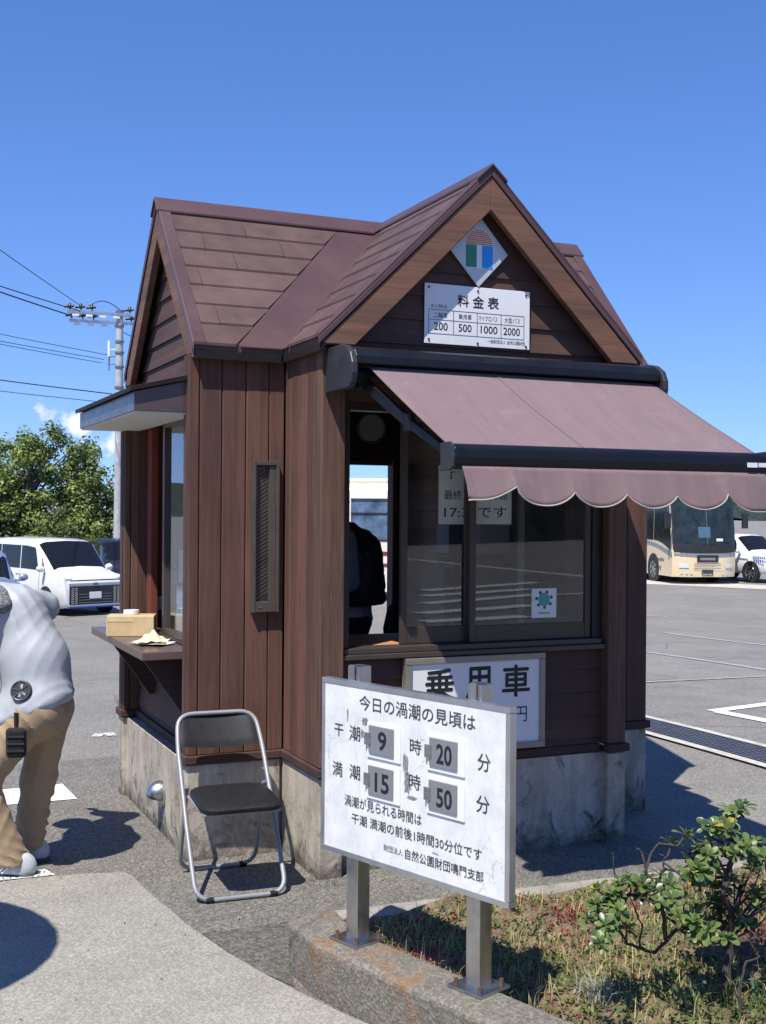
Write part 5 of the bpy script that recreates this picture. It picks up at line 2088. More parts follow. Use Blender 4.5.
van_st = [(-2.36, .36, .80, 1.0, .74, 1.74), (-2.29, .25, .86, 1.10, .765, 1.86), (-1.2, .2, .87, 1.10, .775, 1.905), (0.3, .2, .87, 1.09, .775, 1.90), (0.85, .2, .87, 1.08, .76, 1.84),
          (1.2, .2, .87, 1.07, .74, 1.55), (1.62, .2, .87, 1.06, .74, 1.19), (2.05, .2, .86, 1.02, .74, 1.12), (2.27, .23, .83, .96, .72, 1.05), (2.35, .26, .80, .86, .70, .95)]
rows_van = [(-2.1, -1.1, 0.05, 0.0), (-1.06, 0.0, 0, 0), (0.05, 1.02, 0, -0.26)]
T, B = car('minivan', 'white minivan with tinted windows and a wide dark grille, parked nose out by the trees', 'van', spot(50, 31.6), sight(92, 31, 30), van_st, carpaint_white, (-1.42, 1.42), 0.325, rows_van, (0.86, 1.6))
face(T, B, 2.34, [('grille', dark_pl, -0.72, 0.72, 0.30, 0.76, 0.02), ('chrome_strip', chrome, -0.74, 0.74, 0.795, 0.835, 0.025), ('bonnet_strip', dark_pl, -0.70, 0.70, 0.885, 0.915, 0.012),
                  ('bumper_lip', bluetrim, -0.74, 0.74, 0.215, 0.26, 0.0), ('number_plate', plate_w, -0.165, 0.165, 0.44, 0.605, 0.035),
                  ('emblem', M['steel_dark'], -0.06, 0.06, 0.78, 0.84, 0.04)])
for k in range(4):
    face(T, B, 2.34, [('grille_bar', M['steel_dark'], -0.46, 0.46, 0.335 + k * 0.07, 0.35 + k * 0.07, 0.028)])
for sd in (1, -1):
    face(T, B, 2.26, [('headlamp', lamp_m, min(sd * 0.5, sd * 0.80), max(sd * 0.5, sd * 0.80), 0.90, 0.965, 0.07)])
    for k in range(8):
        for j in range(2):
            y = sd * (0.54 + 0.10 * j)
            MB().obox((2.365, y, 0.34 + k * 0.052), (0, 1, 0.55), (1, 0, 0), (0, -0.55, 1), 0.04, 0.008, 0.011).build('grille_fin', chrome, T, local=True)
for sd in (1, -1):
    for x in (-1.05, 0.02, 1.06):
        q = MB()
        B.patch(q, ((x - 0.008, 0.6), (x + 0.008, 0.6), (x + 0.008, 3.0), (x - 0.008, 3.0)), 0.003, sd, 1, 8)
        q.build('door_seam', dark_pl, T, local=True)
    for x in (-0.12, 0.16):
        q = MB()
        pz = B.P(x, 2.75, sd, 0.012)
        q.obox(pz, (1, 0, 0), (0, 1, 0), (0, 0, 1), 0.09, 0.015, 0.014)
        q.build('door_handle', carpaint_white, T, bevel=0.006, local=True)
    q = MB()
    B.patch(q, ((1.10, 3.1), (1.38, 3.1), (1.12, 3.75), (1.06, 3.8)), 0.007, sd)
    q.build('quarter_window', cglass, T, smooth=True, local=True)
digits_m = plain('number plate ink', (0.03, 0.12, 0.07), 0.5)

# silver blue car at the left edge
hatch_st = [(-1.95, .34, .72, .9, .62, 1.2), (-1.8, .24, .82, .98, .64, 1.5), (-0.8, .2, .845, 1.0, .66, 1.66), (0.1, .2, .845, 0.98, .65, 1.66), (0.45, .2, .845, .97, .62, 1.55),
            (1.1, .2, .845, .95, .62, 1.08), (1.6, .21, .835, .92, .64, .99), (1.86, .24, .78, .80, .62, .90), (1.95, .28, .7, .66, .58, .74)]
T, B = car('hatchback', 'silver blue car with a slatted grille at the far left edge', 'car', spot(-25, 27.5), sight(-12, 29, 8), hatch_st, carpaint_silver, (-1.2, 1.2), 0.31,
           [(-1.6, -0.65, 0.1, 0), (-0.6, 0.65, 0, -0.4)], (0.42, 1.08))
face(T, B, 1.95, [('grille', dark_pl, -0.5, 0.5, 0.42, 0.66, 0.02), ('bumper_grille', dark_pl, -0.6, 0.6, 0.24, 0.34, 0.0), ('number_plate', plate_w, -0.165, 0.165, 0.36, 0.50, 0.035)])
for k in range(4):
    face(T, B, 1.95, [('grille_bar', bluetrim, -0.48, 0.48, 0.445 + k * 0.055, 0.47 + k * 0.055, 0.03)])
for sd in (1, -1):
    face(T, B, 1.86, [('headlamp', lamp_m, min(sd * 0.48, sd * 0.76), max(sd * 0.48, sd * 0.76), 0.62, 0.80, 0.04)])

# dark van behind the white one
kei_st = [(-1.7, .3, .66, .95, .6, 1.6), (-1.6, .24, .73, 1.0, .64, 1.76), (0.6, .22, .735, 1.0, .65, 1.80), (0.95, .22, .735, .98, .63, 1.70), (1.4, .22, .73, .96, .6, 1.18), (1.62, .24, .7, .85, .6, 1.02), (1.7, .28, .64, .7, .56, .8)]
T, B = car('dark_van', 'black boxy van half hidden between the white minivan and the kiosk', 'van', spot(116, 36.0), sight(116, 36, 14), kei_st, carpaint_black, (-1.1, 1.1), 0.28,
           [(-1.45, -0.3, 0.06, 0), (-0.25, 0.85, 0, -0.2)], (0.9, 1.38))
face(T, B, 1.7, [('bumper', dark_pl, -0.6, 0.6, 0.28, 0.5, 0.02), ('number_plate', plate_w, -0.165, 0.165, 0.42, 0.58, 0.03)])
for sd in (1, -1):
    face(T, B, 1.62, [('headlamp', lamp_m, min(sd * 0.4, sd * 0.66), max(sd * 0.4, sd * 0.66), 0.68, 0.86, 0.04)])

# white SUV on the right
suv_st = [(-2.25, .42, .78, 1.05, .7, 1.35), (-2.15, .36, .88, 1.12, .72, 1.72), (-1.0, .34, .92, 1.13, .74, 1.84), (0.2, .34, .92, 1.12, .74, 1.84), (0.5, .34, .92, 1.12, .72, 1.78),
          (1.1, .34, .92, 1.1, .7, 1.24), (1.7, .35, .91, 1.07, .72, 1.16), (2.1, .38, .87, .98, .7, 1.08), (2.25, .42, .8, .8, .66, .86)]
T, B = car('white_suv', 'white four wheel drive parked beyond the bus at the right edge', 'car', spot(742, 47.5), sight(742, 47, 45), suv_st, carpaint_white, (-1.4, 1.38), 0.38,
           [(-1.95, -0.95, 0.1, 0), (-0.9, 0.0, 0, 0), (0.05, 0.75, 0, -0.3)], (0.5, 1.08))
face(T, B, 2.25, [('grille', dark_pl, -0.5, 0.5, 0.66, 0.84, 0.02), ('bumper', dark_pl, -0.7, 0.7, 0.42, 0.56, 0.02), ('number_plate', plate_w, -0.165, 0.165, 0.46, 0.62, 0.04)])
for sd in (1, -1):
    face(T, B, 2.2, [('headlamp', lamp_m, min(sd * 0.52, sd * 0.78), max(sd * 0.52, sd * 0.78), 0.70, 0.88, 0.03)])
    q = MB()
    for k in range(2):
        w_ = 0.42 - 0.12 * k
        p0 = Vector((1.95 - 0.1 * k, sd * 0.935, 0.93 - 0.13 * k))
        for i in range(7 - 2 * k):
            q.box(p0.x - w_ + i * 0.11, p0.x - w_ + i * 0.11 + 0.07, min(p0.y, p0.y + sd * 0.004), max(p0.y, p0.y + sd * 0.004), p0.z, p0.z + 0.09)
    q.build('door_marking', bluetrim, T, local=True)


# ------------------------------------------------------------------ buses
def bus(name, label, loc, heading, Lb, Hb, paint, kind):
    T = thing(name, label, 'bus', loc, math.atan2(heading[1], heading[0]))
    hw = 1.25
    x0 = Lb / 2

    def wz(z):
        t = max(0, z - 1.2) / (Hb - 1.2)
        r = max(0, (z - (Hb - 0.32)) / 0.32)
        return hw - 0.05 * t - 0.42 * (1 - math.sqrt(max(0, 1 - r * r)))

    def lean(z):
        t = max(0, z - 1.25) / (Hb - 1.25)
        b_ = max(0, 0.75 - z)
        return 0.42 * t ** 1.6 + 0.25 * b_ * b_

    def fx(y, z, off=0.0):
        return x0 - 0.34 * (abs(y) / hw) ** 3.2 - lean(z) + off

    zs = [0.28, 0.5, 0.75, 1.0, 1.25, 1.6, 2.0, 2.4, 2.8, Hb - 0.32, Hb - 0.2, Hb - 0.1, Hb - 0.03, Hb]
    nf = 14
    vs, F = [], []
    for z in zs:
        w = wz(z)
        ring = []
        for i in range(nf + 1):
            y = -w + 2 * w * i / nf
            ring.append((fx(y, z), y, z))
        k = 10
        for i in range(1, k + 1):
            ring.append((ring[nf][0] + (-x0 + 0.06 - ring[nf][0]) * i / k, w, z))
        ring.append((-x0, w - 0.06, z))
        ring.append((-x0, -w + 0.06, z))
        for i in range(k):
            ring.append((-x0 + 0.06 + (ring[0][0] + x0 - 0.06) * i / k, -w, z))
        n = len(ring)
        vs += ring
    for j in range(len(zs) - 1):
        for i in range(n):
            q2 = (i + 1) % n
            F.append((j * n + i, j * n + q2, (j + 1) * n + q2, (j + 1) * n + i))
    F.append(tuple(range(n))[::-1])
    F.append(tuple((len(zs) - 1) * n + i for i in range(n)))
    q = MB().add(vs, F)
    o = q.build('body', paint, T, smooth=True, local=True)
    o.data.set_sharp_from_angle(angle=rad(48))

    def fpatch(nm, mat, y0, y1, z0, z1, off=0.012, parent=T, nn_=10, zc=None):
        q = MB()
        vs = []
        for j in range(nn_ + 1):
            for i in range(nn_ + 1):
                y = y0 + (y1 - y0) * i / nn_
                a_, b_ = z0, z1
                if zc:
                    a_ = z0 + zc * (abs(y) / hw) ** 2
                z = a_ + (b_ - a_) * j / nn_
                vs.append((fx(y, z, off), y, z))
        F = [(j * (nn_ + 1) + i, j * (nn_ + 1) + i + 1, (j + 1) * (nn_ + 1) + i + 1, (j + 1) * (nn_ + 1) + i) for j in range(nn_) for i in range(nn_)]
        q.add(vs, F)
        return q.build(nm, mat, parent, smooth=True, local=True)

    def spatch(nm, mat, xa, xb, za, zb, sd, off=0.012, za2=None, zb2=None, lead=False):
        q = MB()
        vs = []
        nx, nz = 12, 6
        for j in range(nz + 1):
            for i in range(nx + 1):
                u = i / nx
                lo = za + ((za2 if za2 is not None else za) - za) * u ** 2
                hi = zb + ((zb2 if zb2 is not None else zb) - zb) * u ** 2
                z = lo + (hi - lo) * j / nz
                vs.append((xa + (xb - xa) * u - (lean(z) * u if lead else 0), sd * (wz(z) + off), z))
        F = [(j * (nx + 1) + i, j * (nx + 1) + i + 1, (j + 1) * (nx + 1) + i + 1, (j + 1) * (nx + 1) + i) for j in range(nz) for i in range(nx)]
        if sd > 0:
            F = [f[::-1] for f in F]
        q.add(vs, F)
        return q.build(nm, mat, T, smooth=True, local=True)

    grey = plain('silver band', (0.30, 0.31, 0.33), 0.35, metal=0.4)
    ws = fpatch('windscreen', bglass, -1.19, 1.19, 1.50, Hb - 0.22, 0.012, nn_=16)
    fpatch('black_band', dark_pl, -1.21, 1.21, 1.16, 1.525, 0.016, zc=0.05)
    fpatch('silver_band', grey, -1.20, 1.20, 1.02, 1.16, 0.014, zc=0.06)
    for sd in (1, -1):
        a_, b_ = sorted((sd * 1.185, sd * 1.238))
        fpatch('corner_post', dark_pl, a_, b_, 1.30, Hb - 0.3, 0.010)
    fpatch('pillar', M['steel_dark'], -0.012, 0.012, 1.52, Hb - 0.42, 0.02)
    fpatch('grille', dark_pl, -0.42, 0.42, 0.84, 1.10, 0.022)
    nameplate = fpatch('name_plate', chrome, -0.30, 0.30, 0.91, 1.0, 0.03)
    for z in (0.56, 0.66, 0.76):
        fpatch('grille_bar', chrome, -0.52, 0.52, z, z + 0.03, 0.02)
    fpatch('number_plate', plate_g, -0.22, 0.22, 0.34, 0.56, 0.035)
    q = MB()
    write(q, '22 26', Vector((x0 + 0.04 - 0.06, 0, 0)), (0, 1, 0), (0, 0, 1), -0.18, 0.18, 0.37, 0.48, 0.01)
    for sd in (1, -1):
        a_, b_ = sorted((sd * 0.72, sd * 1.05))
        fpatch('headlamp', lamp_m, a_, b_, 0.62, 0.80, 0.02)
        for k in range(3):
            yc = sd * (0.62 + 0.17 * k)
            fpatch('fog_lamp', lamp_m, yc - 0.05, yc + 0.05, 0.40, 0.48, 0.02)
        q = MB()
        base = Vector((fx(sd * 0.2, 1.5, 0.03), sd * 0.1, 1.50))
        tip = Vector((fx(sd * 0.8, 1.6, 0.03), sd * 0.85, 1.62))
        q.tube([base, base.lerp(tip, 0.5), tip], 0.014, 6)
        q.build('wiper', dark_pl, T, local=True)
        q = MB()
        p = Vector((x0 - 0.75, sd * 1.28, Hb - 0.5))
        q.tube([p, p + Vector((0.5, sd * 0.22, -0.1)), p + Vector((0.62, sd * 0.24, -0.35))], 0.02, 8)
        q.box(p.x + 0.58, p.x + 0.68, p.y + sd * 0.24 - 0.11, p.y + sd * 0.24 + 0.11, p.z - 0.95, p.z - 0.4)
        q.build('mirror', dark_pl, T, bevel=0.01, local=True)
        # side glass
        xe = x0 - 0.40
        n_w = 6
        dx = (xe + x0 - 0.4) / n_w
        for k in range(n_w):
            xa = -x0 + 0.35 + dx * k
            xb = xa + dx - 0.05
            front = k == n_w - 1
            w_ = spatch('side_window', cglass if kind == 'cream' else M['bus_side_glass'], xa, xb, 1.62 if kind == 'cream' else 1.8, Hb - 0.5, sd, 0.012, 1.25 if front else None, None, front)
            if kind != 'cream':
                q = MB()
                yy = sd * (wz(2.2) + 0.02)
                for zz in (1.8, 2.6, Hb - 0.5):
                    q.box(xa, xb, min(yy, yy + sd * 0.01), max(yy, yy + sd * 0.01), zz - 0.02, zz + 0.02)
                q.build('window_bar', dark_pl, w_, local=True)
        if kind == 'cream':
            spatch('silver_sweep', grey, x0 - 3.4, x0 - 0.36, 1.46, 1.58, sd, 0.014, 1.00, 1.16)
        else:
            spatch('red_stripe', plain('dark red stripe', (0.23, 0.02, 0.03), 0.4), -x0 + 0.2, x0 - 0.5, 1.46, 1.58, sd, 0.012, 1.0, 1.12)
            spatch('red_stripe', plain('thin red stripe', (0.23, 0.03, 0.04), 0.4), -x0 + 0.2, x0 - 0.5, 1.02, 1.12, sd, 0.012)
        for x in (x0 - 2.2, -x0 + 2.6):
            q = MB()
            q.cyl((x, sd * (hw - 0.1), 0.52), (x, sd * (hw + 0.006), 0.52), 0.58, 28)
            q.build('wheel_arch', dark_pl, T, local=True)
            wheel(T, (x, sd * (hw - 0.14), 0.48), 0.48, 0.30, chrome, sd)
    if kind == 'cream':
        q = MB()
        for sd in (1, -1):
            o = (0, sd * (hw + 0.015), 0)
            xd = (-sd, 0, 0)
            xs = (x0 - 1.55) * -sd
            write(q, 'yosoko', o, xd, (0, 0, 1), xs - 0.45, xs + 0.45, 0.78, 0.98, 0.01)
        q.build('side_lettering', plain('dark lettering', (0.05, 0.04, 0.04), 0.5), T, local=True)
        q = MB()
        for sd in (1, -1):
            y = sd * (hw + 0.012)
            for (x, z, r) in ((x0 - 1.95, 0.62, 0.07), (x0 - 1.5, 0.56, 0.11)):
                q.prism([(x - r, y, z + r * 0.6), (x + r, y, z + r * 0.7), (x + r * 0.3, y, z - r)], (0, sd * 0.004, 0))
        q.build('leaf_motif', plain('orange motif', (0.42, 0.15, 0.05), 0.5), T, local=True)
        q = MB()
        write(q, 'YOSOKO', Vector((x0 + 0.018 - lean(0.955), 0, 0)), (0, 1, 0), (0, 0, 1), -0.27, 0.27, 0.925, 0.985, 0.01)
        q.build('lettering', dark_pl, nameplate, local=True)
        q = MB()
        write(q, '22-26', Vector((x0 + 0.005, 0, 0)), (0, 1, 0), (0, 0, 1), -0.18, 0.18, 0.37, 0.47, 0.01)
        q.build('plate_digits', plate_w, T, local=True)
        # things seen behind the windscreen
        fpatch('sun_blind', plain('folded sun blind', (0.05, 0.12, 0.2), 0.6), -0.35, 0.12, 1.75, 2.15, 0.016)
        fpatch('paper_sign', plate_w, 0.35, 0.62, 1.62, 1.72, 0.018)
    else:
        q = MB()
        q.box(-x0 + 1.2, x0 - 2.8, -0.9, 0.9, Hb - 0.02, Hb + 0.13)
        q.build('roof_unit', paint, T, bevel=0.08, seg=3, local=True)
    return T


M['bus_side_glass'] = plain('pale bus side glass', (0.10, 0.15, 0.22), 0.08, vary=0.6, nscale=2.5, spec=0.7)
hd = sight(708, 45, 24)
fp = spot(708, 44.5)
bus('tour_bus', 'cream tour bus with a black windscreen surround, parked right of the kiosk', (fp[0] - hd[0] * 5.6, fp[1] - hd[1] * 5.6, fp[2]), hd, 11.2, 3.55, cream, 'cream')
hd = sight(395, 36, 86)
fp = spot(398, 36.5)
bus('parked_bus', 'ivory bus with dark red stripes seen through the open ticket window', fp, hd, 8.4, 3.52, ivory, 'ivory')

# ================================================================== TREES, POLE, HILLS
bark = wood('tree bark', (0.10, 0.082, 0.065), 'Z', 0.95, 0.5)
fol = [leafmat('yellow green foliage', (0.22, 0.29, 0.07), 0.4, 0.5, 0.4, 0.25, 1.1), leafmat('mid foliage', (0.15, 0.205, 0.055), 0.4, 0.5, 0.4, 0.25, 1.1), leafmat('deep foliage', (0.065, 0.095, 0.035), 0.4, 0.55, 0.35, 0.2, 1.1)]  # three leaf greens, picked at random per clump


def make_tree(name, label, cat, loc, H_, crown_r, seed, n_clump=70, per=120, leaf=0.13, base=0.12, group=None):
    rg = random.Random(seed)
    T = thing(name, label, cat, loc, 0, group)
    tr = MB()
    trunk = [Vector((rg.uniform(-.1, .1) * i, rg.uniform(-.1, .1) * i, H_ * 0.14 * i - 0.1)) for i in range(5)]
    tr.tube(trunk, [0.15 * H_ / 5, 0.12 * H_ / 5, 0.10 * H_ / 5, 0.08 * H_ / 5, 0.05 * H_ / 5], 8)
    cl = []
    while len(cl) < n_clump:
        a, r = rg.uniform(0, math.tau), crown_r * math.sqrt(rg.random())
        t = rg.random()
        z = H_ * (base + (1 - base) * t)
        rmax = crown_r * (0.75 + 0.3 * math.sin(a * 3 + seed)) * (math.sin(math.pi * min(1, 0.16 + 0.84 * t) ** 0.9) ** 0.6 + 0.05)
        if r > rmax:
            continue
        cl.append((Vector((r * math.cos(a), r * math.sin(a), z)), rg.uniform(0.28, 0.62) * crown_r / 2.2))
    for c, s in cl[::3]:
        k = min(4, max(1, int(c.z / (H_ * 0.14)) - 1))
        st_ = trunk[k]
        m_ = st_.lerp(c, 0.5) + Vector((0, 0, 0.12))
        tr.tube([st_, m_, c], [0.05 * H_ / 5, 0.03 * H_ / 5, 0.012], 5)
    qs = [MB(), MB(), MB()]
    for c, s in cl:
        tone = rg.random()
        for _ in range(per):
            d = Vector((rg.gauss(0, 1), rg.gauss(0, 1), rg.gauss(0, 0.8)))
            d = d.normalized() * s * rg.random() ** 0.45
            p = c + d
            n_ = (d.normalized() + Vector((rg.uniform(-1, 1), rg.uniform(-1, 1), rg.uniform(0, 1.2)))).normalized()
            u = n_.orthogonal().normalized()
            w_ = n_.cross(u)
            a = rg.uniform(0, math.tau)
            u, w_ = u * math.cos(a) + w_ * math.sin(a), w_ * math.cos(a) - u * math.sin(a)
            L_ = leaf * rg.uniform(0.6, 1.3)
            W_ = L_ * 0.5
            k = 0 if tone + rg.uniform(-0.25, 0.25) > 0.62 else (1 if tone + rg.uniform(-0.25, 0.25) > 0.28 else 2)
            qs[k].add([p - u * L_ / 2, p + w_ * W_ / 2, p + u * L_ / 2, p - w_ * W_ / 2], [(0, 1, 2, 3)])
    tr.build('trunk', bark, T, smooth=True, local=True)
    al, pm = MB(), []
    for i, q in enumerate(qs):
        al.add(q.v, q.f)
        pm += [i] * len(q.f)
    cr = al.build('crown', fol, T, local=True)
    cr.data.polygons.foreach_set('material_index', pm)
    return T


make_tree('broadleaf_tree', 'broad leafy green tree with a pointed top, left of the utility pole', 'tree', spot(32, 42.0), 5.75, 2.25, 3, 150, 130, 0.16)
make_tree('broadleaf_tree', 'rounded green tree nearest the utility pole, behind the dark van', 'tree', spot(94, 43.5), 5.35, 1.95, 8, 130, 130, 0.16)
make_tree('broadleaf_tree', 'green tree cut by the left edge of the picture', 'tree', spot(-20, 43.0), 5.0, 2.1, 12, 130, 130, 0.16)
make_tree('bush', 'dark bush filling the gap under the trees behind the white minivan', 'bush', spot(62, 40.5), 2.6, 2.0, 15, 60, 110, 0.12, 0.0)
make_tree('bush', 'loose bush half hidden by the kiosk corner post', 'bush', spot(122, 41.0), 2.9, 1.5, 17, 45, 90, 0.12, 0.0)
make_tree('bush', 'dark bush at the left edge behind the parked cars', 'bush', spot(-5, 41.0), 2.7, 2.0, 19, 55, 110, 0.12, 0.0)


def ridge(name, label, pts, depth, kind='structure', seed=1, col=(0.05, 0.075, 0.05)):
    """wooded ridge: (px, D, height) crest points"""
    rg = random.Random(seed)
    m, n, p = new_mat(name + ' woods')
    f = noise(n, coords(n), 0.12, 8, 0.75)
    n.links.new(ramp(n, f, [(0.3, mul(col, 0.6)), (0.55, col), (0.75, mul(col, 1.6))]), p.inputs['Base Color'])
    p.inputs['Roughness'].default_value = 1
    p.inputs['Specular IOR Level'].default_value = 0.1
    bump(n, p, f, 1.0, 4.0)
    q = MB()
    crest = []
    for (L0, D0, h0), (L1, D1, h1) in zip(pts[:-1], pts[1:]):
        k = 24
        for i in range(k):
            t = i / k
            crest.append((L0 + (L1 - L0) * t, D0 + (D1 - D0) * t, max(0.2, h0 + (h1 - h0) * t + rg.uniform(-0.07, 0.07) * max(h0, h1))))
    crest.append(pts[-1])
    prof_ = [(-depth, -1.2), (-depth * 0.75, 0.25), (-depth * 0.5, 0.55), (-depth * 0.25, 0.82), (0, 1.0), (depth * 0.4, 0.8), (depth, -1.2)]
    vs = []
    for L_, D_, h in crest:
        for dd, hh in prof_:
            x, y = DL(D_ + dd * rg.uniform(0.95, 1.05), L_)
            z = -1.2 if hh < 0 else -1 + h * hh * rg.uniform(0.92, 1.06)
            vs.append((x, y, z))
    k = len(prof_)
    q.add(vs, [(i * k + j, (i + 1) * k + j, (i + 1) * k + j + 1, i * k + j + 1) for i in range(len(crest) - 1) for j in range(k - 1)])
    tag(q.build(name, m, smooth=True), label, kind=kind)


ridge('hill', 'low wooded hill behind the cars at the right', [(112, 420, 3), (118, 420, 9), (128, 410, 10), (170, 400, 16), (260, 400, 26), (500, 450, 30), (900, 600, 20)], 60, col=(0.06, 0.085, 0.075))
ridge('hill', 'low wooded rise left of the lot', [(-700, 500, 16), (-400, 400, 14), (-200, 300, 10), (-110, 250, 7), (-90, 240, 1)], 22, seed=4)
ridge('distant_woods', 'dark belt of woods behind the photographer, mirrored in the windows', [(-120, -42, 5), (-40, -36, 7), (0, -34, 8), (40, -34, 8.5), (110, -40, 7)], 6, seed=6, col=(0.025, 0.035, 0.022))

# ---- utility pole
PX, PD = 118.5, 38.0
pb_ = spot(PX, PD)
UP = thing('utility_pole', 'grey concrete utility pole with a crossarm of dark insulators, behind the kiosk roof', 'utility pole', pb_)
HP = 8.02 - pb_[2]
q = MB().tube([(0, 0, -0.2), (0, 0, HP)], [0.17, 0.105], 16)
q.build('pole', concrete('pole concrete', (0.42, 0.42, 0.42), 0.15, 0.05), UP, smooth=True, local=True)
RTv = Vector((math.cos(YAW), -math.sin(YAW), 0))
FWv = Vector((math.sin(YAW), math.cos(YAW), 0))
arm_d = (RTv * 0.96 - FWv * 0.28 * -1).normalized()
arm_d = (RTv * 0.93 + FWv * 0.36).normalized()
gal = M['alu']
for dz, sidey in ((-0.10, 0.11), (-0.34, -0.11)):
    q = MB()
    c = Vector((0, 0, HP + dz)) + FWv * sidey * -1
    q.obox(c - arm_d * 0.60, arm_d, arm_d.cross(UZ), UZ, 1.0, 0.04, 0.045)
    q.build('crossarm', gal, UP, local=True)
    for k in range(4):
        a = c - arm_d * (1.52 - 0.34 * k) + UZ * 0.06
        if k == 3:
            a = c + arm_d * 0.34 + UZ * 0.06
        q = MB()
        q.cyl(a, a + UZ * 0.07, 0.022, 8)
        q.tube([a + UZ * 0.06, a + UZ * 0.11, a + UZ * 0.16, a + UZ * 0.21], [0.05, 0.075, 0.05, 0.03], 10)
        q.tube([a + UZ * 0.1 - RTv * 0.18, a + UZ * 0.12 + RTv * 0.12], 0.045, 8)
        q.build('insulator', dark_pl, UP, smooth=True, local=True)
        q = MB()
        b0 = c - arm_d * (1.35 - 0.42 * k)
        q.obox(b0 - UZ * 0.10, arm_d, arm_d.cross(UZ), UZ, 0.10, 0.05, 0.035)
        q.build('fitting', M['white_dim'], UP, local=True)
q = MB()
for z in (0.02, -0.45, -0.95, -1.3, -1.75, -2.4):
    q.cyl((0, 0, HP + z - 0.03), (0, 0, HP + z + 0.03), 0.135 - z * 0.008, 16)
q.build('band', M['steel_dark'], UP, local=True)
for k, z in enumerate((-1.2, -1.42, -1.66)):
    q = MB()
    s0 = Vector((0, 0, HP + z))
    q.tube([s0, s0 - RTv * (0.30 + 0.05 * k)], 0.018, 6)
    q.tube([s0 - RTv * 0.33 + UZ * 0.28, s0 - RTv * 0.33 - UZ * 0.22], 0.05 if k == 0 else 0.02, 8)
    q.build('side_bracket', M['white_dim'] if k == 0 else M['steel_dark'], UP, local=True, smooth=True)
q = MB()
pts = []
for i in range(13):
    t = i / 12
    pts.append(Vector((0, 0, HP + 0.02)) - arm_d * 1.05 * t + UZ * (0.24 * math.sin(math.pi * t) + 0.05))
q.tube(pts, 0.014, 6)
q.build('jumper_wire', dark_pl, UP, local=True, smooth=True)


def w3(px, py, D):
    d = _fw + _r2 * ((px - 383) / 1193.6) + _u2 * ((512 - py) / 1193.6)
    return Vector((0, 0, 1.8)) + d * D


# overhead wires: run from the pole to the left, out of the picture
for k, ((xa, ya, da), (xb, yb, db), r, lab) in enumerate((
        ((84, 308, 37.6), (0, 250, 30), 0.012, 'thin steep overhead wire rising from the crossarm to the upper left'),
        ((80, 311, 37.4), (0, 286, 34), 0.017, 'upper of the paired overhead wires leaving the crossarm'),
        ((72, 316, 37.2), (0, 292, 34), 0.022, 'thicker lower overhead wire ending at the tip of the crossarm'),
        ((108, 355, 37.8), (0, 334, 35), 0.010, 'faint overhead wire just above the middle pair'),
        ((104, 359.5, 37.8), (0, 341, 35), 0.010, 'middle one of the three faint overhead wires'),
        ((102, 363, 37.8), (0, 344, 35), 0.010, 'lowest of the three faint overhead wires'),
        ((112, 394, 37.9), (0, 380, 36), 0.017, 'dark low overhead wire crossing just above the kiosk canopy'),
        ((112, 403, 38.6), (0, 391, 37), 0.011, 'lowest overhead wire, passing above the tree tops'))):
    a, b_ = w3(xa, ya, da), w3(xb, yb, db)
    pts = []
    for i in range(25):
        t = i / 24 * 3.0
        p = a.lerp(b_, t)
        p.z -= 0.10 * math.sin(math.pi * min(1, t / 3.0)) - 0.10 * math.sin(math.pi / 3) * (t if t < 1 else 1)
        pts.append(p)
    q = MB().tube(pts, r, 5)
    tag(q.build('overhead_wire', dark_pl, smooth=True), lab, 'wire', 'overhead wires')
q = MB().tube([w3(121, 331, 38), w3(160, 352, 42), w3(300, 420, 60)], 0.014, 5)
tag(q.build('overhead_wire', dark_pl, smooth=True), 'short overhead wire running from the pole to behind the kiosk roof', 'wire', 'overhead wires')

# ================================================================== PEOPLE
def capsule(P, a, b, ra, rb):
    a, b = np.array(a, float), np.array(b, float)
    ab = b - a
    t = np.clip(((P - a) @ ab) / (ab @ ab + 1e-12), 0, 1)
    d = np.linalg.norm(P - (a + t[..., None] * ab), axis=-1)
    return d - (ra + (rb - ra) * t)


def ellipsoid(P, c, r):
    c, r = np.array(c, float), np.array(r, float)
    q = (P - c) / r
    k0 = np.linalg.norm(q, axis=-1)
    k1 = np.linalg.norm(q / r, axis=-1)
    return k0 * (k0 - 1.0) / np.maximum(k1, 1e-6)


def smin(a, b, k):
    h = np.clip(0.5 + 0.5 * (b - a) / k, 0, 1)
    return b + (a - b) * h - k * h * (1 - h)


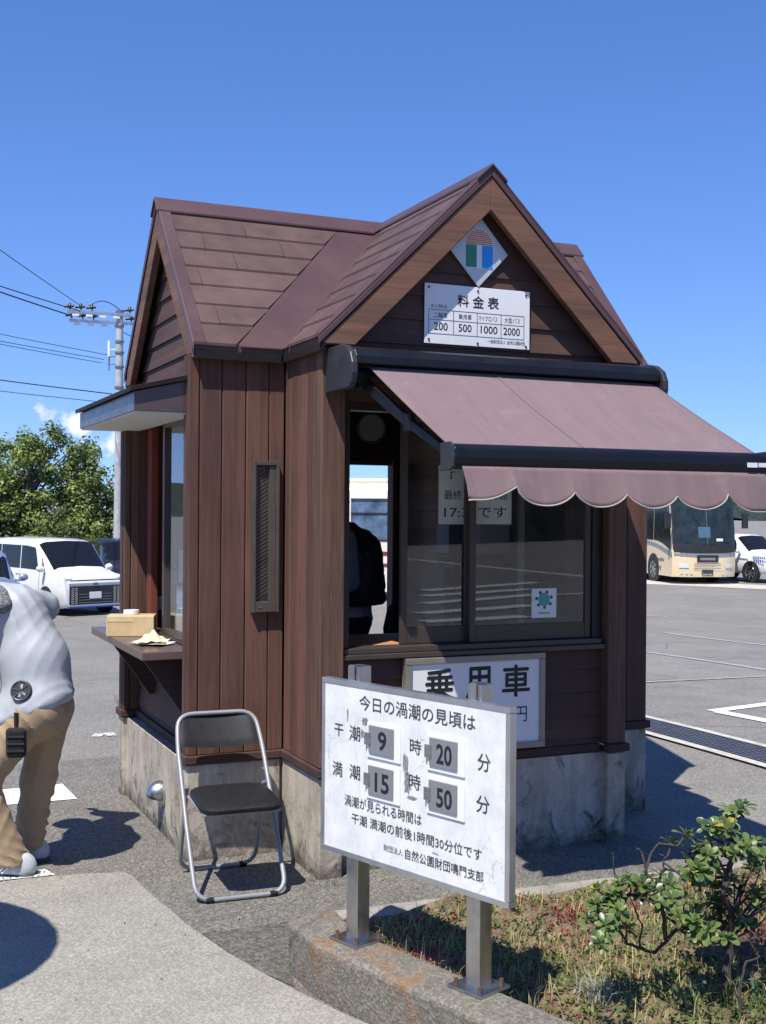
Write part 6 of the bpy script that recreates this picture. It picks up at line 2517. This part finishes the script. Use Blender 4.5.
def surface(fn, lo, hi, res):
    """surface nets: one quad mesh where fn changes sign"""
    lo, hi = np.array(lo, float), np.array(hi, float)
    n = np.ceil((hi - lo) / res).astype(int) + 1
    ax = [lo[i] + res * np.arange(n[i]) for i in range(3)]
    G = np.stack(np.meshgrid(*ax, indexing='ij'), -1)
    D = fn(G)
    ins = D < 0
    corners = [(i, j, k) for i in (0, 1) for j in (0, 1) for k in (0, 1)]
    sh = tuple(n - 1)
    cnt = np.zeros(sh, int)
    for c in corners:
        cnt += ins[c[0]:c[0] + sh[0], c[1]:c[1] + sh[1], c[2]:c[2] + sh[2]]
    cell = (cnt > 0) & (cnt < 8)
    idx = -np.ones(sh, int)
    ids = np.argwhere(cell)
    idx[cell] = np.arange(len(ids))
    acc = np.zeros((len(ids), 3))
    num = np.zeros(len(ids))
    for a in corners:
        for k in range(3):
            if a[k] == 0:
                b = list(a)
                b[k] = 1
                da = D[tuple((ids + a).T)]
                db = D[tuple((ids + b).T)]
                m = (da < 0) != (db < 0)
                t = np.where(m, da / np.where(m, da - db, 1), 0)
                p = ids + np.array(a, float)
                p[:, k] += t
                acc[m] += p[m]
                num[m] += 1
    V = lo + (acc / num[:, None]) * res
    F = []
    for k in range(3):
        u, v = (k + 1) % 3, (k + 2) % 3
        s0 = [slice(None)] * 3
        s1 = [slice(None)] * 3
        s0[k], s1[k] = slice(0, -1), slice(1, None)
        ch = ins[tuple(s0)] != ins[tuple(s1)]
        E = np.argwhere(ch)
        for e in E:
            if e[u] == 0 or e[v] == 0 or e[u] >= sh[u] or e[v] >= sh[v]:
                continue
            q = []
            for du, dv in ((-1, -1), (0, -1), (0, 0), (-1, 0)):
                c = e.copy()
                c[u] += du
                c[v] += dv
                q.append(int(idx[tuple(c)]))
            if min(q) < 0:
                continue
            F.append(tuple(q) if ins[tuple(e)] else tuple(q[::-1]))
    return V.tolist(), F


def sdf_mesh(name, fn, lo, hi, res, mat, parent, smooth_it=1):
    V, F = surface(fn, lo, hi, res)
    q = MB().add(V, F)
    o = q.build(name, mat, parent, smooth=True, local=True)
    for p in o.data.polygons:
        p.use_smooth = True
    if smooth_it:
        m = o.modifiers.new('smooth', 'SMOOTH')
        m.iterations = smooth_it
        m.factor = 0.5
    return o


def folds(P, k, amp, warp=1.0, ph=0.0):
    """soft parallel folds across direction k (radians per metre), wandering"""
    w = warp * (np.sin(P[..., 0] * 9 + ph) + np.sin(P[..., 1] * 11 + 2 * ph) + 0.7 * np.sin(P[..., 2] * 8 + P[..., 0] * 6 + ph))
    s = np.sin(P @ np.array(k, float) + w)
    m = 0.55 + 0.45 * np.sin(P[..., 0] * 7 - P[..., 2] * 9 + P[..., 1] * 5 + 3 * ph)
    return amp * (1 - np.abs(s)) ** 1.6 * m


def wrinkle(P, amp, s=1.0, ph=0.0):
    x, y, z = P[..., 0] * s, P[..., 1] * s, P[..., 2] * s
    a = np.sin(x * 31 + 7 * np.sin(z * 13 + ph) + y * 9)
    b = np.sin(z * 43 - x * 19 + 5 * np.sin(y * 17 + ph) + ph)
    c = np.sin((x + z) * 63 + 4 * np.sin(x * 21 + y * 15))
    return amp * (0.5 * (1 - np.abs(a)) ** 2 + 0.7 * (1 - np.abs(b)) ** 2 + 0.25 * c)


def cloth(name, col, vary=0.06, rough=0.85, sheen=0.1, spec=0.3):
    m = plain(name, col, rough, vary=vary, nscale=5, spec=spec, bmp=0.25, bscale=160)
    m.node_tree.nodes['Principled BSDF'].inputs['Sheen Weight'].default_value = sheen
    return m


skin = plain('skin', (0.50, 0.30, 0.21), 0.55, vary=0.06)
hair = plain('black hair', (0.012, 0.011, 0.010), 0.6, vary=0.3)
frot = -YAW            # local x = picture right, y = away from the camera


def hand_sdf(P, w, d, pl, curl=0.55, s=1.0):
    """palm with four bent fingers and a thumb: w wrist, d pointing direction, pl palm-side normal"""
    w, d, pl = np.array(w, float), np.array(d, float), np.array(pl, float)
    d = d / np.linalg.norm(d)
    pl = pl - d * (pl @ d)
    pl = pl / np.linalg.norm(pl)
    sd = np.cross(d, pl)
    f = capsule(P, w, w + d * 0.03 * s, 0.026 * s, 0.027 * s)
    for k, (off, ln) in enumerate(((-0.030, 0.072), (-0.010, 0.082), (0.010, 0.078), (0.029, 0.060))):
        b0 = w + d * 0.03 * s + sd * off * 0.6 * s
        b1 = w + d * 0.088 * s + sd * off * s
        f = smin(f, capsule(P, b0, b1, 0.016 * s, 0.0115 * s), 0.014)
        d1 = d * math.cos(curl * 0.6) + pl * math.sin(curl * 0.6)
        d2 = d * math.cos(curl * 1.6) + pl * math.sin(curl * 1.6)
        m = b1 + d1 * ln * 0.5 * s
        f = smin(f, smin(capsule(P, b1, m, 0.0105 * s, 0.0095 * s), capsule(P, m, m + d2 * ln * 0.5 * s, 0.0095 * s, 0.0075 * s), 0.003), 0.004)
    t0 = w + d * 0.022 * s - sd * 0.024 * s
    t1 = t0 + (d * 0.6 - sd * 0.75 + pl * 0.35) * 0.042 * s
    t2 = t1 + (d * 0.9 - sd * 0.2 + pl * 0.5) * 0.034 * s
    f = smin(f, smin(capsule(P, t0, t1, 0.015 * s, 0.0115 * s), capsule(P, t1, t2, 0.0115 * s, 0.0085 * s), 0.004), 0.010)
    return f


def head_sdf(P, c, fwd, up=(0, 0, 1)):
    c, f = np.array(c, float), np.array(fwd, float)
    u = np.array(up, float)
    f = f / np.linalg.norm(f)
    u = u - f * (u @ f)
    u = u / np.linalg.norm(u)
    s = np.cross(f, u)
    Q = np.stack([(P - c) @ f, (P - c) @ s, (P - c) @ u], -1)
    h = ellipsoid(Q, (-0.012, 0, 0.025), (0.098, 0.077, 0.098))
    h = smin(h, ellipsoid(Q, (0.028, 0, -0.05), (0.062, 0.056, 0.066)), 0.03)
    h = smin(h, capsule(Q, (0.088, 0, 0.0), (0.108, 0, -0.03), 0.009, 0.013), 0.010)
    h = smin(h, capsule(Q, (0.083, -0.016, -0.066), (0.083, 0.016, -0.066), 0.008, 0.008), 0.008)
    for sg in (-1, 1):
        h = smin(h, ellipsoid(Q, (-0.008, sg * 0.079, -0.012), (0.018, 0.009, 0.032)), 0.006)
        h = np.maximum(h, -(ellipsoid(Q, (0.092, sg * 0.032, 0.006), (0.016, 0.017, 0.010))))
        h = np.minimum(h, ellipsoid(Q, (0.079, sg * 0.032, 0.005), (0.012, 0.013, 0.011)))
    return h


# ---- bending attendant on the left
A = thing('person', 'person bending forward in a pale fan cooled jacket, khaki trousers and grey trainers', 'person', (0.785, 6.095, 0.0), frot)
hipN, kneeN, ankN = (0.045, -0.07, 0.80), (-0.185, -0.13, 0.47), (-0.045, -0.10, 0.10)
hipF, kneeF, ankF = (0.085, 0.10, 0.80), (0.02, 0.13, 0.43), (-0.05, 0.16, 0.10)
pel, mid, chest, neck, headc = (0.085, 0.0, 0.83), (0.02, 0.03, 1.04), (-0.11, 0.08, 1.24), (-0.24, 0.13, 1.36), (-0.345, 0.17, 1.40)
shN, elN, haN = (-0.185, -0.10, 1.27), (-0.30, -0.20, 1.02), (-0.40, -0.12, 0.82)
shF, elF, haF = (-0.12, 0.26, 1.30), (-0.045, 0.42, 1.27), (-0.20, 0.52, 1.22)


def body_fn(P):
    f = capsule(P, pel, mid, 0.085, 0.095)
    f = smin(f, capsule(P, mid, chest, 0.095, 0.12), 0.05)
    f = smin(f, capsule(P, chest, neck, 0.10, 0.055), 0.05)
    f = smin(f, capsule(P, neck, headc, 0.05, 0.052), 0.03)
    for h_, k_, a_ in ((hipN, kneeN, ankN), (hipF, kneeF, ankF)):
        f = smin(f, smin(capsule(P, h_, k_, 0.062, 0.046), capsule(P, k_, a_, 0.046, 0.034), 0.03), 0.02)
        f = smin(f, capsule(P, a_, (a_[0] - 0.12, a_[1], 0.045), 0.036, 0.03), 0.02)
    for s_, e_, w_ in ((shN, elN, haN), (shF, elF, haF)):
        f = smin(f, smin(capsule(P, s_, e_, 0.052, 0.04), capsule(P, e_, w_, 0.040, 0.027), 0.02), 0.03)
    f = smin(f, head_sdf(P, headc, (-0.75, 0.25, -0.55), (-0.5, 0.1, 0.8)), 0.015)
    f = smin(f, hand_sdf(P, haN, (-0.4, 0.1, -0.9), (-0.5, 0.8, 0)), 0.012)
    f = smin(f, hand_sdf(P, haF, (-0.5, 0.3, 0.7), (-0.8, -0.2, -0.2)), 0.012)
    return f


sdf_mesh('body', body_fn, (-0.60, -0.36, 0.0), (0.28, 0.82, 1.60), 0.0105, skin, A)


def trousers_fn(P):
    w = folds(P, (30, 6, 26), 0.010, 1.0, 1.0) + folds(P, (50, 20, -18), 0.006, 1.3, 2.0)
    f = capsule(P, (0.07, -0.03, 0.80), (0.055, 0.05, 0.82), 0.142, 0.140)
    low = folds(P, (12, 8, 62), 0.016, 1.2, 0.6) * np.clip((0.45 - P[..., 2]) / 0.25, 0, 1)
    for h_, k_, a_ in ((hipN, kneeN, ankN), (hipF, kneeF, ankF)):
        a2 = (a_[0] + 0.005, a_[1], 0.075)
        f = smin(f, smin(capsule(P, h_, k_, 0.112, 0.076), capsule(P, k_, a2, 0.077, 0.072), 0.05), 0.05)
    f = f - w - low
    f = np.maximum(f, 0.065 - P[..., 2])
    f = np.maximum(f, P[..., 2] - 0.90)
    return f


khaki = cloth('khaki cotton', (0.34, 0.245, 0.145), 0.1)
sdf_mesh('trousers', trousers_fn, (-0.40, -0.33, 0.03), (0.32, 0.38, 0.96), 0.0095, khaki, A, 2)


def jacket_fn(P):
    f = capsule(P, (0.07, -0.01, 0.815), mid, 0.160, 0.158)
    f = smin(f, capsule(P, (0.05, -0.01, 0.80), (-0.07, -0.01, 0.70), 0.172, 0.165), 0.06)
    f = smin(f, capsule(P, mid, chest, 0.165, 0.175), 0.05)
    f = smin(f, capsule(P, chest, (-0.22, 0.12, 1.335), 0.165, 0.085), 0.05)
    f = smin(f, smin(capsule(P, shN, elN, 0.088, 0.070), capsule(P, elN, haN, 0.070, 0.048), 0.03), 0.05)
    f = smin(f, smin(capsule(P, shF, elF, 0.090, 0.078), capsule(P, elF, haF, 0.078, 0.05), 0.03), 0.05)
    axis = np.array(mid) - np.array(pel)
    axis = axis / np.linalg.norm(axis)
    t = (P - np.array(pel)) @ axis
    f = f - folds(P, (10, 8, 15), 0.009, 2.6, 0.4) - folds(P, (-19, 12, 26), 0.0035, 3.0, 1.9) - folds(P, axis * 70 + np.array((18, 0, 0)), 0.006, 3.0, 2.7) * np.clip(1 - t / 0.16, 0, 1)
    # hem, cinched at the waist and tilted like the back
    hem = (P - np.array((0.08, 0, 0.795))) @ np.array((-0.36, 0.0, 0.93))
    f = f + 0.020 * np.exp(-((hem) / 0.018) ** 2)
    f = np.maximum(f, -hem)
    tipN = (P - np.array(haN)) @ ((np.array(elN) - np.array(haN)) / np.linalg.norm(np.array(elN) - np.array(haN)))
    return f


jmat = cloth('pale silver nylon', (0.37, 0.39, 0.405), 0.05, 0.5, 0.0, 0.5)
jk = sdf_mesh('jacket', jacket_fn, (-0.56, -0.38, 0.60), (0.34, 0.74, 1.54), 0.0095, jmat, A, 2)


def on_surface(fn, p, d):
    """march from p along d to the surface of fn"""
    p, d = np.array(p, float), np.array(d, float)
    d = d / np.linalg.norm(d)
    for _ in range(80):
        v = fn(p[None])[0]
        if abs(v) < 0.0008:
            break
        p = p + d * v * 0.7
    e = 0.004
    g = np.array([fn((p + np.eye(3)[i] * e)[None])[0] - fn((p - np.eye(3)[i] * e)[None])[0] for i in range(3)])
    return Vector(p), Vector(g / np.linalg.norm(g))


# cooling fan on the jacket
c, nrm = on_surface(jacket_fn, (0.02, -0.8, 0.915), (0, 1, 0))
nrm = (nrm + Vector((0.1, -0.6, 0.1))).normalized()
u = nrm.orthogonal().normalized()
v = nrm.cross(u)
q = MB()
q.tube([c - nrm * 0.02, c + nrm * 0.012], 0.052, 28)
fan = q.build('cooling_fan', dark_pl, A, bevel=0.003, local=True)
q = MB()
q.tube([c + nrm * 0.013 + (u * math.cos(math.tau * i / 28) + v * math.sin(math.tau * i / 28)) * 0.046 for i in range(28)], 0.004, 6, closed=True)
for k in range(6):
    a = math.tau * k / 6
    d = u * math.cos(a) + v * math.sin(a)
    q.obox(c + nrm * 0.014 + d * 0.025, d, nrm.cross(d), nrm, 0.019, 0.003, 0.002)
q.build('fan_guard', plain('dark grey guard', (0.06, 0.06, 0.065), 0.4), fan, smooth=False, local=True)
q = MB()
for k in (0, 1, 3):
    a = math.tau * (k + 0.6) / 6
    d = u * math.cos(a) + v * math.sin(a)
    q.obox(c + nrm * 0.0125 + d * 0.018, d, nrm.cross(d), nrm, 0.013, 0.006, 0.001)
q.build('fan_blade', M['alu'], fan, local=True)
# pouch on the belt
c, nrm = on_surface(trousers_fn, (0.004, -0.8, 0.675), (0, 1, 0))
nrm = (nrm + Vector((0, -1.4, 0))).normalized()
u = (UZ - nrm * UZ.dot(nrm)).normalized()
v = nrm.cross(u)
q = MB().obox(c + nrm * 0.012, v, u, nrm, 0.048, 0.072, 0.026)
po = q.build('belt_pouch', cloth('black nylon', (0.012, 0.012, 0.013), 0.2), A, bevel=0.02, seg=3, local=True)
q = MB()
for k in range(3):
    q.obox(c + nrm * 0.039 + u * (0.035 - 0.035 * k), v, u, nrm, 0.040, 0.004, 0.003)
q.build('pouch_straps', cloth('black webbing', (0.03, 0.03, 0.032), 0.2), po, local=True)
q = MB().tube([c - nrm * 0.01 + u * 0.06 - v * 0.0, c + u * 0.14 - nrm * 0.01], 0.014, 8)
q.build('belt_loop', cloth('black loop', (0.012, 0.012, 0.013), 0.2), po, local=True)


# grey mesh hood of the jacket
def hood_fn(P):
    f = ellipsoid(P, (-0.20, 0.02, 1.36), (0.11, 0.13, 0.055))
    f = smin(f, ellipsoid(P, (-0.13, -0.06, 1.315), (0.075, 0.11, 0.055)), 0.05)
    return f - 0.004 * np.sin(P[..., 0] * 40 + P[..., 1] * 30)


mesh_m, n_, p_ = new_mat('grey mesh cloth')
ck = N(n_, 'ShaderNodeTexVoronoi')
ck.inputs['Scale'].default_value = 170
n_.links.new(coords(n_), ck.inputs['Vector'])
n_.links.new(ramp(n_, ck.outputs['Distance'], [(0.25, (0.45, 0.46, 0.47)), (0.45, (0.07, 0.07, 0.075))]), p_.inputs['Base Color'])
p_.inputs['Roughness'].default_value = 0.8
sdf_mesh('hood', hood_fn, (-0.30, -0.20, 1.20), (0.02, 0.15, 1.44), 0.010, mesh_m, A)


def cap_fn(P):
    hc = np.array(headc) + np.array((-0.01, 0.01, 0.045))
    f = ellipsoid(P, hc, (0.108, 0.092, 0.085))
    f = np.maximum(f, -(P - hc) @ np.array((0.5, -0.1, 0.85)) - 0.012)
    return f


sdf_mesh('cap', cap_fn, (-0.55, 0.0, 1.28), (-0.18, 0.34, 1.60), 0.011, cloth('pale cap cloth', (0.6, 0.6, 0.58)), A)


def shoe(x, y, ang, parent):
    ca, sa = math.cos(ang), math.sin(ang)

    def loc(P):
        dx, dy = P[..., 0] - x, P[..., 1] - y
        return np.stack([dx * ca + dy * sa, -dx * sa + dy * ca, P[..., 2]], -1)   # +x = heel, -x = toe

    def fn(P):
        Q = loc(P)
        f = ellipsoid(Q, (0.045, 0, 0.055), (0.055, 0.041, 0.062))
        f = smin(f, capsule(Q, (0.03, 0, 0.045), (-0.14, 0.005, 0.035), 0.044, 0.036), 0.03)
        f = smin(f, capsule(Q, (0.02, 0, 0.09), (-0.04, 0, 0.075), 0.036, 0.030), 0.03)
        f = np.maximum(f, 0.022 - Q[..., 2])
        return f
    up_ = sdf_mesh('shoe', fn, (x - 0.24, y - 0.24, 0.0), (x + 0.24, y + 0.24, 0.16), 0.0075, plain('grey trainer upper', (0.42, 0.44, 0.46), 0.6, vary=0.12, nscale=60), parent)

    def sole(P):
        Q = loc(P)
        f = capsule(Q * np.array([1, 1, 0.0]), (0.052, 0, 0), (-0.14, 0.005, 0), 0.048, 0.042)
        return np.maximum(f, np.abs(Q[..., 2] - 0.014) - 0.013)
    sdf_mesh('sole', sole, (x - 0.24, y - 0.24, -0.01), (x + 0.24, y + 0.24, 0.045), 0.0075, plain('dark sole', (0.05, 0.05, 0.052), 0.7), up_)
    q = MB()
    for k in range(3):
        for sd in (-1, 1):
            a0 = Vector((-0.055 - 0.022 * k, sd * 0.047, 0.035))
            a1 = Vector((-0.015 - 0.022 * k, sd * 0.040, 0.075))
            pts = []
            for a in (a0, (a0 + a1) / 2 + Vector((0, sd * 0.004, 0)), a1):
                pts.append((x + a.x * ca - a.y * sa, y + a.x * sa + a.y * ca, a.z))
            q.tube(pts, 0.005, 6)
    q.build('shoe_stripes', M['white_dim'], up_, smooth=True, local=True)


shoe(-0.02, -0.10, 0.06, A)
shoe(-0.03, 0.17, -0.12, A)

# ---- attendant inside the kiosk
Bp = thing('person', 'person in a puffed black vest standing in the shade inside the ticket kiosk', 'person', (2.78, 6.78, 0.252), frot)


def inner_fn(P):
    f = capsule(P, (0.0, 0, 0.88), (-0.02, 0, 1.12), 0.125, 0.115)
    f = smin(f, capsule(P, (-0.02, 0, 1.12), (-0.06, 0, 1.34), 0.12, 0.12), 0.05)
    f = smin(f, capsule(P, (-0.06, 0, 1.38), (-0.11, 0, 1.50), 0.06, 0.052), 0.03)
    f = smin(f, head_sdf(P, (-0.14, 0, 1.58), (-1, 0.15, -0.25)), 0.015)
    for sg in (-1, 1):
        f = smin(f, smin(capsule(P, (-0.03, sg * 0.19, 1.36), (0.0, sg * 0.25, 1.10), 0.055, 0.043), capsule(P, (0.0, sg * 0.25, 1.10), (-0.20, sg * 0.20, 0.98), 0.043, 0.028), 0.02), 0.03)
        f = smin(f, hand_sdf(P, (-0.205, sg * 0.20, 0.977), (-1, -sg * 0.2, -0.2), (0, -sg, -0.4)), 0.012)
        f = smin(f, smin(capsule(P, (0.01, sg * 0.09, 0.88), (0.0, sg * 0.11, 0.48), 0.09, 0.058), capsule(P, (0.0, sg * 0.11, 0.48), (0.03, sg * 0.11, 0.08), 0.058, 0.038), 0.03), 0.04)
        f = smin(f, capsule(P, (0.03, sg * 0.11, 0.06), (-0.12, sg * 0.11, 0.035), 0.045, 0.035), 0.02)
    return f


sdf_mesh('body', inner_fn, (-0.42, -0.36, 0.0), (0.22, 0.36, 1.74), 0.011, skin, Bp)


def vest_fn(P):
    f = capsule(P, (0.035, 0, 1.03), (0.02, 0, 1.26), 0.185, 0.180)
    f = smin(f, capsule(P, (0.0, 0, 1.26), (-0.07, 0, 1.40), 0.165, 0.10), 0.05)
    f = f - wrinkle(P, 0.010, 0.8, 2.0)
    return np.maximum(np.maximum(f, 0.965 - P[..., 2]), P[..., 2] - 1.47)


sdf_mesh('vest', vest_fn, (-0.30, -0.30, 0.9), (0.30, 0.30, 1.52), 0.012, cloth('black nylon vest', (0.010, 0.010, 0.011), 0.2, 0.5), Bp)


def shirt_fn(P):
    f = capsule(P, (0.0, 0, 0.88), (-0.02, 0, 1.12), 0.142, 0.135)
    for sg in (-1, 1):
        f = smin(f, capsule(P, (-0.03, sg * 0.19, 1.36), (0.0, sg * 0.25, 1.12), 0.075, 0.066), 0.02)
    return np.maximum(f - wrinkle(P, 0.006, 1.0, 1.0), 0.80 - P[..., 2])


sdf_mesh('shirt', shirt_fn, (-0.25, -0.36, 0.72), (0.25, 0.36, 1.46), 0.012, cloth('grey blue shirt', (0.20, 0.22, 0.27), 0.1), Bp)


def pants_fn(P):
    f = capsule(P, (0.0, -0.04, 0.86), (0.0, 0.04, 0.86), 0.135, 0.135)
    for sg in (-1, 1):
        f = smin(f, smin(capsule(P, (0.01, sg * 0.09, 0.84), (0.0, sg * 0.11, 0.48), 0.11, 0.08), capsule(P, (0.0, sg * 0.11, 0.48), (0.03, sg * 0.11, 0.10), 0.08, 0.07), 0.03), 0.03)
    return np.maximum(np.maximum(f, 0.06 - P[..., 2]), P[..., 2] - 0.90)


sdf_mesh('trousers', pants_fn, (-0.22, -0.30, 0.0), (0.22, 0.30, 0.98), 0.012, cloth('black trousers', (0.014, 0.014, 0.016), 0.2), Bp)


def hair_fn(P):
    hc = np.array((-0.13, 0, 1.61))
    f = ellipsoid(P, hc, (0.110, 0.088, 0.098))
    return np.maximum(f, -((P - hc) @ np.array((0.75, 0, 0.66))) - 0.02)


sdf_mesh('hair', hair_fn, (-0.30, -0.14, 1.46), (0.05, 0.14, 1.76), 0.011, hair, Bp)

# ---- parasol added beyond the left edge, unseen, to throw the round lower left shadow
PR = thing('parasol', 'round parasol just outside the left edge, added as a guess from its shadow on the path', 'parasol', (-0.80, 4.40, 0.0))
q = MB()
vs, F = [(0, 0, 2.42)], []
nn2 = 28
for i in range(nn2):
    a = math.tau * i / nn2
    vs.append((0.70 * math.cos(a), 0.70 * math.sin(a), 2.14))
F = [(0, 1 + i, 1 + (i + 1) % nn2) for i in range(nn2)]
q.add(vs, F)
o = q.build('parasol_canopy', cloth('canvas', (0.5, 0.48, 0.42)), PR, local=True)
m_ = o.modifiers.new('solid', 'SOLIDIFY')
m_.thickness = 0.004
MB().tube([(0, 0, 0.05), (0, 0, 2.45)], 0.019, 10).build('pole', M['alu'], PR, smooth=True, local=True)
q = MB().tube([(0, 0, 0.013), (0, 0, 0.09)], [0.22, 0.19], 24)
q.build('base', M['kerb'], PR, local=True)
